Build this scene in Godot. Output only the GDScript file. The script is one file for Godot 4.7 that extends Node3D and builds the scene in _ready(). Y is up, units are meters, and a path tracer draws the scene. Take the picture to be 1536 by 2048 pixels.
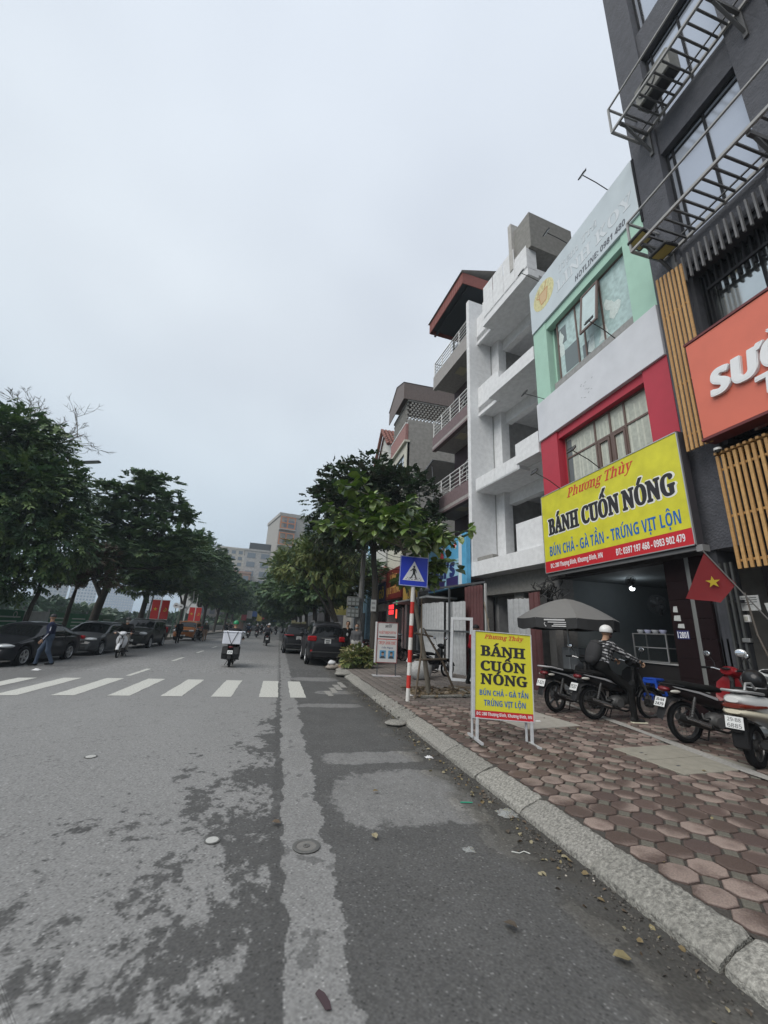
extends Node3D

# ---------- mesh builder: collects triangles with normals ----------
class MB:
	var v := PackedVector3Array()
	var n := PackedVector3Array()
	var c := PackedColorArray()
	var uv := PackedVector2Array()
	var uv2 := PackedVector2Array()
	func tn(a: Vector3, b: Vector3, d: Vector3, na: Vector3, nb: Vector3, nd: Vector3) -> void:
		v.append(a); v.append(d); v.append(b)
		n.append(na); n.append(nd); n.append(nb)
	func tri(a: Vector3, b: Vector3, d: Vector3) -> void:
		var m := (b - a).cross(d - a).normalized()
		tn(a, b, d, m, m, m)
	func quad(a: Vector3, b: Vector3, d: Vector3, e: Vector3) -> void:
		tri(a, b, d); tri(a, d, e)
	func otri(a: Vector3, b: Vector3, d: Vector3, o: Vector3) -> void:
		if (b - a).cross(d - a).dot((a + b + d) / 3.0 - o) < 0.0: tri(a, d, b)
		else: tri(a, b, d)
	func oquad(a: Vector3, b: Vector3, d: Vector3, e: Vector3, o: Vector3) -> void:
		if (b - a).cross(e - a).dot((a + b + d + e) / 4.0 - o) < 0.0: quad(a, e, d, b)
		else: quad(a, b, d, e)
	func box(p: Vector3, s: Vector3, bev := 0.0, r := Basis()) -> MB:
		var h := s * 0.5
		var g := minf(bev, minf(h.x, minf(h.y, h.z)) * 0.9)
		var P := []
		for i in 8:
			var q := Vector3(1 if i & 1 else -1, 1 if i & 2 else -1, 1 if i & 4 else -1)
			var row := []
			for ax in 3:
				var k := q * (h - Vector3(g, g, g))
				k[ax] = q[ax] * h[ax]
				row.append(p + r * k)
			P.append(row)
		for ax in 3:
			var b1 := 1 << ((ax + 1) % 3)
			var b2 := 1 << ((ax + 2) % 3)
			for s2 in [0, 1 << ax]:
				oquad(P[s2][ax], P[s2 | b1][ax], P[s2 | b1 | b2][ax], P[s2 | b2][ax], p)
			if g > 0.0:
				var ay := (ax + 1) % 3
				var az := (ax + 2) % 3
				for k in 4:
					var i0 := (b1 if k & 1 else 0) | (b2 if k & 2 else 0)
					var i1 := i0 | (1 << ax)
					oquad(P[i0][ay], P[i1][ay], P[i1][az], P[i0][az], p)
		if g > 0.0:
			for i in 8: otri(P[i][0], P[i][1], P[i][2], p)
		return self
	func bx(x0: float, x1: float, y0: float, y1: float, z0: float, z1: float, bev := 0.0) -> MB:
		return box(Vector3(x0 + x1, y0 + y1, z0 + z1) * 0.5, Vector3(absf(x1 - x0), absf(y1 - y0), absf(z1 - z0)), bev)
	func bar(a: Vector3, b: Vector3, w: float, h: float, upv := Vector3.UP) -> MB:
		var d := (b - a).normalized()
		var s := d.cross(upv)
		if s.length() < 0.01: s = d.cross(Vector3.RIGHT)
		s = s.normalized()
		return box((a + b) * 0.5, Vector3(w, h, (b - a).length()), 0.0, Basis(s, d.cross(s), d))
	func tube(pts: Array, rad, k := 8, cap := true, squash := 1.0) -> MB:
		var rings := []
		var m := pts.size()
		var ref := Vector3.UP
		for i in m:
			var t: Vector3 = (pts[mini(i + 1, m - 1)] - pts[maxi(i - 1, 0)]).normalized()
			if i == 0 and absf(t.dot(ref)) > 0.9: ref = Vector3.RIGHT
			var s := (ref - t * ref.dot(t)).normalized()
			ref = s
			var w := t.cross(s)
			var rr: float = rad[i] if rad is Array else rad
			var ring := PackedVector3Array()
			for j in k:
				var a := TAU * j / k
				ring.append(pts[i] + s * cos(a) * rr + w * sin(a) * rr * squash)
			rings.append(ring)
		return loft(rings, true, cap, cap)
	func cyl(a: Vector3, b: Vector3, r0: float, r1 := -1.0, k := 12) -> MB:
		return tube([a, b], [r0, r0 if r1 < 0.0 else r1], k)
	# rings of equal size; smooth normals
	func loft(rings: Array, wrap := true, cap0 := true, cap1 := true) -> MB:
		var m := rings.size()
		var k: int = rings[0].size()
		var cen := Vector3.ZERO
		var N := []
		for i in m:
			var row := PackedVector3Array()
			for j in k:
				var j0 := (j - 1 + k) % k if wrap else maxi(j - 1, 0)
				var j1 := (j + 1) % k if wrap else mini(j + 1, k - 1)
				var du: Vector3 = rings[i][j1] - rings[i][j0]
				var dv: Vector3 = rings[mini(i + 1, m - 1)][j] - rings[maxi(i - 1, 0)][j]
				var q := du.cross(dv)
				row.append(q.normalized() if q.length_squared() > 1e-14 else Vector3.ZERO)
			N.append(row)
		for i in m:
			for j in k:
				if N[i][j] == Vector3.ZERO:
					N[i][j] = N[mini(i + 1, m - 1)][j] if i * 2 < m else N[maxi(i - 1, 0)][j]
					if N[i][j] == Vector3.ZERO: N[i][j] = Vector3.UP
		for i in m - 1:
			for j in (k if wrap else k - 1):
				var j1 := (j + 1) % k
				tn(rings[i][j], rings[i][j1], rings[i + 1][j1], N[i][j], N[i][j1], N[i + 1][j1])
				tn(rings[i][j], rings[i + 1][j1], rings[i + 1][j], N[i][j], N[i + 1][j1], N[i + 1][j])
		for e in 2:
			if (cap0 if e == 0 else cap1):
				var ring: PackedVector3Array = rings[0 if e == 0 else m - 1]
				cen = Vector3.ZERO
				for q in ring: cen += q
				cen /= k
				for j in k:
					if e == 0: tri(cen, ring[(j + 1) % k], ring[j])
					else: tri(cen, ring[j], ring[(j + 1) % k])
		return self
	func ball(p: Vector3, r: Vector3, k := 10, m := 7, b := Basis(), top := 1.0, bot := -1.0) -> MB:
		var rings := []
		for i in m + 1:
			var y := lerpf(bot, top, 0.5 - 0.5 * cos(PI * i / m))
			var w := sqrt(maxf(0.0, 1.0 - y * y))
			var ring := PackedVector3Array()
			for j in k:
				var a := -TAU * j / k
				ring.append(p + b * (r * Vector3(w * cos(a), y, w * sin(a))))
			rings.append(ring)
		return loft(rings, true, true, true)
	# profile of (radius, height) turned about local y
	func lathe(prof: Array, k := 16, x := Transform3D()) -> MB:
		var rings := []
		for q in prof:
			var ring := PackedVector3Array()
			for j in k:
				var a := -TAU * j / k
				ring.append(x * Vector3(q.x * cos(a), q.y, q.x * sin(a)))
			rings.append(ring)
		return loft(rings, true, false, false)
	# torus-like closed profile: points (radius, height), closed loop
	func ringlathe(prof: Array, k := 28, x := Transform3D()) -> MB:
		var rings := []
		for j in k + 1:
			var a := TAU * j / k
			var ring := PackedVector3Array()
			for q in prof: ring.append(x * Vector3(q.x * cos(a), q.y, q.x * sin(a)))
			rings.append(ring)
		return loft(rings, true, false, false)
	# polygon (counter-clockwise, in local x y) extruded from z=0 back to z=-depth
	func poly(pts: PackedVector2Array, depth: float, x := Transform3D()) -> MB:
		var pp := pts
		if Geometry2D.is_polygon_clockwise(pp):
			pp = pts.duplicate(); pp.reverse()
		var ix := Geometry2D.triangulate_polygon(pp)
		var e := Vector3(0, 0, -depth)
		for i in range(0, ix.size(), 3):
			var a := Vector3(pp[ix[i]].x, pp[ix[i]].y, 0)
			var b := Vector3(pp[ix[i + 1]].x, pp[ix[i + 1]].y, 0)
			var d := Vector3(pp[ix[i + 2]].x, pp[ix[i + 2]].y, 0)
			if (b - a).cross(d - a).z < 0.0:
				var sw := b; b = d; d = sw
			tri(x * a, x * b, x * d)
			if depth > 0.0: tri(x * (a + e), x * (d + e), x * (b + e))
		if depth > 0.0:
			for i in pp.size():
				var a := Vector3(pp[i].x, pp[i].y, 0)
				var q := pp[(i + 1) % pp.size()]
				var b := Vector3(q.x, q.y, 0)
				quad(x * a, x * (a + e), x * (b + e), x * b)
		return self
	func paint(col: Color) -> MB:
		while c.size() < v.size(): c.append(col)
		return self
	func xf(t: Transform3D, from := 0) -> MB:
		for i in range(from, v.size()):
			v[i] = t * v[i]
			n[i] = (t.basis * n[i]).normalized()
		return self
	func merge(o: MB, t := Transform3D()) -> MB:
		for i in o.v.size():
			v.append(t * o.v[i]); n.append((t.basis * o.n[i]).normalized())
		if o.c.size(): c.append_array(o.c)
		return self
	func mesh(m: Material) -> ArrayMesh:
		var a := []
		a.resize(Mesh.ARRAY_MAX)
		a[Mesh.ARRAY_VERTEX] = v
		a[Mesh.ARRAY_NORMAL] = n
		if c.size() == v.size() and v.size(): a[Mesh.ARRAY_COLOR] = c
		if uv.size() == v.size(): a[Mesh.ARRAY_TEX_UV] = uv
		if uv2.size() == v.size(): a[Mesh.ARRAY_TEX_UV2] = uv2
		var r := ArrayMesh.new()
		r.add_surface_from_arrays(Mesh.PRIMITIVE_TRIANGLES, a)
		r.surface_set_material(0, m)
		return r

const TEXMEAN := {"dirt": 0.88, "fine": 0.8, "streak": 0.84, "speck": 0.71, "wear": 0.8, "clean": 0.95, "blotch": 0.78, "grime": 0.61, "rain": 0.9}
var M := {}
var NT := {}
var rng := RandomNumberGenerator.new()
var used := {}
const FX := -PI / 2.0

func V(x: float, y: float, z: float) -> Vector3: return Vector3(x, y, z)
func P2(a: Array) -> PackedVector2Array:
	var r := PackedVector2Array()
	for i in range(0, a.size(), 2): r.append(Vector2(a[i], a[i + 1]))
	return r
func rr(a: float, b: float) -> float: return rng.randf_range(a, b)
func sc(r: float, g: float, b: float) -> Color: return Color(r, g, b).linear_to_srgb()

func numbered(s: String) -> String:
	if not used.has(s):
		used[s] = 0
		return s
	used[s] += 1
	return "%s_%03d" % [s, used[s]]

func tag(o: Node, label: String, category: String, group := "") -> Node:
	o.set_meta("label", label); o.set_meta("category", category)
	if group: o.set_meta("group", group)
	return o
func thing(called: String, label: String, category: String, at := Vector3.ZERO, turn := 0.0, group := "") -> Node3D:
	var o := Node3D.new()
	o.name = numbered(called)
	add_child(o)
	o.position = at; o.rotation.y = turn
	tag(o, label, category, group)
	return o
func obj(called: String, mb: MB, m: Material, parent: Node = self) -> MeshInstance3D:
	var o := MeshInstance3D.new()
	o.name = numbered(called) if parent == self else called
	o.mesh = mb.mesh(m)
	parent.add_child(o, true)
	return o
func inst(called: String, me: Mesh, parent: Node, t := Transform3D()) -> MeshInstance3D:
	var o := MeshInstance3D.new()
	o.name = called; o.mesh = me; o.transform = t
	parent.add_child(o, true)
	return o
func struct(called: String, mb: MB, m: Material) -> MeshInstance3D:
	var o := obj(called, mb, m)
	o.set_meta("kind", "structure")
	return o
func copy(o: Node3D, label: String, at: Vector3, turn: float, base := "") -> Node3D:
	var r: Node3D = o.duplicate()
	var b := base if base else String(o.name).rstrip("0123456789").rstrip("_")
	r.name = numbered(b)
	add_child(r)
	r.position = at; r.rotation.y = turn
	r.set_meta("label", label)
	return r

# ---------- materials ----------
func mt(key: String, r := 0.5, g := 0.5, b := 0.5, rough := 0.7, metal := 0.0, spec := 0.5) -> StandardMaterial3D:
	if M.has(key): return M[key]
	var m := StandardMaterial3D.new()
	m.albedo_color = sc(r, g, b); m.roughness = rough; m.metallic = metal; m.metallic_specular = spec
	m.resource_name = key
	M[key] = m
	return m
func ntex(key: String, kind: int, freq: float, oct: int, lo: float, hi: float, size := 256, stretch := Vector2.ONE, bump := 0.0, mid := 0.5) -> Texture2D:
	if NT.has(key): return NT[key]
	var f := FastNoiseLite.new()
	f.noise_type = kind as FastNoiseLite.NoiseType
	f.frequency = freq; f.fractal_octaves = oct; f.seed = key.hash() % 1000
	if oct > 1: f.fractal_type = FastNoiseLite.FRACTAL_FBM
	else: f.fractal_type = FastNoiseLite.FRACTAL_NONE
	var t := NoiseTexture2D.new()
	t.width = int(size * stretch.x); t.height = int(size * stretch.y); t.seamless = true; t.noise = f; t.seamless_blend_skirt = 0.25
	if bump > 0.0:
		t.as_normal_map = true; t.bump_strength = bump
	else:
		var gr := Gradient.new()
		gr.offsets = PackedFloat32Array([0.0, mid, 1.0])
		var l := sc(lo, lo, lo)
		var h := sc(hi, hi, hi)
		gr.colors = PackedColorArray([l, sc((lo + hi) / 2, (lo + hi) / 2, (lo + hi) / 2), h])
		t.color_ramp = gr
	NT[key] = t
	return t
# plain colour times a shared grey noise, with fine relief; scale in repeats per metre
func nm(key: String, r := 0.5, g := 0.5, b := 0.5, rough := 0.85, tex := "dirt", s := 0.5, normal := "", ns := 0.5, metal := 0.0) -> StandardMaterial3D:
	if M.has(key): return M[key]
	var q: float = TEXMEAN[tex]
	var m := mt(key, minf(r / q, 1.0), minf(g / q, 1.0), minf(b / q, 1.0), rough, metal)
	m.albedo_texture = NT[tex]
	m.uv1_triplanar = true; m.uv1_world_triplanar = true
	m.uv1_scale = Vector3(s, s, s)
	if normal:
		m.normal_enabled = true; m.normal_texture = NT[normal]; m.normal_scale = ns
	return m
func glass(key: String, r: float, g: float, b: float, alpha: float) -> StandardMaterial3D:
	if M.has(key): return M[key]
	var m := mt(key, r, g, b, 0.06)
	m.transparency = BaseMaterial3D.TRANSPARENCY_ALPHA
	m.albedo_color.a = alpha
	return m
func glow(key: String, r: float, g: float, b: float, e: float) -> StandardMaterial3D:
	if M.has(key): return M[key]
	var m := mt(key, r, g, b, 0.6)
	m.emission_enabled = true; m.emission = sc(r, g, b); m.emission_energy_multiplier = e
	return m

# ---------- lettering: the fonts lack most Vietnamese letters, so marks are added to their plain letters ----------
const MARKED := {"Ư": "U'", "ư": "u'", "Ơ": "O'", "ơ": "o'", "Ờ": "O'`", "ờ": "o'`", "Ứ": "U'/", "ứ": "u'/", "Ấ": "Â/", "Ầ": "Â`", "ấ": "â/", "ầ": "â`", "Ố": "Ô/", "ố": "ô/", "Ộ": "Ô.", "ộ": "ô.", "Ị": "I.", "ị": "i.", "Ợ": "O'.", "ợ": "o'.", "Ả": "A?", "ả": "a?", "Ỗ": "Ô~", "ỗ": "ô~", "ệ": "ê.", "Ệ": "Ê.", "Ẹ": "E.", "ẹ": "e.", "Ụ": "U.", "Ặ": "Ă.", "Ẻ": "E?", "ẻ": "e?", "Ù": "U`", "ù": "u`", "ỳ": "y`", "Ý": "Y/", "À": "A`", "Á": "A/", "à": "a`", "Ó": "O/", "Ò": "O`", "Ú": "U/", "ú": "u/", "Ẩ": "Â?"}
var fonts := {}
func font(kind: String) -> Font:
	if fonts.has(kind): return fonts[kind]
	var s := SystemFont.new()
	s.font_names = PackedStringArray(["Droid Serif" if kind.begins_with("serif") else "Droid Sans"])
	s.font_weight = 700 if kind.find("bold") >= 0 else 400
	fonts[kind] = s
	return s
# fits the text in the rectangle x0,y0,w,h of the parent's local xy plane, front at z; heavy thickens the strokes (metres)
func text(p: Node, s: String, kind: String, x0: float, y0: float, w: float, h: float, z: float, m: Material, depth := 0.006, slant := 0.0, heavy := 0.0, called := "lettering") -> MeshInstance3D:
	var plain_text := ""
	var marks := []
	for ch in s:
		if MARKED.has(ch):
			var d: String = MARKED[ch]
			marks.append([plain_text.length(), d.substr(1)])
			plain_text += d[0]
		else: plain_text += ch
	var t := TextMesh.new()
	t.font = font(kind); t.font_size = 48; t.pixel_size = 0.01; t.curve_step = 1.5; t.depth = 0.02
	t.text = "H"
	var base := t.get_aabb().position.y
	var cap := t.get_aabb().size.y
	t.text = plain_text
	var arr := t.get_mesh_arrays()
	var mb := MB.new()
	var vs: PackedVector3Array = arr[Mesh.ARRAY_VERTEX]
	var nsr: PackedVector3Array = arr[Mesh.ARRAY_NORMAL]
	var ix: PackedInt32Array = arr[Mesh.ARRAY_INDEX]
	for k in ix:
		mb.v.append(vs[k]); mb.n.append(nsr[k])
	var f := font(kind)
	var start := -f.get_string_size(plain_text, HORIZONTAL_ALIGNMENT_LEFT, -1, 48).x * 0.005
	var th := 0.055 if kind.find("bold") >= 0 else 0.035
	for q in marks:
		var a: float = start + f.get_string_size(plain_text.substr(0, q[0]), HORIZONTAL_ALIGNMENT_LEFT, -1, 48).x * 0.01
		var b: float = start + f.get_string_size(plain_text.substr(0, q[0] + 1), HORIZONTAL_ALIGNMENT_LEFT, -1, 48).x * 0.01
		var ch: String = plain_text[q[0]]
		var c := (a + b) / 2
		var small := ch == ch.to_lower()
		var top := base + cap * (0.78 if small else 1.0)
		var hat := "ÂÔÊâôêĂ".contains(ch)
		var y := top + cap * (0.30 if hat else 0.06)
		var cx := c + (cap * 0.16 if hat else 0.0)
		for mk in q[1]:
			match mk:
				"/": mb.poly(P2([cx - 0.06, y, cx - 0.01, y, cx + 0.085, y + cap * 0.27, cx + 0.085 - th * 1.3, y + cap * 0.27]), 0.02, Transform3D(Basis(), V(0, 0, 0.01)))
				"`": mb.poly(P2([cx + 0.06, y, cx + 0.01, y, cx - 0.085, y + cap * 0.27, cx - 0.085 + th * 1.3, y + cap * 0.27]), 0.02, Transform3D(Basis(), V(0, 0, 0.01)))
				".": mb.poly(P2([c - th * 0.6, base - cap * 0.28, c + th * 0.6, base - cap * 0.28, c + th * 0.6, base - cap * 0.28 + th * 1.2, c - th * 0.6, base - cap * 0.28 + th * 1.2]), 0.02, Transform3D(Basis(), V(0, 0, 0.01)))
				"?": mb.poly(P2([cx - 0.015, y, cx + 0.02, y, cx + 0.02, y + 0.03, cx + 0.06, y + 0.06, cx + 0.05, y + 0.105, cx - 0.05, y + 0.105, cx - 0.05, y + 0.075, cx + 0.015, y + 0.075, cx + 0.015, y + 0.055, cx - 0.015, y + 0.035]), 0.02, Transform3D(Basis(), V(0, 0, 0.01)))
				"'": mb.poly(P2([b - th * 1.5, top - cap * 0.16, b - th * 0.2, top - cap * 0.12, b + th * 0.6, top + cap * 0.06, b - th * 0.3, top + cap * 0.06, b - th * 0.7, top - cap * 0.02, b - th * 1.5, top - cap * 0.04]), 0.02, Transform3D(Basis(), V(0, 0, 0.0103)))
	var lo := Vector3(INF, INF, INF)
	var hi := -lo
	for q in mb.v: lo = lo.min(q); hi = hi.max(q)
	var sx := w / maxf(hi.x - lo.x, 0.001)
	var sy := h / maxf(hi.y - lo.y, 0.001)
	if heavy > 0.0:
		var one := MB.new()
		one.merge(mb)
		var k := 0
		for d in [Vector2(1, 0), Vector2(-1, 0), Vector2(0, 0.6), Vector2(0, -0.6), Vector2(0.6, 0.5), Vector2(-0.6, -0.5), Vector2(0.6, -0.5), Vector2(-0.6, 0.5)]:
			k += 1
			mb.merge(one, Transform3D(Basis(), V(d.x * heavy / sx, d.y * heavy / sy, 0.0008 * k)))
	var o := obj(called, mb, m, p)
	var bs := Basis(Vector3(sx, 0, 0), Vector3(slant * sy, sy, 0), Vector3(0, 0, maxf(depth, 0.001) / 0.02))
	o.transform = Transform3D(bs, Vector3(x0, y0, z) - bs * Vector3(lo.x, lo.y, 0.01))
	return o

# ---------- the ready function: camera, sky, light, exposure, then the place ----------
func _ready() -> void:
	var cam := Camera3D.new()
	cam.name = "camera"
	cam.transform = Transform3D(Basis(Vector3(0.96855, 0.04777, 0.24417), Vector3(-0.11398, 0.95755, 0.26478), Vector3(-0.22116, -0.28428, 0.93288)).orthonormalized(), Vector3(0, 1.6, 0))
	cam.fov = 103.97; cam.near = 0.05; cam.far = 3000.0
	add_child(cam)
	var we := WorldEnvironment.new()
	we.name = "world"
	var en := Environment.new()
	en.background_mode = Environment.BG_SKY
	en.sky = Sky.new()
	en.sky.sky_material = sky_material()
	en.background_energy_multiplier = 1.0
	en.tonemap_mode = Environment.TONE_MAPPER_LINEAR
	en.tonemap_exposure = 1.68
	en.sdfgi_enabled = true; en.ssao_enabled = true; en.ssil_enabled = true
	en.fog_enabled = true; en.fog_density = 0.0009; en.fog_light_color = Color(0.70, 0.75, 0.79)
	we.environment = en
	add_child(we)
	var sun := DirectionalLight3D.new()
	sun.name = "sun"
	sun.light_energy = 0.5; sun.light_angular_distance = 50.0; sun.shadow_enabled = true
	sun.light_color = Color(1.0, 0.98, 0.95)
	sun.rotation_degrees = Vector3(-48, -62, 0)
	add_child(sun)
	rng.seed = 20240
	shared_textures()
	shared_materials()
	build_ground()
	build_buildings()
	build_far()
	build_trees()
	build_street_things()
	build_vehicles()
	build_people()
	build_litter()
	for k in ["pilaster_maroon", "dark_tile", "dado_dark", "beam_dark", "counter_dark", "clear_glass", "room_grey", "black_steel"]: M[k].metallic_specular = 0.15

func sky_material() -> Material:
	var f := FastNoiseLite.new()
	f.frequency = 0.9; f.fractal_octaves = 3; f.seed = 5
	var im := Image.create(512, 256, false, Image.FORMAT_RGBF)
	for y in 256:
		var el := (0.5 - (y + 0.5) / 256.0) * PI
		for x in 512:
			var az := TAU * x / 512.0
			var d := Vector3(cos(el) * cos(az), sin(el), cos(el) * sin(az))
			var t := clampf(el / 1.2, 0.0, 1.0)
			var k := 1.0 + 0.15 * f.get_noise_3dv(d * Vector3(1.4, 2.4, 1.4))
			var lo := Color(0.30, 0.36, 0.42)
			var mi := Color(0.445, 0.485, 0.53)
			var hi := Color(0.445, 0.485, 0.543)
			var col := lo.lerp(mi, smoothstep(0.0, 0.6, t)).lerp(hi, smoothstep(0.5, 1.0, t))
			im.set_pixel(x, y, Color(col.r * (k + 0.02 * (k - 1.0)), col.g * k, col.b * (k - 0.15 * (k - 1.0))))
	var p := PanoramaSkyMaterial.new()
	p.panorama = ImageTexture.create_from_image(im)
	return p

func shared_textures() -> void:
	ntex("dirt", FastNoiseLite.TYPE_SIMPLEX_SMOOTH, 0.012, 5, 0.76, 1.0, 512)
	ntex("clean", FastNoiseLite.TYPE_SIMPLEX_SMOOTH, 0.012, 5, 0.9, 1.0, 512)
	ntex("rain", FastNoiseLite.TYPE_SIMPLEX_SMOOTH, 0.014, 5, 0.8, 1.0, 512)
	ntex("fine", FastNoiseLite.TYPE_SIMPLEX, 0.06, 4, 0.6, 1.0, 512)
	ntex("streak", FastNoiseLite.TYPE_SIMPLEX_SMOOTH, 0.02, 5, 0.68, 1.0, 512)
	ntex("speck", FastNoiseLite.TYPE_VALUE, 0.35, 2, 0.42, 1.0, 512)
	ntex("wear", FastNoiseLite.TYPE_SIMPLEX_SMOOTH, 0.016, 4, 0.6, 1.0, 512)
	ntex("blotch", FastNoiseLite.TYPE_SIMPLEX, 0.03, 5, 0.55, 1.0, 512)
	ntex("grime", FastNoiseLite.TYPE_SIMPLEX, 0.03, 6, 0.22, 1.0, 512)
	ntex("n_fine", FastNoiseLite.TYPE_SIMPLEX, 0.08, 3, 0, 1, 512, Vector2.ONE, 5.0)
	ntex("n_soft", FastNoiseLite.TYPE_SIMPLEX_SMOOTH, 0.02, 3, 0, 1, 256, Vector2.ONE, 6.0)
	ntex("n_grit", FastNoiseLite.TYPE_CELLULAR, 0.09, 2, 0, 1, 512, Vector2.ONE, 8.0)

# ---------- ground, road, kerb, pavement ----------
func pave_y(x: float) -> float: return 0.13 + 0.03 * (x - 2.62)

func road_image(w: int, h: int, x0: float, x1: float, z0: float, z1: float) -> ImageTexture:
	var f := FastNoiseLite.new(); f.frequency = 1.0; f.fractal_octaves = 5; f.seed = 11; f.noise_type = FastNoiseLite.TYPE_SIMPLEX
	var g := FastNoiseLite.new(); g.frequency = 0.35; g.fractal_octaves = 3; g.seed = 4
	var b := PackedByteArray(); b.resize(w * h * 3)
	var r := RandomNumberGenerator.new(); r.seed = 3
	var blob := [[1.45, -4.55, 0.75, 0.72], [1.38, -5.8, 0.68, 0.26], [1.25, -9.45, 0.75, 0.22], [1.7, -11.3, 0.6, 0.3], [1.3, -14.0, 0.8, 0.5]]
	var i := 0
	for py in h:
		var z := lerpf(z0, z1, (py + 0.5) / h)
		var j1 := f.get_noise_2d(7.0, z * 2.2) * 0.10
		var j2 := f.get_noise_2d(31.0, z * 1.2) * 0.07 + f.get_noise_2d(3.0, z * 6.0) * 0.035
		for px in w:
			var x := lerpf(x0, x1, (px + 0.5) / w)
			var n1 := f.get_noise_2d(x * 1.6, z * 1.2)
			var n2 := f.get_noise_2d(x * 7.0 + 3.0, z * 5.5) + 0.45 * f.get_noise_2d(x * 24.0, z * 19.0)
			var v := 0.232 + 0.02 * g.get_noise_2d(x, z * 0.3)
			var warm := 0.0
			var dark := 0.080
			if x < 0.20:
				# damp, broken-up asphalt beside the strip
				var ww := clampf(lerpf(1.75, 0.55, (-z - 1.6) / 5.2), 0.3, 2.0)
				var d := (0.2 - x) / ww
				var q := n1 * 1.1 + n2 * 0.95 - (d * 1.0 - 0.50) + 0.5 * g.get_noise_2d(x * 2.6 + 9.0, z * 2.2)
				if z < -7.6: q -= (-z - 7.6) * 0.28
				var e := smoothstep(-0.22, 0.34, q + 0.3 * (r.randf() - 0.5))
				v = lerpf(v, dark + 0.012 * n1, e)
				if x > 0.13 + j1 * 0.3: v = lerpf(v, 0.075, 0.8 if z > -13.0 else 0.4)
				# far lanes: old tyre darkening
				if x < -5.6 + 0.3 * n1: v = lerpf(v, 0.12, smoothstep(-5.4, -6.4, x) * 0.8)
				if n2 + n1 * 0.6 > 0.72 and d > 1.2: v *= 0.74
			elif x < 0.555 + j2 and z > -46.0:
				v = 0.222 + 0.022 * n1
				var q2 := n1 + 0.5 * f.get_noise_2d(x * 5.0 + 40.0, z * 3.0)
				if q2 > 0.62: v *= 0.62
				if x < 0.22 + j1 * 0.5: v = 0.082
			else:
				v = dark + 0.01 * n1
				var s := 0.0
				for o in blob:
					var dx: float = (x - o[0]) / o[2]
					var dz: float = (z - o[1]) / o[3]
					s = maxf(s, 1.0 - (pow(absf(dx), 4.0) + pow(absf(dz), 4.0)) + n1 * 0.5 + n2 * 0.35)
				var e2 := smoothstep(-0.1, 0.4, s + 0.15 * (r.randf() - 0.5))
				v = lerpf(v, 0.19 + 0.02 * n1 + 0.02 * n2, e2)
				if z < -17.0: v = lerpf(v, 0.12, 0.6)
				var gut := smoothstep(1.80, 2.15, x + n1 * 0.25)
				v = lerpf(v, 0.052, gut * 0.85)
				warm = gut * 0.35
				if n1 > 0.25 and gut > 0.4: v *= 1.5
			var sp := r.randf()
			v *= 0.75 + 0.50 * sp
			if sp < 0.02: v *= 0.6
			if sp > 0.985: v += 0.05 + 0.11 * r.randf()
			var R := v * (1.0 + 0.12 * warm)
			var B := v * (0.985 - 0.22 * warm)
			b[i] = int(clampf(pow(R / 0.71, 0.4545) * 255.0, 0, 255)); b[i + 1] = int(clampf(pow(v / 0.71, 0.4545) * 255.0, 0, 255)); b[i + 2] = int(clampf(pow(B / 0.71, 0.4545) * 255.0, 0, 255))
			i += 3
	return ImageTexture.create_from_image(Image.create_from_data(w, h, false, Image.FORMAT_RGB8, b))

func road_sheet(called: String, x0: float, x1: float, z0: float, z1: float, w: int, h: int) -> void:
	var mb := MB.new()
	var ns := 14
	for i in ns:
		for j in 24:
			var xa := lerpf(x0, x1, float(i) / ns); var xb := lerpf(x0, x1, float(i + 1) / ns)
			var za := lerpf(z0, z1, j / 24.0); var zb := lerpf(z0, z1, (j + 1) / 24.0)
			var q := [V(xa, 0, za), V(xb, 0, za), V(xb, 0, zb), V(xa, 0, zb)]
			for k in q.size(): q[k].y = road_y(q[k].x)
			mb.quad(q[0], q[1], q[2], q[3])
	for p in mb.v: mb.uv.append(Vector2((p.x - x0) / (x1 - x0), (p.z - z0) / (z1 - z0)))
	for p in mb.v: mb.uv2.append(Vector2(p.x, p.z).rotated(0.66) / 0.83)
	var m := StandardMaterial3D.new()
	m.albedo_texture = road_image(w, h, x0, x1, z0, z1)
	m.texture_repeat = false
	m.roughness = 0.82; m.metallic_specular = 0.4
	m.detail_enabled = true
	m.detail_blend_mode = BaseMaterial3D.BLEND_MODE_MUL
	m.detail_albedo = NT["speck"]; m.detail_uv_layer = BaseMaterial3D.DETAIL_UV_2
	struct(called, mb, m)

func road_y(x: float) -> float:
	return 0.0 if x > -3.0 else -0.0034 * pow(-3.0 - x, 2.0)

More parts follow.
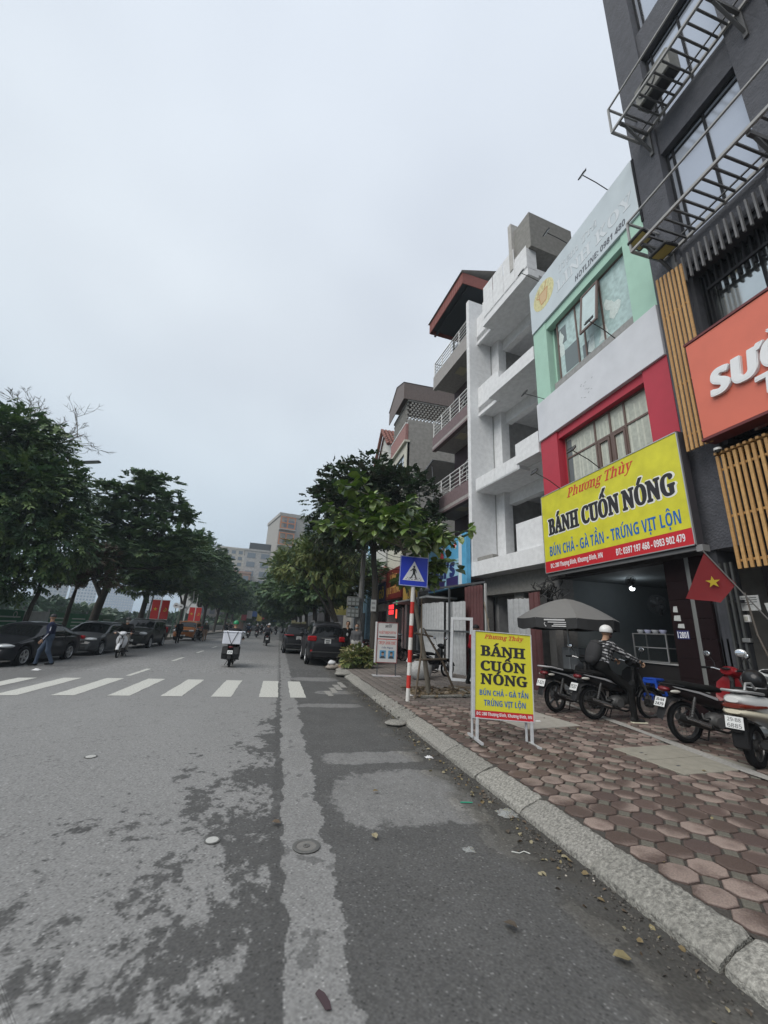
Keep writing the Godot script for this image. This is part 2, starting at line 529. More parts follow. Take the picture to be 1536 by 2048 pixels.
func build_ground() -> void:
	var g := MB.new()
	g.quad(V(-1500, -0.25, 1500), V(1500, -0.25, 1500), V(1500, -0.25, -1500), V(-1500, -0.25, -1500))
	struct("ground", g, nm("ground", 0.16, 0.15, 0.13, 0.95, "dirt", 0.05))
	road_sheet("road", -10.2, 2.42, 4.0, -15.0, 1260, 1900)
	road_sheet("road_further_on", -10.2, 2.42, -15.0, -150.0, 500, 1800)
	# left pavement
	var lp := MB.new()
	lp.bx(-16.0, -10.2, -0.2, 0.04, -160, 6)
	struct("pavement_left", lp, nm("pave_l", 0.16, 0.145, 0.13, 0.95, "fine", 0.5))
	var lb := MB.new()
	lb.bx(-90.0, -16.0, -0.24, -0.02, -200, 6)
	struct("waste_ground", lb, nm("waste", 0.13, 0.12, 0.09, 0.95, "dirt", 0.2))
	# lane dashes and crossing stripes, one sheet each
	var paint := nm("road_paint", 0.47, 0.47, 0.435, 0.8, "blotch", 1.3)
	var zc := Node3D.new(); zc.name = "zebra_crossing"; zc.set_meta("kind", "structure"); add_child(zc)
	for k in 9:
		var xc := 0.98 - 1.035 * k
		if k == 0: xc = 0.62
		obj("stripe", stripe(xc, 0.43 if k else 0.36, -10.4, -13.3, 0.5), paint, zc)
	var worn := MB.new()
	for k in 4: worn.merge(stripe(1.42 + 0.19 * k, 0.16, -10.7 - 0.5 * k, -11.5 - 0.62 * k, 1.6))
	obj("worn_stripe", worn, nm("faint_paint", 0.27, 0.265, 0.245, 0.85, "blotch", 1.3), zc)
	var ld := Node3D.new(); ld.name = "lane_line"; ld.set_meta("kind", "structure"); add_child(ld)
	for k in 12:
		obj("dash", stripe(-4.08, 0.14, -13.9 - 5.2 * k, -15.9 - 5.2 * k, 0.6), paint, ld)
	build_kerb()
	build_paving()

func stripe(xc: float, w: float, z0: float, z1: float, ragged: float) -> MB:
	var mb := MB.new()
	var n := 14
	var prev := []
	for i in n + 1:
		var z := lerpf(z0, z1, float(i) / n)
		var a := xc - w / 2 + rr(-0.02, 0.02) * ragged
		var b := xc + w / 2 + rr(-0.02, 0.02) * ragged
		var row := [V(a, road_y(a) + 0.005, z), V(b, road_y(b) + 0.005, z)]
		if i: mb.quad(prev[0], prev[1], row[1], row[0])
		prev = row
	return mb

func build_kerb() -> void:
	var kerb := Node3D.new(); kerb.name = "kerb"; kerb.set_meta("kind", "structure"); add_child(kerb)
	var mats := [nm("kerb_a", 0.36, 0.35, 0.315, 0.92, "grime", 1.7, "n_fine", 1.0), nm("kerb_b", 0.30, 0.292, 0.262, 0.92, "grime", 1.5, "n_fine", 1.0), nm("kerb_c", 0.33, 0.32, 0.29, 0.92, "grime", 1.9, "n_fine", 1.0)]
	for m: StandardMaterial3D in mats:
		m.detail_enabled = true; m.detail_blend_mode = BaseMaterial3D.BLEND_MODE_MUL; m.detail_albedo = NT["speck"]; m.detail_uv_layer = BaseMaterial3D.DETAIL_UV_2
		m.uv2_triplanar = true; m.uv2_world_triplanar = true; m.uv2_scale = Vector3(0.9, 0.9, 0.9)
	var f := FastNoiseLite.new(); f.frequency = 2.2; f.fractal_octaves = 3
	var prof := [Vector2(2.385, -0.05), Vector2(2.39, 0.03), Vector2(2.40, 0.045), Vector2(2.43, 0.062), Vector2(2.48, 0.082), Vector2(2.54, 0.104), Vector2(2.60, 0.124), Vector2(2.635, 0.134), Vector2(2.662, 0.126), Vector2(2.67, 0.05)]
	for k in 44:
		var za := 1.6 - k * 0.93
		var zb := za - 0.915
		var rings := []
		var broken := za < -7.2 and za > -9.6
		var dx := rr(-0.012, 0.012)
		var dy := rr(-0.008, 0.006)
		for i in 25:
			var t := i / 24.0
			var z := lerpf(za, zb, t)
			var ring := PackedVector3Array()
			var endr := 0.012 * (1.0 if i == 0 or i == 24 else 0.0)
			for j in prof.size():
				var q: Vector2 = prof[j]
				var nn := f.get_noise_2d(z * 3.0, j * 0.35 + k) * (0.055 if broken else 0.013) + f.get_noise_2d(z * 17.0, j * 1.9 + k * 5.0) * 0.006
				ring.append(V(q.x + dx + nn * 0.7 + endr * (1 if j < 4 else 0), q.y + dy + (nn if j > 0 else 0.0) - endr, z))
			rings.append(ring)
		var mb := MB.new()
		mb.loft(rings, false, false, false)
		var c0: PackedVector3Array = rings[0]
		var c1: PackedVector3Array = rings[24]
		for e: PackedVector3Array in [c0, c1]:
			for j in range(1, prof.size() - 1): mb.otri(e[0], e[j], e[j + 1], V(2.5, 0.05, (za + zb) / 2))
		obj("kerb_stone", mb, mats[k % 3 if rng.randf() < 0.7 else 0], kerb)
	# far kerb of the other side
	var fk := MB.new()
	fk.bx(-10.25, -10.0, -0.2, 0.06, -150, 6, 0.03)
	obj("kerb_far_side", fk, mats[1], kerb)

func octagon_mesh(m: Material, seed_: int, plain_tile := false) -> ArrayMesh:
	# bevelled octagon; the pale worn part of its skin starts at one side and eats into the dark rest
	var r := RandomNumberGenerator.new(); r.seed = seed_ * 31 + 7
	var mb := MB.new()
	var dark := Color(0.112, 0.077, 0.065); var pale := Color(0.30, 0.232, 0.20)
	var side := Vector2.from_angle(r.randf() * TAU)
	var amount := r.randf_range(-1.15, 0.8)
	var spot := Vector2.from_angle(r.randf() * TAU) * 0.05
	var tone := r.randf_range(0.85, 1.15)
	var rings := []
	for q in [[0.0, 0.004], [0.4, 0.004], [0.75, 0.003], [0.93, 0.001], [1.0, -0.005], [1.0, -0.03]]:
		var ring := PackedVector3Array()
		for k in 16:
			var a := TAU * (k * 0.5 + 0.5) / 8.0
			var rad := 0.1155 / cos(PI / 8.0) * (cos(PI / 8.0) if k % 2 else 1.0)
			ring.append(V(cos(a) * rad * q[0], q[1] + (r.randf_range(-0.0012, 0.0012) if q[0] > 0.5 else 0.0), -sin(a) * rad * q[0] * 0.96))
		rings.append(ring)
	for i in range(1, rings.size()):
		for k in 16:
			var k1 := (k + 1) % 16
			mb.tri(rings[i - 1][k], rings[i][k], rings[i][k1])
			if i > 1: mb.tri(rings[i - 1][k], rings[i][k1], rings[i - 1][k1])
	for p in mb.v:
		var d := Vector2(p.x, p.z)
		var w := smoothstep(-0.25, 0.45, amount + d.dot(side) / 0.12 * 0.8 + 0.25 * r.randf_range(-1, 1) * 0.5)
		w *= smoothstep(0.0, 0.075, d.distance_to(spot)) * 0.5 + 0.5
		if p.y < -0.002: w *= 0.15
		var c := dark.lerp(pale, w)
		mb.c.append(Color.WHITE if plain_tile else Color(c.r * tone, c.g * tone, c.b * tone))
	return mb.mesh(m)

func build_paving() -> void:
	var base := MB.new()
	var xs := [2.66, 7.7]
	base.quad(V(xs[0], pave_y(xs[0]) - 0.016, 4), V(xs[1], pave_y(xs[1]) - 0.016, 4), V(xs[1], pave_y(xs[1]) - 0.012, -34), V(xs[0], pave_y(xs[0]) - 0.012, -34))
	base.quad(V(7.7, pave_y(7.7) - 0.012, 4), V(14, pave_y(7.7) - 0.012, 4), V(14, pave_y(7.7) - 0.012, -150), V(7.7, pave_y(7.7) - 0.012, -150))
	base.quad(V(2.66, pave_y(2.66) - 0.012, -34), V(7.7, pave_y(7.7) - 0.012, -34), V(7.7, pave_y(7.7) - 0.012, -150), V(2.66, pave_y(2.66) - 0.012, -150))
	var pv := struct("pavement", base, nm("joint", 0.055, 0.05, 0.044, 0.95, "fine", 1.2, "n_fine", 0.6))
	var tones := [[0.26, 0.198, 0.178], [0.130, 0.088, 0.080], [0.110, 0.075, 0.068], [0.23, 0.18, 0.165], [0.165, 0.118, 0.107], [0.12, 0.083, 0.075]]
	var vm := nm("paving_skin", 1.0, 1.0, 1.0, 0.72, "fine", 1.6, "n_fine", 0.5)
	vm.albedo_color = Color.WHITE
	vm.vertex_color_use_as_albedo = true
	var meshes := []
	for k in 24: meshes.append(octagon_mesh(vm, k))
	var far_mesh := octagon_mesh(vm, 40, true)
	var sq := MB.new().box(Vector3(0, -0.012, 0), Vector3(0.088, 0.02, 0.085), 0.004)
	var sqm := sq.mesh(nm("infill_stone", 0.115, 0.108, 0.088, 0.9, "fine", 1.6, "n_fine", 0.6))
	var sqt := []
	var spots := []
	var eye := V(0, 1.6, 0)
	for i in 20:
		for j in 134:
			var x := 2.80 + 0.25 * i
			var z := 1.4 - 0.24 * j
			if x > 4.72 and x < 5.74 and z < -4.23 and z > -5.23: continue
			if x > 3.35 and x < 4.75 and z < -9.55 and z > -11.0: continue
			var p := V(x, pave_y(x), z)
			var d := p - eye
			var f := -(d.x * -0.22116 + d.y * -0.28428 + d.z * 0.93288)
			var rx := d.x * 0.96855 + d.y * 0.04777 + d.z * 0.24417
			var ru := d.x * -0.11398 + d.y * 0.95755 + d.z * 0.26478
			var seen := f > 0.1 and absf(rx / f) < 0.985 and absf(ru / f) < 1.31
			var size := (1.6 / d.length()) / d.length_squared() if seen else 0.0
			spots.append([size, p])
	spots.sort_custom(func(a, b): return a[0] > b[0])
	var tilt := 0.03
	var mmt := []
	var mmc := []
	for k in spots.size():
		var p: Vector3 = spots[k][1]
		p.y += rr(-0.004, 0.003)
		var qx := p.x + 0.125
		if qx < 7.6: sqt.append(Transform3D(Basis(Vector3.UP, PI / 4 + rr(-0.05, 0.05)), V(qx, pave_y(qx) + 0.001, p.z + 0.12)))
		var bs := Basis(Vector3(0, 0, 1), tilt + rr(-0.012, 0.012)) * Basis(Vector3(1, 0, 0), rr(-0.012, 0.012)) * Basis(Vector3.UP, PI / 4.0 * (rng.randi() % 8) * 0.0 + rr(-0.03, 0.03))
		var tr := Transform3D(bs, p)
		if k < 300:
			inst("paving_tile", meshes[rng.randi() % 24], pv, tr)
		else:
			mmt.append(tr)
			var to: Array = tones[rng.randi() % 6]
			var q := rr(0.8, 1.2)
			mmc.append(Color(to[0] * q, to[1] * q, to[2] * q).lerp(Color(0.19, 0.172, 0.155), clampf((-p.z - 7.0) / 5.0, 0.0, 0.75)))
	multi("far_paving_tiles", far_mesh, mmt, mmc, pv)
	multi("infill_stones", sqm, sqt, [], pv)
	# white strip across the pavement and the inspection cover
	var st := MB.new()
	var a0 := V(6.45, 0, -8.9); var a1 := V(5.35, 0, -3.2)
	var prev := []
	for i in 20:
		var p := a0.lerp(a1, i / 19.0)
		var w := 0.07 + rr(-0.025, 0.025)
		var row := [V(p.x - w, pave_y(p.x - w) + 0.011, p.z), V(p.x + w, pave_y(p.x + w) + 0.011, p.z)]
		if i: st.quad(row[0], prev[0], prev[1], row[1])
		prev = row
	struct("pale_paving_strip", st, nm("pale_strip", 0.30, 0.29, 0.27, 0.9, "blotch", 1.2))

func multi(called: String, me: Mesh, ts: Array, cs: Array, parent: Node, stuff := true) -> MultiMeshInstance3D:
	var mm := MultiMesh.new()
	mm.transform_format = MultiMesh.TRANSFORM_3D
	mm.use_colors = cs.size() > 0
	mm.mesh = me
	mm.instance_count = ts.size()
	for k in ts.size():
		mm.set_instance_transform(k, ts[k])
		if cs.size(): mm.set_instance_color(k, cs[k])
	var o := MultiMeshInstance3D.new()
	o.name = called; o.multimesh = mm
	if stuff: o.set_meta("kind", "stuff")
	parent.add_child(o, true)
	return o

func shared_materials() -> void:
	mt("lamp_black", 0.03, 0.03, 0.032, 0.5)
	mt("plastic_white", 0.7, 0.7, 0.68, 0.4)
	mt("alu", 0.5, 0.5, 0.5, 0.35, 0.6)
	mt("rubber", 0.013, 0.013, 0.014, 0.85, 0.0, 0.25)
	mt("letter_white", 0.74, 0.75, 0.76, 0.5)
	mt("ink", 0.06, 0.06, 0.065, 0.8)
	mt("chrome", 0.55, 0.55, 0.55, 0.18, 0.9)
	mt("pipe_white", 0.66, 0.66, 0.65, 0.45)
	mt("frame_dark", 0.06, 0.06, 0.065, 0.5)
	mt("dark_tube", 0.07, 0.075, 0.08, 0.5)

# ---------- buildings on the right; each is built in its own frame: x along the front towards the viewer, y up, z out to the street ----------
func wall_panel(mb: MB, x0: float, x1: float, y0: float, y1: float, z: float, holes: Array) -> void:
	# a flat wall 0.2 m thick with rectangular holes [x0,x1,y0,y1], cut into strips
	var xs := [x0, x1]
	var ys := [y0, y1]
	for h in holes:
		for q in [h[0], h[1]]: if q > x0 and q < x1 and not xs.has(q): xs.append(q)
		for q in [h[2], h[3]]: if q > y0 and q < y1 and not ys.has(q): ys.append(q)
	xs.sort(); ys.sort()
	for i in xs.size() - 1:
		for j in ys.size() - 1:
			var c := Vector2((xs[i] + xs[i + 1]) / 2, (ys[j] + ys[j + 1]) / 2)
			var solid := true
			for h in holes: if c.x > h[0] and c.x < h[1] and c.y > h[2] and c.y < h[3]: solid = false
			if solid: mb.bx(xs[i], xs[i + 1], ys[j], ys[j + 1], z - 0.2, z)

func frame(mb: MB, x0: float, x1: float, y0: float, y1: float, z: float, t := 0.05, d := 0.06) -> MB:
	mb.bx(x0, x1, y0, y0 + t, z - d, z); mb.bx(x0, x1, y1 - t, y1, z - d, z)
	mb.bx(x0, x0 + t, y0 + t, y1 - t, z - d, z); mb.bx(x1 - t, x1, y0 + t, y1 - t, z - d, z)
	return mb

func window_unit(p: Node, x0: float, x1: float, y0: float, y1: float, z: float, fm: Material, gm: Material, mull: Array = [], rail: Array = [], called := "window") -> Node3D:
	var f := MB.new()
	frame(f, x0, x1, y0, y1, z)
	for q in mull: f.bx(q - 0.025, q + 0.025, y0 + 0.05, y1 - 0.05, z - 0.055, z - 0.003)
	for q in rail: f.bx(x0 + 0.05, x1 - 0.05, q - 0.025, q + 0.025, z - 0.052, z - 0.006)
	var o := obj(called, f, fm, p)
	var g := MB.new()
	g.bx(x0 + 0.04, x1 - 0.04, y0 + 0.04, y1 - 0.04, z - 0.04, z - 0.03)
	obj("pane", g, gm, o)
	return o

func floodlight(label: String, at: Vector3, arm: float, rise: float, turn := FX, group := "") -> void:
	# a lamp on a rod that stands out from a sign's top edge
	var t := thing("sign_floodlight", label, "floodlight", at, turn, group)
	var m := mt("lamp_black", 0.03, 0.03, 0.032, 0.5)
	obj("arm", MB.new().tube([V(0, 0, 0), V(0, rise * 0.6, arm * 0.5), V(0, rise, arm)], 0.012, 6), m, t)
	var b := Basis(Vector3.RIGHT, 0.9)
	obj("housing", MB.new().box(V(0, rise + 0.01, arm + 0.03), V(0.24, 0.035, 0.15), 0.01, b), m, t)
	obj("lens", MB.new().box(V(0, rise - 0.006, arm + 0.02), V(0.2, 0.012, 0.12), 0.0, b), mt("lens_grey", 0.55, 0.57, 0.58, 0.2), t)
	obj("bracket", MB.new().tube([V(-0.13, rise + 0.02, arm + 0.03), V(-0.13, rise + 0.09, arm), V(0.13, rise + 0.09, arm), V(0.13, rise + 0.02, arm + 0.03)], 0.008, 5), m, t)

func build_buildings() -> void:
	building_dark()
	building_green()
	building_concrete()
	building_maroon()
	building_breeze()
	low_shops()

func building_dark() -> void:
	var t := thing("dark_grey_building", "tall dark grey building with metal balconies and orange shop sign", "building", V(7.5, 0, -5.72), FX)
	var wm := nm("dark_render", 0.072, 0.075, 0.088, 0.85, "streak", 0.35, "n_fine", 0.35)
	var dm := mt("black_steel", 0.022, 0.023, 0.026, 0.55)
	var pale := nm("dark_glass_pane", 0.44, 0.48, 0.55, 0.12, "clean", 0.12, "", 0.5, 0.45)
	# columns and spandrels; the front stands at z=0, panes 0.25 back
	var wl := MB.new()
	for c in [[0.0, 0.66], [2.32, 3.0], [5.0, 6.7]]: wl.bx(c[0], c[1], 3.3, 22.0, -0.5, 0.0)
	for bay in [[0.66, 2.32], [3.0, 5.0]]:
		for s in [[9.45, 9.95], [12.83, 13.75], [16.4, 17.4], [20.6, 21.9]]:
			wl.bx(bay[0], bay[1], s[0], s[1], -0.45, -0.06)
	wl.bx(0.0, 6.7, 22.0, 22.5, -9.0, 0.06)
	wl.bx(0.0, 0.25, 3.3, 22.0, -9.0, -0.5); wl.bx(6.45, 6.7, 0.3, 22.0, -9.0, -0.5); wl.bx(0.25, 6.45, 0.3, 22.0, -9.2, -9.0)
	obj("wall", wl, wm, t)
	for bay in [[0.66, 2.32], [3.0, 5.0]]:
		for s in [[9.95, 12.83], [13.75, 16.4], [17.4, 20.6]]:
			var mid: float = (bay[0] + bay[1]) / 2 + 0.05
			window_unit(t, bay[0] + 0.001, bay[1] - 0.001, s[0] + 0.001, s[1] - 0.001, -0.2, dm, pale, [bay[0] + 0.16, mid], [s[1] - 0.18])
	# first floor behind the fins
	window_unit(t, 0.76, 6.0, 5.3, 9.09, -0.36, dm, nm("shop_glass", 0.52, 0.57, 0.58, 0.12, "clean", 0.3, "", 0.5, 0.9), [1.75, 3.1, 4.4], [])
	var b2 := MB.new()
	b2.bx(0.66, 5.0, 9.1, 9.45, -1.2, -0.02); b2.bx(0.0, 0.2, 0.2, 3.3, -0.5, -0.05); b2.bx(0.0, 6.7, 4.9, 5.2, -9.0, -0.3)
	b2.bx(0.66, 0.74, 5.2, 9.09, -0.55, -0.1)
	obj("spandrel", b2, nm("dark_render_low", 0.05, 0.052, 0.06, 0.85, "streak", 0.5), t)
	# two rows of fins
	for k in 42:
		var x := 0.60 + 0.125 * k
		obj("fin", MB.new().bx(x, x + 0.034, 8.9, 9.52, 0.05, 0.11, 0.004), nm("fin_grey", 0.17, 0.17, 0.175, 0.7, "dirt", 0.6), t)
		if k < 22: obj("slat", MB.new().bx(0.92 + 0.13 * k, 0.96 + 0.13 * k, 8.46, 9.09, -0.32, -0.24), dm, t)
	obj("rail", MB.new().bx(0.6, 6.0, 9.2, 9.26, 0.0, 0.045), dm, t)
	obj("rail", MB.new().bx(0.9, 3.8, 8.58, 8.64, -0.235, -0.19), dm, t)
	for k in 3: obj("post", MB.new().bx(0.76 + 0.075 * k, 0.79 + 0.075 * k, 5.3, 9.05, -0.34, -0.25), dm, t)
	# yellow wooden battens above and below the sign
	var wood := nm("batten_wood", 0.46, 0.27, 0.10, 0.6, "streak", 1.1)
	var wood2 := nm("batten_wood_b", 0.40, 0.225, 0.08, 0.6, "streak", 1.3)
	for k in 7:
		var x := 0.31 + 0.088 * k
		obj("wood_batten", MB.new().bx(x, x + 0.05, 5.14 if k < 6 else 7.2, 9.25 - 0.02 * k, 0.32, 0.355, 0.004), wood if k % 2 else wood2, t)
	for y in [5.45, 6.55, 8.2]: obj("batten_rail", MB.new().bx(0.31, 0.86, y, y + 0.035, 0.285, 0.32), wood2, t)
	for k in 20:
		var x := 0.72 + 0.096 * k
		obj("wood_batten", MB.new().bx(x, x + 0.05, 2.86, 4.88, 0.22, 0.255, 0.004), wood if k % 2 else wood2, t)
		obj("wood_batten", MB.new().bx(x, x + 0.05, 4.90, 4.95, -0.3, 0.28, 0.004), wood2, t)
	for y in [2.98, 3.75, 4.6]: obj("batten_rail", MB.new().bx(0.72, 2.7, y, y + 0.04, 0.18, 0.22), wood2, t)
	# ground floor: dark panels
	var gm := nm("dark_tile", 0.018, 0.014, 0.015, 0.5, "dirt", 0.8)
	obj("ground_floor_wall", MB.new().bx(0.78, 1.9, 0.2, 4.9, -0.4, -0.18), gm, t)
	obj("ground_floor_wall", MB.new().bx(4.8, 6.7, 0.2, 4.9, -0.4, -0.18), gm, t)
	obj("ground_floor_wall", MB.new().bx(0.2, 6.45, 0.2, 4.9, -4.2, -4.0), gm, t)
	for k in 9: obj("wall_tile", MB.new().bx(0.80, 1.88, 0.32 + 0.22 * k, 0.53 + 0.22 * k, -0.18, -0.168, 0.004), gm, t)
	var slab := MB.new(); slab.bx(0.0, 6.7, 0.2, 0.34, -9.0, -0.1)
	obj("floor", slab, nm("floor_grey", 0.2, 0.19, 0.18, 0.8, "dirt", 0.6), t)
	# gate of upright bars
	var gate := thing("bar_gate", "narrow dark steel bar gate left of the paper notices", "gate", V(7.55, 0.3, -6.05), FX)
	for k in 8: obj("bar", MB.new().bx(0.05 + 0.095 * k, 0.085 + 0.095 * k, 0, 2.75, -0.04, 0.0), mt("gate_steel", 0.06, 0.062, 0.06, 0.5), gate)
	for y in [0.05, 1.38, 2.05]: obj("gate_rail", MB.new().bx(0.0, 0.8, y, y + 0.05, -0.07, -0.041), dm, gate)
	obj("gate_post", MB.new().bx(-0.09, -0.01, -0.1, 3.0, -0.06, 0.02, 0.01), mt("post_grey", 0.16, 0.165, 0.16, 0.5), gate)
	obj("latch", MB.new().bx(0.7, 0.82, 1.4, 1.47, -0.04, 0.03, 0.008), mt("steel_worn", 0.35, 0.35, 0.34, 0.4, 0.7), gate)
	notices()
	balcony("upper steel balcony with air conditioner on the dark grey building", 13.72, 0.85)
	balcony("lower steel balcony with bar floor above the fins", 9.88, 0.83)
	# orange shop sign
	var sg := thing("orange_shop_sign", "large orange shop sign with thick white letters", "sign", V(7.05, 5.2, -5.0), FX)
	obj("panel", MB.new().bx(0, 5.4, 0, 1.98, -0.28, 0.0, 0.01), nm("orange_panel", 0.62, 0.15, 0.095, 0.55, "clean", 0.25), sg)
	obj("edge_trim", MB.new().bx(-0.02, 5.42, 1.985, 2.03, -0.29, 0.02), mt("trim_maroon", 0.12, 0.02, 0.02, 0.5), sg)
	obj("edge_trim", MB.new().bx(-0.02, 5.42, -0.05, -0.005, -0.29, 0.02), mt("trim_maroon"), sg)
	var wlt := mt("letter_white", 0.74, 0.75, 0.76, 0.5)
	text(sg, "SƯỜ", "sansbold", 0.33, 0.66, 1.30, 0.62, 0.05, wlt, 0.05, 0.12, 0.03)
	text(sg, "T", "sansbold", 0.98, 0.27, 0.42, 0.32, 0.05, wlt, 0.05, 0.12, 0.03)
	# small dome camera under the battens
	var cmr := thing("dome_camera", "small white dome camera under the upper wooden battens", "camera", V(7.2, 5.0, -4.9), FX)
	obj("base", MB.new().cyl(V(0, 0, 0), V(0, -0.04, 0), 0.06), mt("plastic_white", 0.7, 0.7, 0.68, 0.4), cmr)
	obj("dome", MB.new().ball(V(0, -0.04, 0), V(0.05, 0.05, 0.05)), mt("dome_dark", 0.05, 0.05, 0.05, 0.15), cmr)
	for q in [["square yellow floodlight lying on the lower balcony's floor bars", V(6.75, 10.12, -5.25), -0.25], ["square yellow floodlight hung under the lower balcony beside the wooden battens", V(7.0, 9.62, -5.02), 0.1]]:
		var fl := thing("square_floodlight", q[0], "floodlight", q[1], FX)
		var bs := Basis(Vector3.RIGHT, q[2])
		obj("housing", MB.new().box(V(0, 0, 0), V(0.42, 0.08, 0.36), 0.02, bs), mt("lamp_black", 0.03, 0.03, 0.032, 0.5), fl)
		obj("lens", MB.new().box(bs * V(0, -0.042, 0), V(0.33, 0.012, 0.26), 0.0, bs), nm("led_yellow", 0.42, 0.34, 0.10, 0.35, "dirt", 3.0), fl)
		obj("bracket", MB.new().tube([V(-0.22, 0, 0), V(-0.24, 0.12, -0.1), V(0.24, 0.12, -0.1), V(0.22, 0, 0)], 0.014, 5), mt("lamp_black"), fl)

func notices() -> void:
	var paper := nm("paper_old", 0.46, 0.47, 0.46, 0.8, "dirt", 2.0)
	var ink := mt("ink", 0.06, 0.06, 0.065, 0.8)
	var n1 := thing("paper_notice", "landscape printed paper notice above the meter box", "notice", V(7.66, 2.22, -5.36), FX)
	obj("sheet", MB.new().bx(0, 0.30, 0, 0.25, -0.01, 0.006), paper, n1)
	for k in 4: obj("print_line", MB.new().bx(0.03 if k < 3 else 0.1, 0.27 if k < 3 else 0.2, 0.205 - 0.036 * k, 0.218 - 0.036 * k, 0.006, 0.0075), ink, n1)
	var n2 := thing("paper_poster", "large curling white notice with photo at the right frame edge", "notice", V(7.64, 1.78, -4.98), FX)
	obj("sheet", MB.new().poly(P2([0, 0.55, 0.05, 0.3, 0.16, 0.0, 0.6, 0.0, 0.6, 0.58]), 0.01, Transform3D(Basis(), V(0, 0, 0.008))), paper, n2)
	obj("picture", MB.new().bx(0.09, 0.18, 0.46, 0.52, 0.008, 0.010), ink, n2)
	for k in 3: obj("print_line", MB.new().bx(0.14, 0.5, 0.34 - 0.05 * k, 0.36 - 0.05 * k, 0.008, 0.0095), mt("ink_grey", 0.25, 0.25, 0.25, 0.8), n2)
	var bxm := thing("meter_box", "small white electric switch box under the paper notice", "box", V(7.66, 2.03, -5.33), FX)
	obj("case", MB.new().bx(0, 0.09, 0, 0.12, -0.01, 0.04, 0.008), mt("plastic_white", 0.7, 0.7, 0.68, 0.4), bxm)
	obj("cover", MB.new().bx(0.02, 0.07, 0.025, 0.095, 0.04, 0.046, 0.002), mt("plastic_cream", 0.5, 0.49, 0.42, 0.4), bxm)

func balcony(label: String, y: float, h: float) -> void:
	var t := thing("steel_balcony", label, "balcony", V(7.5, y, -5.43), FX)
	var m := nm("balcony_steel", 0.30, 0.30, 0.295, 0.6, "dirt", 0.7)
	var dk := nm("balcony_bar", 0.09, 0.09, 0.092, 0.6, "dirt", 0.7)
	var L := 6.0
	var o := MB.new()
	o.bx(0, L, 0, 0.07, 0.85, 0.90, 0.006); o.bx(0, L, 0.0, 0.06, 0.02, 0.07)
	o.bx(0, 0.05, 0.0, 0.06, 0.07, 0.85)
	obj("floor_frame", o, m, t)
	var n := 30
	for k in n: obj("floor_bar", MB.new().bx(0.2 + 0.195 * k, 0.235 + 0.195 * k, 0.01, 0.05, 0.07, 0.85), dk, t)
	obj("floor_rail", MB.new().bx(0.05, L, 0.051, 0.075, 0.18, 0.21), dk, t)
	var r := MB.new()
	r.bx(0, L, h, h + 0.045, 0.86, 0.90, 0.006); r.bx(0, 0.04, h, h + 0.045, 0.0, 0.86); r.bx(0, 0.04, 0.07, h, 0.86, 0.90)
	r.bx(L - 0.04, L, 0.07, h, 0.86, 0.90)
	obj("guard_rail", r, m, t)
	for x in [0.25, 2.35, 5.0]:
		var br := MB.new()
		br.bar(V(x, -0.02, 0.85), V(x, -0.02, 0.0), 0.06, 0.07); br.bar(V(x, -0.04, 0.7), V(x, -0.62, 0.03), 0.05, 0.06); br.bx(x - 0.04, x + 0.04, -0.75, -0.02, 0.0, 0.05)
		obj("bracket", br, dk, t)
	if y > 11.0:
		var ac := thing("air_conditioner", "grey air conditioner unit standing on the upper steel balcony", "air conditioner", V(7.42, y + 0.08, -4.9), FX)
		obj("case", MB.new().bx(0, 0.85, 0, 0.6, 0.2, 0.55, 0.02), nm("ac_grey", 0.16, 0.16, 0.145, 0.6, "dirt", 1.0), ac)
		obj("fan_grille", MB.new().ringlathe([Vector2(0.2, 0.0), Vector2(0.23, 0.0), Vector2(0.23, 0.02), Vector2(0.2, 0.02)], 20, Transform3D(Basis(Vector3.RIGHT, PI / 2), V(0.32, 0.3, 0.555))), mt("lamp_black"), ac)
		obj("foot", MB.new().bx(0.05, 0.8, -0.01, 0.0, 0.25, 0.5), mt("lamp_black"), ac)

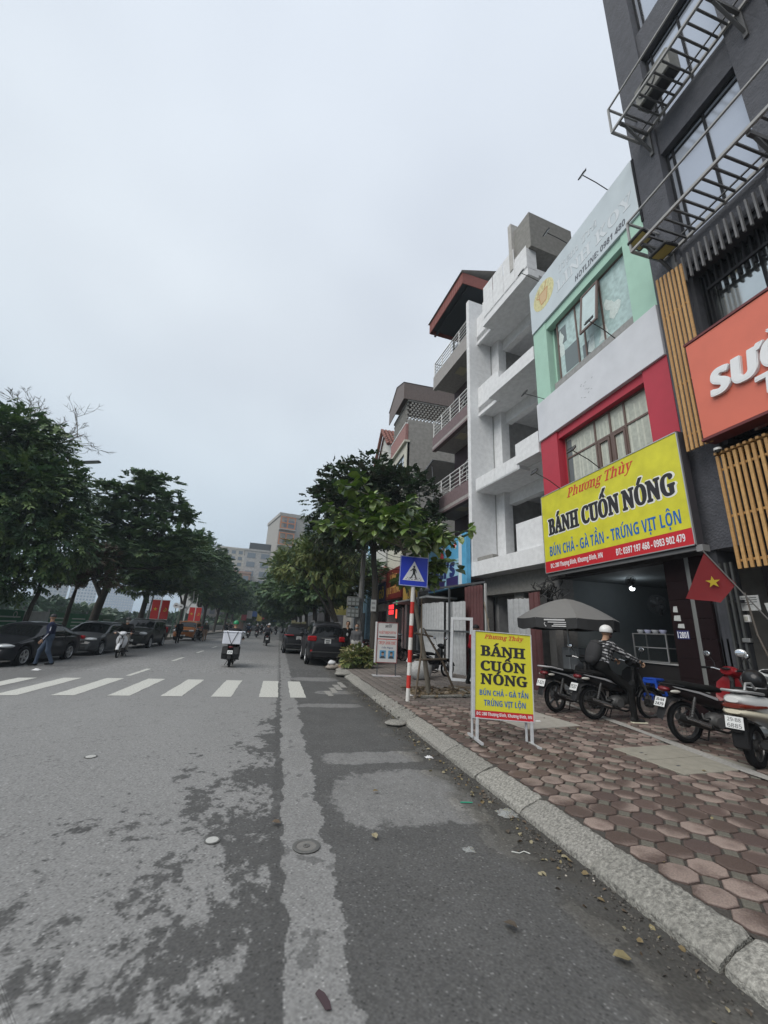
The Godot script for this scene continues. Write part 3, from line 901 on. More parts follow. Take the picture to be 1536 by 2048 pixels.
func building_green() -> void:
	var t := thing("green_red_building", "narrow shophouse with green upper floor, white band and red first floor", "building", V(7.5, 0, -10.22), FX)
	var W := 4.49
	var green := nm("mint_render", 0.36, 0.56, 0.46, 0.8, "clean", 0.35)
	var red := nm("red_render", 0.42, 0.028, 0.05, 0.55, "clean", 0.4)
	var white := nm("white_cladding", 0.60, 0.615, 0.65, 0.6, "clean", 0.3)
	var frm := mt("window_brown", 0.13, 0.085, 0.07, 0.45)
	var curt := nm("curtain_glass", 0.40, 0.42, 0.36, 0.3, "streak", 0.7)
	# side walls and roof
	var sw := MB.new()
	sw.bx(0.0, 0.15, 0.2, 13.5, -9.0, -0.26); sw.bx(W - 0.15, W, 0.2, 13.5, -9.0, -0.26); sw.bx(0.15, W - 0.15, 0.2, 12.0, -9.2, -9.0)
	sw.bx(0.15, W - 0.15, 11.75, 12.0, -9.0, -0.5)
	obj("wall", sw, nm("side_render", 0.33, 0.32, 0.30, 0.9, "streak", 0.3), t)
	# top cladding panel
	obj("sign_panel", MB.new().bx(0, W, 11.8, 13.62, -0.1, 0.05, 0.01), nm("pale_blue_panel", 0.52, 0.585, 0.62, 0.5, "clean", 0.22), t)
	obj("panel_edge", MB.new().bx(W, W + 0.05, 11.5, 13.62, -0.4, 0.03), mt("black_steel", 0.022, 0.023, 0.026, 0.55), t)
	panel_lettering(t)
	# green floor
	var g := MB.new()
	g.bx(0, 0.68, 9.0, 11.8, -0.25, 0.0); g.bx(3.85, W, 9.0, 11.8, -0.25, 0.0); g.bx(0.68, 3.85, 11.5, 11.8, -0.26, -0.02)
	g.bx(0.68, 0.74, 9.0, 11.5, -0.5, -0.25); g.bx(3.79, 3.85, 9.0, 11.5, -0.5, -0.25)
	obj("green_frame", g, green, t)
	obj("sill", MB.new().bx(0.74, 3.79, 9.0, 9.38, -0.4, -0.12), nm("sill_grey", 0.27, 0.27, 0.265, 0.9, "streak", 0.7), t)
	var teal := nm("papered_glass", 0.40, 0.53, 0.52, 0.25, "wear", 0.55)
	var w1 := window_unit(t, 0.95, 3.79, 9.38, 11.5, -0.18, frm, teal, [1.80, 2.10, 2.80], [])
	var patch := MB.new()
	for k in 9:
		var x := rr(1.05, 3.6); var y := rr(9.6, 11.2)
		var pp := PackedVector2Array()
		for a in 7: pp.append(Vector2(x, y) + Vector2.from_angle(TAU * a / 7.0) * rr(0.08, 0.3) * Vector2(0.7, 1.2))
		patch.poly(pp, 0.0, Transform3D(Basis(), V(0, 0, -0.2065 + 0.0004 * k)))
	obj("torn_paper", patch, nm("torn_paper", 0.56, 0.64, 0.62, 0.7, "dirt", 1.5), w1)
	var drk := MB.new()
	for q in [[1.2, 1.85, 9.5, 10.3], [1.95, 2.3, 9.45, 9.9], [1.0, 1.35, 10.6, 11.2]]: drk.bx(q[0], q[1], q[2], q[3], -0.2075, -0.2068)
	obj("dark_gap", drk, mt("dark_gap", 0.13, 0.16, 0.165, 0.2), w1)
	# the sash that stands open
	var sash := Node3D.new(); sash.name = "open_sash"; t.add_child(sash, true)
	sash.transform = Transform3D(Basis(Vector3.RIGHT, -0.13), V(0.12, 11.35, -0.08))
	obj("sash_frame", frame(MB.new(), 2.12, 2.78, -1.38, 0.0, 0.03, 0.06, 0.05), frm, sash)
	obj("pane", MB.new().bx(2.17, 2.73, -1.33, -0.05, 0.0, 0.01), nm("pane_pale", 0.46, 0.56, 0.56, 0.15, "dirt", 0.3), sash)
	# white band
	obj("white_band", MB.new().bx(0, W, 7.66, 9.0, -0.3, 0.06, 0.008), white, t)
	var marks := MB.new()
	for k in 11: marks.box(V(2.2 + rr(-0.25, 0.3), 8.35 + rr(-0.35, 0.3), 0.0605), V(rr(0.03, 0.10), rr(0.012, 0.03), 0.002), 0.0, Basis(Vector3.BACK, rr(-1, 1)))
	obj("scuff_mark", marks, mt("scuff", 0.38, 0.39, 0.42, 0.8), t)
	# red floor
	var r := MB.new()
	r.bx(0, 0.78, 4.3, 7.66, -0.25, 0.0); r.bx(3.86, W, 4.3, 7.66, -0.25, 0.0); r.bx(0.78, 3.86, 7.42, 7.66, -0.3, -0.05)
	r.bx(0.78, 0.84, 4.3, 7.42, -0.55, -0.25); r.bx(3.8, 3.86, 4.3, 7.42, -0.55, -0.25); r.bx(0.84, 3.8, 4.3, 4.5, -0.55, -0.1)
	obj("red_frame", r, red, t)
	var w2 := window_unit(t, 0.85, 3.8, 4.5, 7.42, -0.22, frm, curt, [2.02, 2.55, 3.02], [6.75])
	obj("sash_frame", frame(MB.new(), 2.1, 2.5, 4.6, 6.7, -0.2, 0.06, 0.05), frm, w2)
	obj("sash_frame", frame(MB.new(), 2.6, 3.0, 4.6, 6.7, -0.2, 0.06, 0.05), frm, w2)
	obj("dark_gap", MB.new().bx(0.9, 1.08, 4.6, 7.3, -0.2455, -0.2445), mt("dark_gap"), w2)
	var fold := MB.new()
	for k in 16: fold.box(V(1.15 + 0.165 * k + rr(-0.03, 0.03), 6.0, -0.252), V(0.05, 2.4, 0.012), 0.004, Basis(Vector3.BACK, rr(-0.03, 0.03)))
	obj("curtain_fold", fold, nm("curtain", 0.5, 0.52, 0.45, 0.8, "dirt", 0.6), w2)
	obj("beam", MB.new().bx(0.0, W, 3.25, 4.3, -0.3, -0.02), mt("beam_dark", 0.05, 0.045, 0.045, 0.8), t)
	shop_interior(t, W)
	yellow_sign()
	# floodlights on arms
	for q in [["floodlight arm at top right of the pale blue panel", 3.72, 13.64, 0.8, 0.25], ["floodlight arm in the middle of the pale blue panel's top edge", 2.05, 13.64, 0.75, 0.2], ["floodlight arm at the left end of the pale blue panel's top edge", 0.55, 13.64, 0.7, 0.16], ["floodlight in front of the green floor's open sash", 3.3, 9.02, 0.75, 0.35], ["floodlight arm at the left end of the white band", 0.35, 9.05, 0.7, 0.05]]:
		floodlight(q[0], V(7.5, q[2], -10.22 + q[1]), q[3], q[4], FX, "")
	for q in [["floodlight arm above the left end of the yellow sign", 0.85], ["floodlight arm above the middle of the yellow sign", 2.35]]:
		floodlight(q[0], V(7.2, 5.55, -9.83 + q[1]), 0.85, 0.42, FX, "")

func panel_lettering(t: Node3D) -> void:
	var dk := mt("hotline_grey", 0.10, 0.11, 0.13, 0.6)
	text(t, "HOTLINE: 0981 480", "sansbold", 2.22, 11.93, 1.86, 0.19, 0.055, dk, 0.005, 0.15)
	var gh := mt("ghost_letter", 0.40, 0.45, 0.47, 0.7)
	var lt := mt("ghost_light", 0.62, 0.66, 0.69, 0.7)
	text(t, "LINH KOY", "serifbold", 1.40, 12.30, 2.98, 0.42, 0.053, gh, 0.003)
	text(t, "LINH KOY", "serifbold", 1.425, 12.31, 2.97, 0.40, 0.0555, lt, 0.003)
	text(t, "Tiệm Trà", "serifregular", 1.50, 12.86, 1.70, 0.34, 0.053, gh, 0.003, 0.3)
	text(t, "Tiệm Trà", "serifregular", 1.515, 12.87, 1.69, 0.33, 0.0555, lt, 0.003, 0.3)
	var lg := Node3D.new(); lg.name = "logo"; t.add_child(lg, true); lg.position = V(0.76, 12.85, 0.05)
	obj("disc", MB.new().poly(ellipse(0.55, 0.52, 26), 0.004, Transform3D(Basis(), V(0, 0, 0.004))), nm("logo_yellow", 0.60, 0.56, 0.30, 0.6, "wear", 0.9), lg)
	var om := mt("logo_orange", 0.50, 0.24, 0.10, 0.6)
	var cup := P2([-0.24, 0.15, 0.24, 0.15, 0.14, -0.30, -0.14, -0.30])
	var cm := MB.new()
	for k in 4:
		var a := cup[k]; var b := cup[(k + 1) % 4]
		cm.bar(V(a.x, a.y, 0.0065), V(b.x, b.y, 0.0065), 0.028, 0.004, Vector3.BACK)
	cm.bar(V(0.05, 0.15, 0.0065), V(0.2, 0.42, 0.0065), 0.03, 0.004, Vector3.BACK)
	cm.bar(V(-0.36, 0.12, 0.0065), V(-0.2, 0.32, 0.0065), 0.03, 0.004, Vector3.BACK); cm.bar(V(-0.36, 0.12, 0.0065), V(-0.22, 0.0, 0.0065), 0.03, 0.004, Vector3.BACK)
	obj("cup", cm, om, lg)
	obj("cup_fill", MB.new().poly(cup, 0.0, Transform3D(Basis(), V(0, 0, 0.0055))), mt("logo_fill", 0.58, 0.42, 0.24, 0.6), lg)

func ellipse(a: float, b: float, k: int) -> PackedVector2Array:
	var r := PackedVector2Array()
	for i in k: r.append(Vector2(a * cos(TAU * i / k), b * sin(TAU * i / k)))
	return r

func yellow_sign() -> void:
	var s := thing("yellow_shop_sign", "large yellow shop sign with black letters and red band over the eatery", "sign", V(7.1, 3.37, -9.83), FX)
	var ym := nm("sign_yellow", 0.60, 0.57, 0.03, 0.5, "dirt", 0.3)
	obj("panel", MB.new().bx(0, 4.31, 0.31, 2.23, -0.02, 0.0), ym, s)
	obj("red_band", MB.new().bx(0, 4.31, 0, 0.309, -0.02, 0.0), mt("sign_red", 0.50, 0.014, 0.022, 0.5), s)
	obj("frame", MB.new().bx(-0.02, 4.33, -0.03, 2.26, -0.20, -0.021, 0.008), mt("sign_frame", 0.05, 0.045, 0.05, 0.5), s)
	var fr := MB.new()
	fr.bx(-0.02, 0.0, -0.02, 2.25, -0.02, 0.012); fr.bx(4.31, 4.33, -0.02, 2.25, -0.02, 0.012); fr.bx(-0.02, 4.33, 2.23, 2.25, -0.019, 0.012); fr.bx(-0.02, 4.33, -0.02, -0.001, -0.019, 0.012)
	obj("edge_trim", fr, mt("alu", 0.5, 0.5, 0.5, 0.35, 0.6), s)
	sign_words(s, 4.31, 2.23)
	obj("truss", MB.new().bx(-0.02, 4.4, -0.10, -0.035, -0.12, -0.06).bx(0.3, 0.34, -0.1, -0.03, -0.35, -0.05).bx(4.3, 4.42, -0.14, -0.02, -0.18, -0.02), mt("truss_grey", 0.2, 0.2, 0.2, 0.5), s)

func sign_words(s: Node3D, w: float, h: float) -> void:
	var black := mt("letter_black", 0.018, 0.017, 0.02, 0.6)
	var outl := mt("letter_outline", 0.75, 0.75, 0.70, 0.6)
	var blue := mt("letter_blue", 0.012, 0.12, 0.40, 0.6)
	var redl := mt("letter_red", 0.55, 0.05, 0.03, 0.6)
	text(s, "Phương Thùy", "serifbold", 1.07, 1.80, 2.1, 0.36, 0.004, redl, 0.003, 0.35)
	text(s, "BÁNH CUỐN NÓNG", "serifbold", 0.235, 1.015, 3.90, 0.735, 0.002, outl, 0.002, 0.0, 0.045)
	text(s, "BÁNH CUỐN NÓNG", "serifbold", 0.26, 1.035, 3.85, 0.69, 0.006, black, 0.003, 0.0, 0.022)
	text(s, "BÚN CHẢ - GÀ TẦN - TRỨNG VỊT LỘN", "sansbold", 0.23, 0.36, 3.9, 0.50, 0.004, blue, 0.003)
	var wt := mt("letter_white", 0.74, 0.75, 0.76, 0.5)
	text(s, "ĐC: 280 Thượng Đình, Khương Đình, HN", "sansbold", 0.22, 0.065, 1.9, 0.17, 0.004, wt, 0.003)
	text(s, "ĐT: 0397 197 468 - 0983 902 479", "sansbold", 2.52, 0.08, 1.63, 0.15, 0.004, wt, 0.003)

func shop_interior(t: Node3D, W: float) -> void:
	# open ground floor, one room deep
	var wl := MB.new()
	wl.bx(0.15, 0.3, 0.2, 3.25, -6.0, -0.3); wl.bx(W - 0.35, W - 0.15, 0.2, 3.25, -6.0, -0.5); wl.bx(0.3, W - 0.35, 2.15, 3.25, -6.2, -6.0)
	wl.bx(0.3, W - 0.35, 3.25, 3.4, -6.2, -0.3)
	obj("room_wall", wl, nm("room_grey", 0.15, 0.165, 0.17, 0.8, "clean", 0.4), t)
	obj("dado", MB.new().bx(0.3, W - 0.35, 0.2, 2.15, -6.2, -5.98), mt("dado_dark", 0.035, 0.03, 0.03, 0.7), t)
	obj("room_floor", MB.new().bx(0.0, W, 0.15, 0.46, -6.2, -0.05), nm("floor_tile", 0.16, 0.14, 0.13, 0.5, "dirt", 0.8), t)
	obj("pilaster", MB.new().bx(3.62, 4.45, 0.2, 3.3, -0.5, -0.05), nm("pilaster_maroon", 0.017, 0.010, 0.011, 0.6, "dirt", 0.9), t)
	obj("pilaster", MB.new().bx(0.0, 0.32, 0.2, 3.3, -0.5, -0.05), nm("pilaster_grey", 0.16, 0.155, 0.15, 0.8, "streak", 0.9), t)
	for k in 8: obj("pilaster_tile", MB.new().bx(3.63, 4.44, 0.3 + 0.36 * k, 0.65 + 0.36 * k, -0.05, -0.042, 0.003), nm("pilaster_maroon"), t)
	# stickers and house number on the right pilaster
	var hn := thing("house_number_plate", "small dark blue plate with white number 280 on the pilaster", "sign", V(7.535, 1.72, -6.52), FX)
	obj("plate", MB.new().bx(0, 0.25, 0, 0.16, -0.01, 0.0, 0.003), mt("plate_navy", 0.02, 0.025, 0.12, 0.4), hn)
	text(hn, "280", "sansbold", 0.055, 0.02, 0.14, 0.115, 0.003, mt("letter_white"), 0.002)
	obj("border", MB.new().bx(0.015, 0.03, 0.02, 0.14, 0.0, 0.002).bx(0.215, 0.235, 0.02, 0.14, 0.0, 0.002), mt("letter_white"), hn)
	var st := [["top white sticker on the pilaster above the house number", 0.0, 0.50, 0.1, 0.12], ["wider white sticker on the pilaster under the top one", -0.01, 0.335, 0.15, 0.11], ["torn white sticker on the pilaster just above the house number", 0.05, 0.20, 0.14, 0.085]]
	for q in st:
		var o := obj("paper_sticker", MB.new().poly(P2([0, 0.01, q[3], 0, q[3] * 0.97, q[4], 0.02, q[4] * 0.96]), 0.002, Transform3D(Basis(), V(0, 0, 0))), nm("paper_old", 0.46, 0.47, 0.46, 0.8, "dirt", 2.0))
		o.position = V(7.535, 1.72 + q[2], -6.53 + q[1]); o.rotation.y = FX
		tag(o, q[0], "sticker")
	# lit ceiling bulb and tube
	var lamp := thing("ceiling_lamp", "lit round bulb hanging from the eatery ceiling", "lamp", V(8.9, 2.98, -8.78), FX)
	obj("cord", MB.new().cyl(V(0, 0.27, 0), V(0, 0.1, 0), 0.006, -1, 5), mt("lamp_black", 0.03, 0.03, 0.032, 0.5), lamp)
	obj("socket", MB.new().cyl(V(0, 0.1, 0), V(0, 0.05, 0), 0.025), mt("plastic_white", 0.7, 0.7, 0.68, 0.4), lamp)
	obj("bulb", MB.new().ball(V(0, 0, 0), V(0.065, 0.06, 0.065), 14, 9), glow("bulb_glow", 0.9, 0.96, 0.98, 3.0), lamp)
	var li := OmniLight3D.new(); li.name = "bulb_light"; li.light_energy = 0.10; li.omni_range = 12.0; li.omni_attenuation = 2.0; li.light_size = 0.06; li.shadow_enabled = true; li.light_color = Color(0.93, 0.97, 1.0)
	lamp.add_child(li)
	wall_fan("black wall fan high on the eatery back wall beside the lit bulb", V(9.6, 2.62, -8.75), 0.23)
	wall_fan("small black wall fan above the lit bulb under the yellow sign", V(8.2, 3.05, -8.1), 0.13)
	# counter with glass cabinet
	var ct := thing("serving_counter", "dark serving counter inside the eatery", "counter", V(8.3, 0.46, -7.35), FX)
	obj("body", MB.new().bx(-1.2, 0.75, 0, 0.72, -0.6, 0.0, 0.01), mt("counter_dark", 0.03, 0.028, 0.028, 0.5), ct)
	obj("top", MB.new().bx(-1.25, 0.8, 0.722, 0.755, -0.63, 0.04, 0.006), nm("steel_top", 0.42, 0.42, 0.41, 0.3, "dirt", 0.8), ct)
	obj("strip", MB.new().bx(0.15, 0.75, 0.55, 0.575, 0.001, 0.012).bx(0.15, 0.75, 0.2, 0.22, 0.001, 0.012), mt("strip_tan", 0.55, 0.45, 0.33, 0.6), ct)
	var cb := thing("glass_cabinet", "glass food display cabinet with steel frame on the counter", "cabinet", V(8.25, 1.216, -8.3), FX)
	var st2 := mt("alu", 0.5, 0.5, 0.5, 0.35, 0.6)
	for x in [0.0, 0.87]:
		for z in [-0.4, -0.02]: obj("post", MB.new().bx(x, x + 0.025, 0, 0.62, z, z + 0.025), st2, cb)
	for y in [0.0, 0.3, 0.6]: obj("shelf", MB.new().bx(0.026, 0.869, y, y + 0.02, -0.4, 0.0), st2, cb)
	obj("pane", MB.new().bx(0.03, 0.865, 0.022, 0.595, -0.008, -0.004), glass("clear_glass", 0.05, 0.055, 0.055, 0.1), cb)
	for k in 4:
		var bw := thing("food_bowl", "%s pale bowl on top of the glass cabinet" % ["leftmost", "second", "third", "rightmost"][k], "bowl", V(8.4, 1.837, -8.2 + 0.2 * k), 0.0, "")
		obj("bowl", MB.new().lathe([Vector2(0.0, 0.0), Vector2(0.04, 0.0), Vector2(0.07, 0.05), Vector2(0.075, 0.08), Vector2(0.068, 0.08), Vector2(0.03, 0.02), Vector2(0, 0.015)], 14), mt("bowl_%d" % (k % 2), 0.5, 0.52, 0.55 if k % 2 == 0 else 0.7, 0.35), bw)
	# steel cart under the umbrella
	var cart := thing("steel_food_cart", "grey steel cupboard of a food cart under the umbrella", "cart", V(7.2, 0.27, -9.55), FX)
	obj("body", MB.new().bx(0, 0.62, 0.12, 1.15, -0.5, 0.0, 0.015), nm("cart_steel", 0.20, 0.205, 0.205, 0.45, "dirt", 0.7), cart)
	obj("door", MB.new().bx(0.05, 0.57, 0.2, 1.08, 0.001, 0.014, 0.005), nm("cart_door", 0.27, 0.275, 0.275, 0.45, "dirt", 0.6), cart)
	obj("handle", MB.new().tube([V(0.5, 0.6, 0.014), V(0.5, 0.6, 0.04), V(0.5, 0.75, 0.04), V(0.5, 0.75, 0.014)], 0.008, 6), st2, cart)
	for x in [0.06, 0.56]: obj("castor", MB.new().cyl(V(x - 0.015, 0.06, -0.1), V(x + 0.015, 0.06, -0.1), 0.06, -1, 12), mt("rubber", 0.025, 0.025, 0.026, 0.8), cart)
	# blue plastic stool
	var sl := thing("blue_plastic_stool", "blue plastic stool standing at the eatery entrance", "stool", V(7.8, 0.46, -7.45), 0.2)
	var bm := mt("plastic_blue", 0.015, 0.07, 0.42, 0.35)
	obj("seat", MB.new().box(V(0, 0.44, 0), V(0.28, 0.03, 0.28), 0.012), bm, sl)
	for a in [-1, 1]:
		for b in [-1, 1]: obj("leg", MB.new().tube([V(0.115 * a, 0.43, 0.115 * b), V(0.16 * a, 0.0, 0.16 * b)], [0.03, 0.026], 6), bm, sl)
	obj("apron", frame(MB.new(), -0.15, 0.15, 0.36, 0.43, 0.15, 0.02, 0.02).bx(-0.15, -0.13, 0.36, 0.42, -0.13, 0.13).bx(0.13, 0.15, 0.36, 0.42, -0.13, 0.13).bx(-0.13, 0.13, 0.36, 0.42, -0.15, -0.13), bm, sl)
	obj("stretcher", MB.new().bx(-0.145, 0.145, 0.12, 0.15, 0.135, 0.15).bx(-0.15, -0.135, 0.12, 0.15, -0.13, 0.13).bx(0.135, 0.15, 0.12, 0.15, -0.13, 0.13), bm, sl)
	# chalk-dark tables at the back
	for k in 2:
		var tb := thing("eatery_table", ["dark low table at the back left of the eatery", "dark low table at the back right of the eatery"][k], "table", V(11.5, 0.46, -9.0 + 1.6 * k))
		obj("top", MB.new().box(V(0, 0.7, 0), V(0.9, 0.03, 0.6), 0.006), mt("table_steel", 0.3, 0.3, 0.3, 0.3, 0.5), tb)
		for a in [-1, 1]:
			for b in [-1, 1]: obj("leg", MB.new().cyl(V(0.4 * a, 0, 0.26 * b), V(0.4 * a, 0.685, 0.26 * b), 0.015), mt("lamp_black"), tb)

func wall_fan(label: String, at: Vector3, r: float) -> void:
	var f := thing("wall_fan", label, "fan", at, FX + 0.25)
	var m := mt("lamp_black", 0.03, 0.03, 0.032, 0.5)
	obj("motor", MB.new().cyl(V(0, 0, -r * 0.5), V(0, 0, -0.02), r * 0.25, r * 0.3), m, f)
	var cage := MB.new()
	for q in [1.0, 0.8, 0.6, 0.4]: cage.ringlathe([Vector2(r * q - 0.004, -0.004), Vector2(r * q + 0.004, -0.004), Vector2(r * q + 0.004, 0.004), Vector2(r * q - 0.004, 0.004)], 22, Transform3D(Basis(Vector3.RIGHT, PI / 2), V(0, 0, 0.05 * (1.2 - q))))
	for k in 16:
		var a := TAU * k / 16.0
		cage.cyl(V(0, 0, 0.06), V(cos(a) * r, sin(a) * r, 0.0), 0.003, -1, 4)
	obj("cage", cage, m, f)
	for k in 3: obj("blade", MB.new().box(V(0, 0, 0), V(r * 1.5, r * 0.34, 0.006), 0.002, Basis(Vector3.BACK, k * PI / 3.0 * 2.0 + 0.4) * Basis(Vector3.RIGHT, 0.5)), m, f)
	obj("wall_arm", MB.new().bx(-0.03, 0.03, -r * 1.2, -r * 0.2, -r * 0.7, -r * 0.5), m, f)

func building_concrete() -> void:
	# slightly turned front; local x runs from its left fin to the green building
	var t := thing("white_concrete_building", "unfinished white building with open floors and stepped balconies", "building", V(7.05, 0, -14.4), -1.4624)
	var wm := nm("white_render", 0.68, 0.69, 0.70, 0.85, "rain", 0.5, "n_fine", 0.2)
	var rough := nm("raw_concrete", 0.23, 0.225, 0.21, 0.95, "streak", 0.5, "n_fine", 0.5)
	var W := 4.15
	obj("side_fin", MB.new().bx(-0.15, 0.08, 3.95, 17.1, -1.15, 0.0, 0.01), wm, t)
	var base := MB.new()
	base.bx(-0.15, W, 3.78, 4.32, -1.6, 0.02); base.bx(0.08, W, 4.32, 4.34, -1.2, -0.3)
	obj("base_beam", base, wm, t)
	var bk := MB.new()
	bk.bx(0.08, 0.62, 4.32, 17.0, -1.6, -1.2)
	bk.bx(3.9, W, 4.32, 15.6, -5.0, -1.2)
	obj("rear_wall", bk, wm, t)
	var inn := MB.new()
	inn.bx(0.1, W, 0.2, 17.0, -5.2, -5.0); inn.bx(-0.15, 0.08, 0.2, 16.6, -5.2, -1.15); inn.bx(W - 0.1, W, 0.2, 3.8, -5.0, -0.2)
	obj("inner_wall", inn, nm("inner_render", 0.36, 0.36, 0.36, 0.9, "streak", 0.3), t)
	var ys := [14.75, 11.0, 7.28]
	for k in 3:
		var y: float = ys[k]
		var sl := MB.new()
		sl.bx(0.1, W, y + 0.02, y + 0.3, -5.0, -0.42)
		sl.bx(0.62, W, y - 0.5, y + 0.02, -1.75, -1.45)
		obj("floor_slab", sl, wm, t)
	# stepped fascias: the far part set back and taller, the near part proud
	obj("fascia", MB.new().bx(0.08, 1.2, 14.62, 16.1, -0.55, -0.42, 0.006), wm, t)
	obj("fascia", MB.new().bx(1.2, W, 14.95, 15.9, -0.45, 0.0, 0.006), wm, t)
	obj("canopy", MB.new().bx(1.2, W, 14.62, 14.94, -0.5, 0.0, 0.006), wm, t)
	for k in 4: obj("fascia_panel", MB.new().bx(1.32 + 0.72 * k, 2.0 + 0.72 * k if k < 3 else 4.15, 15.0, 16.6 if k < 3 else 16.0, 0.0, 0.02, 0.004), wm, t)
	obj("fascia", MB.new().bx(0.08, 1.45, 10.86, 12.3, -0.55, -0.42, 0.006), wm, t)
	obj("fascia", MB.new().bx(1.45, W, 10.88, 11.42, -0.5, 0.0, 0.006), wm, t)
	obj("return_wall", MB.new().bx(1.45, 1.6, 11.42, 12.25, -1.2, -0.42), wm, t)
	obj("fascia", MB.new().bx(0.25, 3.0, 7.22, 7.78, -0.55, -0.1, 0.006), wm, t)
	for k in 4: obj("fascia_panel", MB.new().bx(0.28 + 0.66 * k, 0.92 + 0.66 * k, 7.26, 7.76, -0.1, -0.085, 0.003), wm, t)
	obj("fascia", MB.new().bx(3.0, W, 7.35, 8.1, -0.55, 0.05, 0.006), wm, t)
	obj("parapet", MB.new().bx(2.65, W, 4.34, 5.3, -0.5, -0.1, 0.006), wm, t)
	obj("ceiling_patch", MB.new().bx(2.6, 3.3, 10.95, 11.0, -3.2, -2.6).bx(2.6, 3.3, 7.2, 7.28, -3.2, -2.6), mt("patch_dark", 0.2, 0.2, 0.2, 0.9), t)
	obj("rubble_sill", MB.new().bx(0.1, 1.1, 4.34, 4.55, -0.5, -0.2, 0.03), rough, t)
	obj("stair_wall", MB.new().bx(3.2, 3.4, 15.6, 18.0, -2.2, 0.05, 0.01), nm("raw_light", 0.42, 0.41, 0.39, 0.9, "streak", 0.5), t)
	obj("stair_wall", MB.new().bx(3.405, 4.3, 15.9, 17.6, -2.2, -0.1), rough, t)
	# ground floor opening: grey lintel, columns
	obj("lintel", MB.new().bx(-0.1, W, 3.1, 3.775, -1.5, -0.6), rough, t)
	obj("column", MB.new().bx(1.5, 2.0, 0.2, 3.1, -1.4, -0.8), rough, t)
	obj("shutter", MB.new().bx(2.0, W, 0.2, 3.1, -1.9, -1.8), nm("shutter_grey", 0.12, 0.12, 0.12, 0.7, "dirt", 0.7), t)
	# corrugated sheets closing the site
	var zinc := nm("zinc_sheet", 0.40, 0.41, 0.415, 0.5, "streak", 0.5)
	var rust := nm("maroon_sheet", 0.10, 0.035, 0.035, 0.6, "streak", 0.6)
	corrugated("white corrugated steel door right of the yellow sandwich board", V(6.72, 0.26, -11.3), -1.25, 0.95, 2.45, zinc)
	corrugated("maroon corrugated sheet beside the white corrugated door", V(6.95, 0.26, -10.5), -1.45, 0.5, 2.6, rust)
	corrugated("tall maroon corrugated sheet at the white building's left end", V(6.72, 0.24, -14.3), -1.46, 1.25, 3.1, rust)
	corrugated("left wide white corrugated fence panel behind the steel frame", V(6.0, 0.22, -17.1), -1.42, 1.9, 2.6, zinc)
	corrugated("right white corrugated fence panel behind the leaning white frame", V(6.25, 0.23, -15.0), -1.35, 1.2, 2.55, zinc)
	# square steel frame in front of the sheets
	var ff := thing("steel_fence_frame", "dark square-tube frame standing before the corrugated fence", "frame", V(5.75, 0.22, -17.0), -1.38)
	var dm := mt("dark_tube", 0.07, 0.075, 0.08, 0.5)
	for y in [1.45, 3.1]: obj("rail", MB.new().bx(0, 4.6, y, y + 0.07, -0.03, 0.03), dm, ff)
	for x in [0.0, 2.4, 4.56]: obj("post", MB.new().bx(x, x + 0.06, 0, 3.09, -0.03, 0.03), dm if x < 4 else mt("post_pale", 0.45, 0.45, 0.44, 0.5), ff)
	var wf := thing("leaning_window_frame", "white window frame leaning against the corrugated fence", "frame", V(5.33, 0.21, -12.55), -0.65)
	wf.rotation.x = -0.12
	obj("frame", frame(MB.new(), 0, 0.72, 0, 1.95, 0.0, 0.09, 0.05), nm("frame_white", 0.6, 0.61, 0.62, 0.5, "dirt", 1.0), wf)
	for q in [["tall thin wooden pole leaning before the maroon sheet", V(6.4, 0.24, -11.4), V(-0.15, 2.4, -0.5), 0.02], ["short pale stick leaning left of the white door", V(6.3, 0.24, -11.9), V(0.2, 1.9, -0.2), 0.016]]:
		var o := obj("leaning_pole", MB.new().tube([V(0, 0, 0), q[2]], q[3], 6), mt("pole_wood", 0.24, 0.2, 0.15, 0.9))
		o.position = q[1]; tag(o, q[0], "pole")
	var tg := thing("red_warning_flag", "small red diamond cloth tied on the white corrugated door", "cloth", V(6.62, 1.35, -11.0), -1.25)
	obj("cloth", MB.new().poly(P2([0, 0.2, 0.09, 0.02, 0.03, -0.22, -0.07, 0.0]), 0.006), mt("cloth_red", 0.6, 0.02, 0.03, 0.7), tg)
	# tangle of cable at the corner of the eatery
	var cbm := mt("cable_black", 0.02, 0.02, 0.02, 0.6)
	var cb := MB.new()
	for k in 12:
		var pts := []
		var q := V(7.2 + rr(-0.1, 0.1), 3.0 + rr(-0.1, 0.15), -10.0 + rr(-0.2, 0.4))
		for i in 7:
			pts.append(q); q += V(rr(-0.16, 0.16), rr(-0.22, 0.2), rr(-0.22, 0.22))
		cb.tube(pts, 0.016, 5)
	tag(obj("cable_tangle", cb, cbm), "tangled black cables at the corner beside the eatery entrance", "cables")

func corrugated(label: String, at: Vector3, turn: float, w: float, h: float, m: Material) -> void:
	var t := thing("corrugated_sheet", label, "metal sheet", at, turn)
	var n := int(w / 0.05)
	var rings := []
	for y in [0.0, h * 0.5, h]:
		var r := PackedVector3Array()
		for i in n + 1:
			var ph := i % 4
			var zz: float = 0.0 if ph == 0 or ph == 3 else 0.05
			r.append(V(w * i / n, y + (0.015 * sin(i * 2.1) if y > h * 0.9 else 0.0), zz))
		rings.append(r)
	obj("sheet", MB.new().loft(rings, false, false, false), m, t)
	for y in [h * 0.25, h * 0.75]: obj("batten", MB.new().bx(0, w, y, y + 0.05, -0.05, -0.005), mt("dark_tube", 0.07, 0.075, 0.08, 0.5), t)

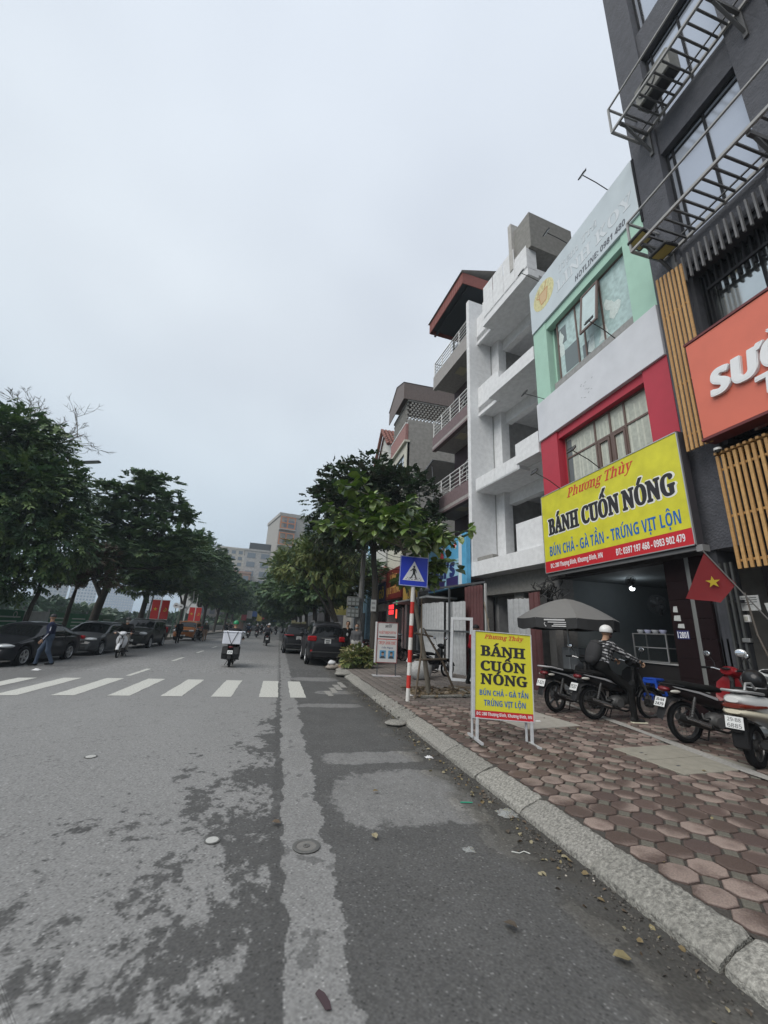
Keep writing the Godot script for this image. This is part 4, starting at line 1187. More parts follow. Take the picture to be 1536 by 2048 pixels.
func railing(p: Node, x0: float, x1: float, y: float, z: float, m: Material, depth: float) -> void:
	# five white pipes on posts along the front and back to the wall at the far end
	for k in 5:
		var yy := y + 0.22 + 0.19 * k
		obj("pipe", MB.new().tube([V(x1, yy, z), V(x0, yy, z), V(x0, yy, z - depth)], 0.022 if k < 4 else 0.032, 6), m, p)
	for k in 5: obj("post", MB.new().cyl(V(lerpf(x0, x1, k / 4.0), y - 0.3, z + 0.01), V(lerpf(x0, x1, k / 4.0), y + 0.98, z + 0.01), 0.025, -1, 6), m, p)

func building_maroon() -> void:
	var t := thing("maroon_balcony_building", "maroon building with white pipe railings and red canopy roof", "building", V(6.77, 0, -18.2), -1.4926)
	var mar := nm("maroon_render", 0.075, 0.045, 0.05, 0.8, "streak", 0.4)
	var gr := nm("balcony_grey", 0.30, 0.285, 0.275, 0.85, "streak", 0.5)
	var mg := nm("balcony_mauve", 0.155, 0.11, 0.115, 0.8, "streak", 0.5)
	var wp := mt("pipe_white", 0.66, 0.66, 0.65, 0.45)
	var W := 3.75
	var dk := glass("dark_window", 0.05, 0.06, 0.07, 0.6)
	var wl := MB.new()
	wall_panel(wl, 0, W, 3.6, 17.6, -1.3, [[0.6, 1.6, 15.2, 17.0], [1.0, 2.6, 11.4, 13.6], [1.0, 2.6, 7.6, 9.9]])
	wl.bx(0, 0.2, 3.6, 17.6, -7.0, -1.5); wl.bx(W - 0.2, W, 3.6, 17.6, -7.0, -1.5); wl.bx(0.2, W - 0.2, 3.6, 17.6, -7.2, -7.0)
	obj("wall", wl, mar, t)
	window_unit(t, 1.0, 2.6, 11.4, 13.6, -1.42, mt("pipe_white"), dk, [1.8], [12.9])
	window_unit(t, 1.0, 2.6, 7.6, 9.9, -1.42, mt("pipe_white"), dk, [1.8], [9.2])
	window_unit(t, 0.6, 1.6, 15.2, 17.0, -1.42, mt("pipe_white"), dk, [1.1], [])
	var arch := MB.new()
	for y in [9.3, 13.0]:
		var pts := []
		for k in 9: pts.append(V(1.8 - 0.95 * cos(PI * k / 8.0), y + 0.7 * sin(PI * k / 8.0), -1.27))
		arch.tube(pts, 0.04, 5)
	obj("window_arch", arch, wp, t)
	var lv := [[14.55, 0.72, gr], [10.85, 0.68, mg], [7.15, 0.75, mg]]
	for k in 3:
		var y: float = lv[k][0]
		var o := Node3D.new(); o.name = "balcony"; t.add_child(o, true)
		obj("slab", MB.new().bx(0, W, y, y + 0.16, -1.3, 0.0), gr, o)
		obj("parapet", MB.new().bx(0, W, y + 0.16, y + lv[k][1], -0.12, 0.0).bx(0, 0.12, y + 0.16, y + lv[k][1], -1.3, -0.12).bx(0.0, W, y - 0.1, y, -0.2, 0.02), lv[k][2], o)
		obj("soffit_panel", MB.new().bx(1.7, 2.3, y - 0.02, y - 0.001, -0.9, -0.4), mt("soffit_tan", 0.42, 0.38, 0.28, 0.8), o)
		railing(o, 0.05, W, y + lv[k][1] - 0.1, -0.06, wp, 1.2)
	# red canopy at the top
	var cn := MB.new()
	var rm := nm("canopy_red", 0.21, 0.055, 0.04, 0.55, "streak", 0.6)
	var A := [V(0.2, 18.55, 0.35), V(0.2, 18.55, -3.4), V(W + 0.2, 18.55, -3.4), V(W + 0.2, 18.55, 0.35)]
	cn.bx(0.18, W + 0.2, 17.95, 18.6, 0.33, 0.37); cn.bx(0.18, 0.22, 17.95, 18.6, -3.4, 0.33)
	cn.bx(W + 0.16, W + 0.2, 17.95, 18.6, -3.4, 0.33)
	obj("canopy_skirt", cn, rm, t)
	for k in 19: obj("skirt_rib", MB.new().bx(0.2 + 0.2 * k, 0.24 + 0.2 * k, 17.95, 18.6, 0.37, 0.385), rm, t)
	for k in 16: obj("skirt_rib", MB.new().bx(0.165, 0.18, 17.95, 18.6, 0.2 - 0.22 * k, 0.24 - 0.22 * k), rm, t)
	var top := MB.new()
	top.quad(A[0] + V(-0.1, 0.06, 0.1), A[3] + V(0.1, 0.06, 0.1), V(W + 0.3, 19.3, -1.5), V(0.1, 19.3, -1.5))
	top.quad(A[2] + V(0.1, 0.06, -0.1), A[1] + V(-0.1, 0.06, -0.1), V(0.1, 19.3, -1.5), V(W + 0.3, 19.3, -1.5))
	top.tri(A[1] + V(-0.1, 0.06, -0.1), A[0] + V(-0.1, 0.06, 0.1), V(0.1, 19.3, -1.5))
	obj("canopy_roof", top, nm("roof_pale", 0.4, 0.39, 0.37, 0.7, "streak", 0.5), t)
	obj("canopy_truss", MB.new().bx(0, W, 18.0, 18.08, -0.1, 0.0).bx(0, 0.08, 15.0, 18.3, -1.3, -1.2).bx(0, W, 18.2, 18.25, -3.2, 0.3), mt("truss_dark", 0.05, 0.06, 0.07, 0.7), t)
	# flat awning between this house and the next one
	var aw := thing("metal_awning", "sloped grey metal awning left of the maroon building's middle balcony", "awning", V(6.9, 9.6, -20.6), -1.4926)
	obj("sheet", MB.new().box(V(1.1, 0.5, -0.9), V(2.4, 0.05, 2.2), 0.0, Basis(Vector3.BACK, 0.25)), nm("awning_grey", 0.33, 0.33, 0.33, 0.6, "streak", 0.4), aw)
	obj("edge_rail", MB.new().box(V(1.1, 0.46, 0.22), V(2.4, 0.08, 0.05), 0.0, Basis(Vector3.BACK, 0.25)), mt("dark_tube", 0.07, 0.075, 0.08, 0.5), aw)
	obj("strut", MB.new().cyl(V(0.1, 0.2, 0.1), V(0.1, -2.0, -0.1), 0.03).cyl(V(1.9, 0.6, 0.1), V(1.9, -2.0, -0.1), 0.03), mt("dark_tube"), aw)

func building_breeze() -> void:
	var t := thing("breeze_block_building", "grey rendered building with pierced block screen and brown metal roof", "building", V(7.0, 0, -27.6), FX)
	var con := nm("grey_render", 0.27, 0.262, 0.245, 0.9, "streak", 0.3, "n_fine", 0.3)
	var cream := nm("cream_render", 0.50, 0.49, 0.42, 0.85, "streak", 0.4)
	var W := 3.8
	var wl := MB.new()
	wl.bx(W - 0.2, W, 3.6, 15.75, -6.0, -0.05); wl.bx(0, 0.2, 3.6, 15.75, -6.0, -0.05); wl.bx(0.2, W - 0.2, 3.6, 15.75, -6.2, -6.0)
	obj("side_wall", wl, con, t)
	var fr := MB.new()
	wall_panel(fr, 0.0, W, 3.6, 14.0, 0.0, [[0.7, 3.2, 11.4, 13.4], [0.7, 3.2, 7.9, 10.0]])
	fr.bx(-0.1, W + 0.06, 14.0, 14.15, -0.2, 0.2); fr.bx(-0.1, W + 0.06, 10.5, 10.62, -0.2, 0.12)
	obj("front_wall", fr, cream, t)
	for y in [[11.4, 13.4], [7.9, 10.0]]: window_unit(t, 0.7, 3.2, y[0], y[1], -0.06, mt("frame_dark", 0.06, 0.06, 0.065, 0.5), nm("pane_blue", 0.30, 0.36, 0.42, 0.12, "dirt", 0.3), [1.5, 2.35], [y[1] - 0.5])
	var rp := obj("red_panel", MB.new().bx(-0.1, W, 14.16, 15.4, -0.1, 0.12), nm("red_faded", 0.28, 0.14, 0.125, 0.7, "wear", 0.5), t)
	obj("panel_rail", MB.new().bx(-0.1, W, 15.4, 15.48, 0.0, 0.14), mt("pipe_white", 0.66, 0.66, 0.65, 0.45), t)
	# pierced screen: rows of blocks in brick bond with holes between them
	for row in 8:
		for k in 23:
			var z := -0.15 - 0.25 * k - (0.12 if row % 2 else 0.0)
			obj("screen_block", MB.new().bx(W - 0.14, W, 15.76 + 0.18 * row, 15.885 + 0.18 * row, z - 0.135, z), con, t)
	for row in 8:
		for k in 15:
			var x := 0.1 + 0.25 * k + (0.12 if row % 2 else 0.0)
			if x + 0.135 < W - 0.15: obj("screen_block", MB.new().bx(x, x + 0.135, 15.76 + 0.18 * row, 15.885 + 0.18 * row, -0.14, 0.0), con, t)
	var br := nm("roof_brown", 0.135, 0.105, 0.095, 0.6, "streak", 0.5)
	obj("screen_beam", MB.new().bx(W - 0.16, W + 0.01, 17.2, 17.35, -6.0, 0.01).bx(0, W - 0.16, 17.2, 17.35, -0.16, 0.01), con, t)
	var rf := MB.new()
	rf.bx(W - 0.02, W + 0.06, 17.3, 18.6, -6.2, 0.3)
	var gp := P2([-0.25, 17.3, W + 0.05, 17.3, W + 0.05, 18.6, W * 0.5, 19.4, -0.25, 18.4])
	rf.poly(gp, 0.05, Transform3D(Basis(), V(0, 0, 0.35)))
	rf.quad(V(W + 0.1, 18.6, 0.4), V(W + 0.1, 18.6, -6.2), V(W * 0.5, 19.4, -6.2), V(W * 0.5, 19.4, 0.4))
	rf.quad(V(-0.3, 18.4, -6.2), V(-0.3, 18.4, 0.4), V(W * 0.5, 19.4, 0.4), V(W * 0.5, 19.4, -6.2))
	obj("roof", rf, br, t)
	for k in 30: obj("roof_rib", MB.new().bx(W + 0.06, W + 0.075, 17.3, 18.6, 0.25 - 0.21 * k, 0.28 - 0.21 * k), br, t)
	floodlight("upper floodlight arm on the breeze block building's red panel", V(7.0, 15.3, -26.6), 0.9, 0.15)
	floodlight("lower floodlight arm on the breeze block building's red panel", V(7.0, 14.4, -26.9), 1.1, 0.15)
	# house with red tiles behind it
	var h := thing("red_tiled_house", "pale house with red tiled roof behind the breeze block building", "house", V(7.2, 0, -33.5), FX)
	obj("wall", MB.new().bx(0, 4.5, 3.0, 16.3, -6, 0), nm("pale_wall", 0.5, 0.5, 0.47, 0.9, "streak", 0.4), h)
	obj("gable", MB.new().poly(P2([0, 16.3, 4.5, 16.3, 2.2, 18.4]), 0.3), nm("pale_wall"), h)
	var tile := nm("tile_red", 0.19, 0.07, 0.05, 0.7, "dirt", 1.0)
	for k in 7:
		for s in 2:
			var a := V(4.75, 16.1, 0) if s else V(-0.25, 16.1, 0)
			var b := V(2.2, 18.6, 0)
			var p0 := a.lerp(b, k / 7.0); var p1 := a.lerp(b, (k + 1.25) / 7.0)
			var row := MB.new()
			for j in 20: row.tube([V(p0.x, p0.y + 0.05, 0.3 - 0.32 * j), V(p1.x, p1.y, 0.3 - 0.32 * j)], 0.15, 6)
			obj("tile_row", row, tile, h)
	var w3 := window_unit(h, 0.8, 2.0, 12.5, 14.5, 0.06, mt("frame_dark"), nm("pane_blue"), [1.4], [])

func shop_sign(called: String, label: String, at: Vector3, turn: float, w: float, h: float, m: Material, d := 0.2) -> Node3D:
	var s := thing(called, label, "sign", at, turn)
	obj("panel", MB.new().bx(0, w, 0, h, -d, 0.0, 0.01), m, s)
	return s

func low_shops() -> void:
	# the row of ground-floor shops between the maroon building and the street's far end
	var t := thing("low_shop_row", "dark ground-floor shopfronts under the blue and red signs", "shop", V(7.0, 0, -31.5), FX)
	var dk := nm("shop_dark", 0.035, 0.035, 0.037, 0.7, "dirt", 0.7)
	obj("wall", MB.new().bx(0, 17.0, 0.15, 3.6, -4.2, -4.0).bx(0, 17.0, 3.5, 3.7, -4.0, -0.1), dk, t)
	for x in [0.1, 4.0, 8.2, 11.8, 16.6]: obj("column", MB.new().bx(x, x + 0.4, 0.15, 3.5, -1.0, -0.1), nm("col_grey", 0.2, 0.195, 0.19, 0.85, "streak", 0.8), t)
	for q in [[0.6, 3.8], [4.6, 8.0], [8.8, 11.6]]:
		obj("shop_glass", MB.new().bx(q[0], q[1], 0.25, 3.1, -0.62, -0.6), glass("shop_glass_dark", 0.06, 0.07, 0.075, 0.75), t)
		obj("mullion", MB.new().bx((q[0] + q[1]) / 2 - 0.04, (q[0] + q[1]) / 2 + 0.04, 0.2, 3.1, -0.58, -0.5), nm("alu_pale", 0.42, 0.43, 0.43, 0.5, "dirt", 0.8), t)
	obj("canopy", MB.new().bx(9.0, 14.5, 3.1, 3.18, -0.6, 0.9), nm("alu_pale"), t)
	obj("shelf", MB.new().bx(12.4, 16.2, 0.2, 3.2, -1.6, -1.5), mt("shelf_dark", 0.06, 0.05, 0.05, 0.8), t)
	# blue shoe-shop sign
	var b := shop_sign("blue_shop_sign", "light blue shop sign with dark blue letters and red bird logo", V(6.8, 3.45, -18.6), FX, 4.25, 2.1, nm("sign_sky", 0.10, 0.36, 0.58, 0.5, "dirt", 0.3))
	obj("lower_field", MB.new().bx(0.02, 3.55, 0.02, 1.15, 0.0, 0.006), nm("sign_pale_blue", 0.30, 0.52, 0.66, 0.5, "dirt", 0.3), b)
	obj("side_strip", MB.new().bx(3.56, 3.86, 0.02, 2.08, 0.0, 0.006), mt("strip_pale", 0.6, 0.66, 0.72, 0.5), b)
	obj("number_bar", MB.new().bx(0.05, 2.1, 0.03, 0.38, 0.006, 0.012).bx(2.3, 3.5, 0.03, 0.45, 0.006, 0.012), mt("bar_navy", 0.03, 0.02, 0.12, 0.5), b)
	var nv := mt("letter_navy", 0.015, 0.03, 0.16, 0.5)
	text(b, "biti's", "sansbold", 0.45, 0.48, 2.7, 0.78, 0.012, nv, 0.006, 0.0, 0.05)
	obj("bird_body", MB.new().poly(ellipse(0.22, 0.26, 14), 0.004, Transform3D(Basis(), V(1.75, 1.42, 0.012))), mt("bird_red", 0.55, 0.03, 0.04, 0.5), b)
	var wing := MB.new()
	var pts := []
	for k in 8: pts.append(V(1.85 + 0.45 * cos(0.3 + 0.33 * k), 1.25 + 0.6 * sin(0.3 + 0.33 * k), 0.012))
	wing.tube(pts, [0.02, 0.05, 0.07, 0.08, 0.08, 0.07, 0.05, 0.02], 6, true, 0.2)
	obj("bird_wing", wing, mt("letter_white", 0.74, 0.75, 0.76, 0.5), b)
	obj("badge", MB.new().poly(ellipse(0.16, 0.16, 16), 0.004, Transform3D(Basis(), V(3.2, 1.75, 0.006))), mt("letter_white"), b)
	obj("badge_mark", MB.new().poly(ellipse(0.07, 0.1, 12), 0.004, Transform3D(Basis(), V(3.2, 1.75, 0.01))), mt("bird_red"), b)
	# red gold-shop sign
	var r := shop_sign("red_gold_shop_sign", "dark red shop sign with gold words in two lines", V(6.85, 3.6, -27.2), FX, 3.75, 1.95, nm("sign_maroon", 0.13, 0.016, 0.012, 0.5, "dirt", 0.4))
	var gd := mt("letter_gold", 0.56, 0.36, 0.10, 0.45)
	text(r, "VÀNG", "serifbold", 1.0, 1.05, 1.7, 0.7, 0.006, gd, 0.01)
	text(r, "QUÝ TÙNG", "serifbold", 0.25, 0.2, 3.3, 0.72, 0.006, gd, 0.01)
	var n := shop_sign("navy_shop_sign", "navy shop sign with yellow letters left of the red one", V(6.85, 3.6, -30.2), FX, 2.7, 1.3, mt("sign_navy", 0.02, 0.025, 0.07, 0.5))
	text(n, "T GỖ", "sansbold", 0.25, 0.2, 2.2, 0.85, 0.006, mt("letter_yellow", 0.65, 0.5, 0.05, 0.5), 0.01)
	var pk := shop_sign("pink_hoarding", "faded pink panel above the navy shop sign", V(6.9, 5.0, -30.0), FX, 2.0, 1.1, nm("panel_pink", 0.42, 0.22, 0.18, 0.7, "wear", 0.5))
	var y := shop_sign("yellow_coffee_sign", "yellow sign with round brown emblem right of the red sign", V(6.85, 3.25, -23.0), FX, 2.3, 0.85, nm("sign_ochre", 0.50, 0.32, 0.07, 0.5, "dirt", 0.5))
	obj("emblem", MB.new().poly(ellipse(0.3, 0.3, 18), 0.006, Transform3D(Basis(), V(1.1, 0.42, 0.006))), mt("emblem_brown", 0.13, 0.07, 0.03, 0.5), y)
	obj("emblem_ring", MB.new().ringlathe([Vector2(0.2, 0.0), Vector2(0.24, 0.0), Vector2(0.24, 0.006), Vector2(0.2, 0.006)], 18, Transform3D(Basis(Vector3.RIGHT, PI / 2), V(1.1, 0.42, 0.008))), mt("letter_yellow"), y)
	# lit red shop lights
	var ld := thing("red_led_board", "lit red LED board hanging in the gold shop's window", "sign", V(6.75, 2.55, -25.8), FX)
	obj("case", MB.new().bx(0, 1.25, 0, 0.7, -0.1, -0.005), mt("lamp_black", 0.03, 0.03, 0.032, 0.5), ld)
	for k in 2: obj("led_panel", MB.new().bx(0.05, 1.2, 0.06 + 0.33 * k, 0.32 + 0.33 * k, -0.004, 0.004), glow("led_red", 0.75, 0.03, 0.04, 0.9), ld)
	var st := thing("red_light_strip", "upright lit red light strip with green top beside the LED board", "light", V(6.75, 0.7, -24.1), FX)
	for k in 3: obj("light_tube", MB.new().bx(0, 0.11, 0.1 + 0.78 * k, 0.62 + 0.78 * k, -0.06, 0.0), glow("led_orange", 0.85, 0.08, 0.04, 0.9), st)
	obj("green_light", MB.new().bx(0, 0.11, 2.48, 2.68, -0.06, 0.0), glow("led_green", 0.05, 0.6, 0.25, 0.7), st)
	for q in [[V(6.6, 2.9, -25.2), Color(1, 0.2, 0.2)], [V(6.6, 1.9, -24.05), Color(1, 0.25, 0.15)]]:
		var li := OmniLight3D.new(); li.name = "sign_glow_light"; li.position = q[0]; li.light_color = q[1]; li.light_energy = 0.12; li.light_size = 0.3; li.omni_range = 8.0; li.omni_attenuation = 2.0; li.shadow_enabled = true
		add_child(li, true)
	# blue house behind the trees and the signboards of the far shops
	var bh := thing("light_blue_house", "light blue shophouse half hidden behind the right trees", "house", V(7.0, 0, -40.0), FX)
	obj("wall", MB.new().bx(0, 6.0, 0.2, 9.5, -6, 0), nm("blue_wall", 0.30, 0.50, 0.62, 0.8, "streak", 0.4), bh)
	for k in 2:
		for j in 2: window_unit(bh, 0.7 + 2.8 * k, 2.2 + 2.8 * k, 4.0 + 2.8 * j, 5.6 + 2.8 * j, 0.06, mt("pipe_white"), nm("pane_blue"), [1.45 + 2.8 * k], [])
	obj("shutter", MB.new().bx(0.5, 5.5, 0.25, 3.0, 0.0, 0.05), nm("shutter_grey"), bh)
	var ys := shop_sign("far_yellow_white_board", "yellow and white signboard behind the two black cars", V(5.6, 3.0, -46.0), -0.7, 4.0, 2.3, nm("board_white", 0.52, 0.53, 0.5, 0.6, "dirt", 0.5))
	obj("yellow_field", MB.new().bx(0.05, 1.9, 0.05, 2.25, 0.0, 0.01), nm("board_yellow", 0.45, 0.40, 0.12, 0.6, "dirt", 0.6), ys)
	obj("text_bar", MB.new().bx(2.1, 3.8, 1.5, 1.85, 0.0, 0.01).bx(2.3, 3.7, 0.9, 1.1, 0.0, 0.01).bx(2.5, 3.5, 0.4, 0.55, 0.0, 0.01), mt("ink", 0.06, 0.06, 0.065, 0.8), ys)

# ---------- trees ----------
func leaf_mesh(kind: String, m: Material) -> ArrayMesh:
	var r := RandomNumberGenerator.new(); r.seed = kind.hash()
	var mb := MB.new()
	var n := 9; var len := 0.16; var wid := 0.055; var twig := 0.30; var droop := 0.5
	match kind:
		"long": n = 12; len = 0.20; wid = 0.055; twig = 0.42; droop = 0.55
		"flat": n = 16; len = 0.19; wid = 0.06; twig = 0.40; droop = 0.12
		"oval": n = 9; len = 0.125; wid = 0.062; twig = 0.24; droop = 0.35
		"fine": n = 20; len = 0.085; wid = 0.028; twig = 0.36; droop = 0.3
		"far": n = 12; len = 0.34; wid = 0.17; twig = 0.55; droop = 0.25
		"single": n = 1; len = 0.26; wid = 0.12; twig = 0.02; droop = 0.3
	for k in n:
		var t := (k + 0.6) / n
		var side := 1.0 if k % 2 else -1.0
		var p := V(0, -droop * t * t * twig * 0.6, -twig * t)
		var ang := side * r.randf_range(0.5, 1.25) * (1.0 if k < n - 1 else 0.1)
		if n == 1: ang = 0.0; p = Vector3.ZERO
		var d := V(sin(ang), -droop * r.randf_range(0.3, 1.1), -cos(ang)).normalized()
		var up := V(r.randf_range(-0.4, 0.4), 1, r.randf_range(-0.4, 0.4)).normalized()
		var s := d.cross(up).normalized()
		up = s.cross(d)
		var l := len * r.randf_range(0.75, 1.2); var w := wid * r.randf_range(0.8, 1.15)
		var a := p; var tip := p + d * l - up * l * 0.12
		var m1 := p + d * l * 0.34; var m2 := p + d * l * 0.72
		var L1 := m1 - s * w * 0.85 + up * w * 0.22; var R1 := m1 + s * w * 0.85 + up * w * 0.22
		var L2 := m2 - s * w * 0.72 + up * w * 0.16; var R2 := m2 + s * w * 0.72 + up * w * 0.16
		if kind == "far":
			mb.tri(a, R1, tip); mb.tri(a, tip, L1)
		else:
			mb.tri(a, R1, m1); mb.tri(a, m1, L1)
			mb.quad(m1, R1, R2, m2); mb.quad(L1, m1, m2, L2)
			mb.tri(m2, R2, tip); mb.tri(L2, m2, tip)
	return mb.mesh(m)

var leaf_meshes := {}
func leaves(kind: String) -> ArrayMesh:
	if not leaf_meshes.has(kind):
		if not M.has("leaf"):
			var m := mt("leaf", 1.0, 1.0, 1.0, 0.42, 0.0, 0.45)
			m.vertex_color_use_as_albedo = true
			m.backlight_enabled = true; m.backlight = Color(0.35, 0.45, 0.15)
			m.cull_mode = BaseMaterial3D.CULL_DISABLED
		leaf_meshes[kind] = leaf_mesh(kind, M["leaf"])
	return leaf_meshes[kind]

# trunk: [x,y,z,r] points from the ground up, lobes: [cx,cy,cz, rx,ry,rz, count], all from the tree's base
func tree(called: String, label: String, at: Vector3, trunks: Array, lobes: Array, kind: String, tones: Array, bark: Material, seed_: int, gap := 0.0, size := 1.0, group := "") -> Node3D:
	var t := thing(called, label, "tree", at, 0.0, group)
	var r := RandomNumberGenerator.new(); r.seed = seed_
	var f := FastNoiseLite.new(); f.seed = seed_; f.frequency = 0.55; f.fractal_octaves = 2
	var tr := MB.new()
	var nodes := []
	for tk in trunks:
		var pts := []; var rad := []
		for i in tk.size() - 1:
			for j in 4:
				var q := j / 4.0
				var a := V(tk[i][0], tk[i][1], tk[i][2]); var b := V(tk[i + 1][0], tk[i + 1][1], tk[i + 1][2])
				pts.append(a.lerp(b, q) + V(r.randf_range(-1, 1), 0, r.randf_range(-1, 1)) * 0.03)
				rad.append(lerpf(tk[i][3], tk[i + 1][3], q) * r.randf_range(0.94, 1.06) * (1.0 + 0.5 * maxf(0.0, 0.25 - pts[-1].y)))
		pts.append(V(tk[-1][0], tk[-1][1], tk[-1][2])); rad.append(tk[-1][3])
		tr.tube(pts, rad, 9)
		for p in pts: if p.y > tk[-1][1] * 0.42: nodes.append(p)
	obj("trunk", tr, bark, t)
	var lb := MB.new()
	var ts := []; var cs := []
	for lo in lobes:
		var c := V(lo[0], lo[1], lo[2]); var rd := V(lo[3], lo[4], lo[5])
		var best: Vector3 = nodes[0]
		for p in nodes: if p.distance_to(c) + maxf(0, p.y - c.y) * 2.0 < best.distance_to(c) + maxf(0, best.y - c.y) * 2.0: best = p
		var mid := best.lerp(c, 0.5) + V(r.randf_range(-0.2, 0.2), -0.15 * rd.y, r.randf_range(-0.2, 0.2))
		var lr := 0.035 + 0.012 * rd.length()
		lb.tube([best, mid, c], [lr * 1.5, lr, lr * 0.6], 6)
		for k in 9:
			var d := V(r.randfn(), r.randfn() * 0.8, r.randfn()).normalized()
			var e := c + d * rd * r.randf_range(0.75, 1.0)
			var s: Vector3 = mid.lerp(c, r.randf())
			lb.tube([s, s.lerp(e, 0.5) + V(r.randf_range(-0.1, 0.1), 0.12 * rd.y, r.randf_range(-0.1, 0.1)), e], [lr * 0.5, lr * 0.35, 0.008], 5)
		var n := int(lo[6] * (1.25 if kind == "oval" or kind == "fine" else 0.8))
		var made := 0
		var tries := 0
		while made < n and tries < n * 5:
			tries += 1
			var d := V(r.randfn(), r.randfn(), r.randfn()).normalized()
			var q := pow(r.randf(), 0.42)
			var p := c + d * rd * q * (1.0 + 0.16 * f.get_noise_3dv((c + d * rd) * 1.7))
			var nv := f.get_noise_3dv(p * 1.3)
			if nv < gap + 0.06 - 0.12 * q: continue
			made += 1
			var outd := (d * V(1.0 / rd.x, 1.0 / rd.y, 1.0 / rd.z)).normalized()
			var dir := (outd + V(r.randfn(), r.randfn() * 0.5 - 0.1, r.randfn()) * 0.55).normalized()
			if kind == "flat": dir = (V(outd.x, outd.y * 0.25, outd.z) + V(r.randfn(), r.randfn() * 0.25, r.randfn()) * 0.5).normalized()
			var up := Vector3(r.randf_range(-0.3, 0.3), 1, r.randf_range(-0.3, 0.3))
			if absf(dir.dot(up.normalized())) > 0.95: up = Vector3.RIGHT
			var b := Basis.looking_at(dir, up)
			var sz := size * r.randf_range(0.75, 1.25)
			ts.append(Transform3D(b.scaled(Vector3(sz, sz, sz)), p))
			var tone: Color = tones[r.randi() % tones.size()]
			var g := r.randf_range(0.75, 1.25) * (1.0 + 0.25 * nv)
			cs.append(Color(tone.r * g, tone.g * g, tone.b * g) * 1.75)
	obj("limb", lb, bark, t)
	multi("crown", leaves(kind), ts, cs, t)
	return t

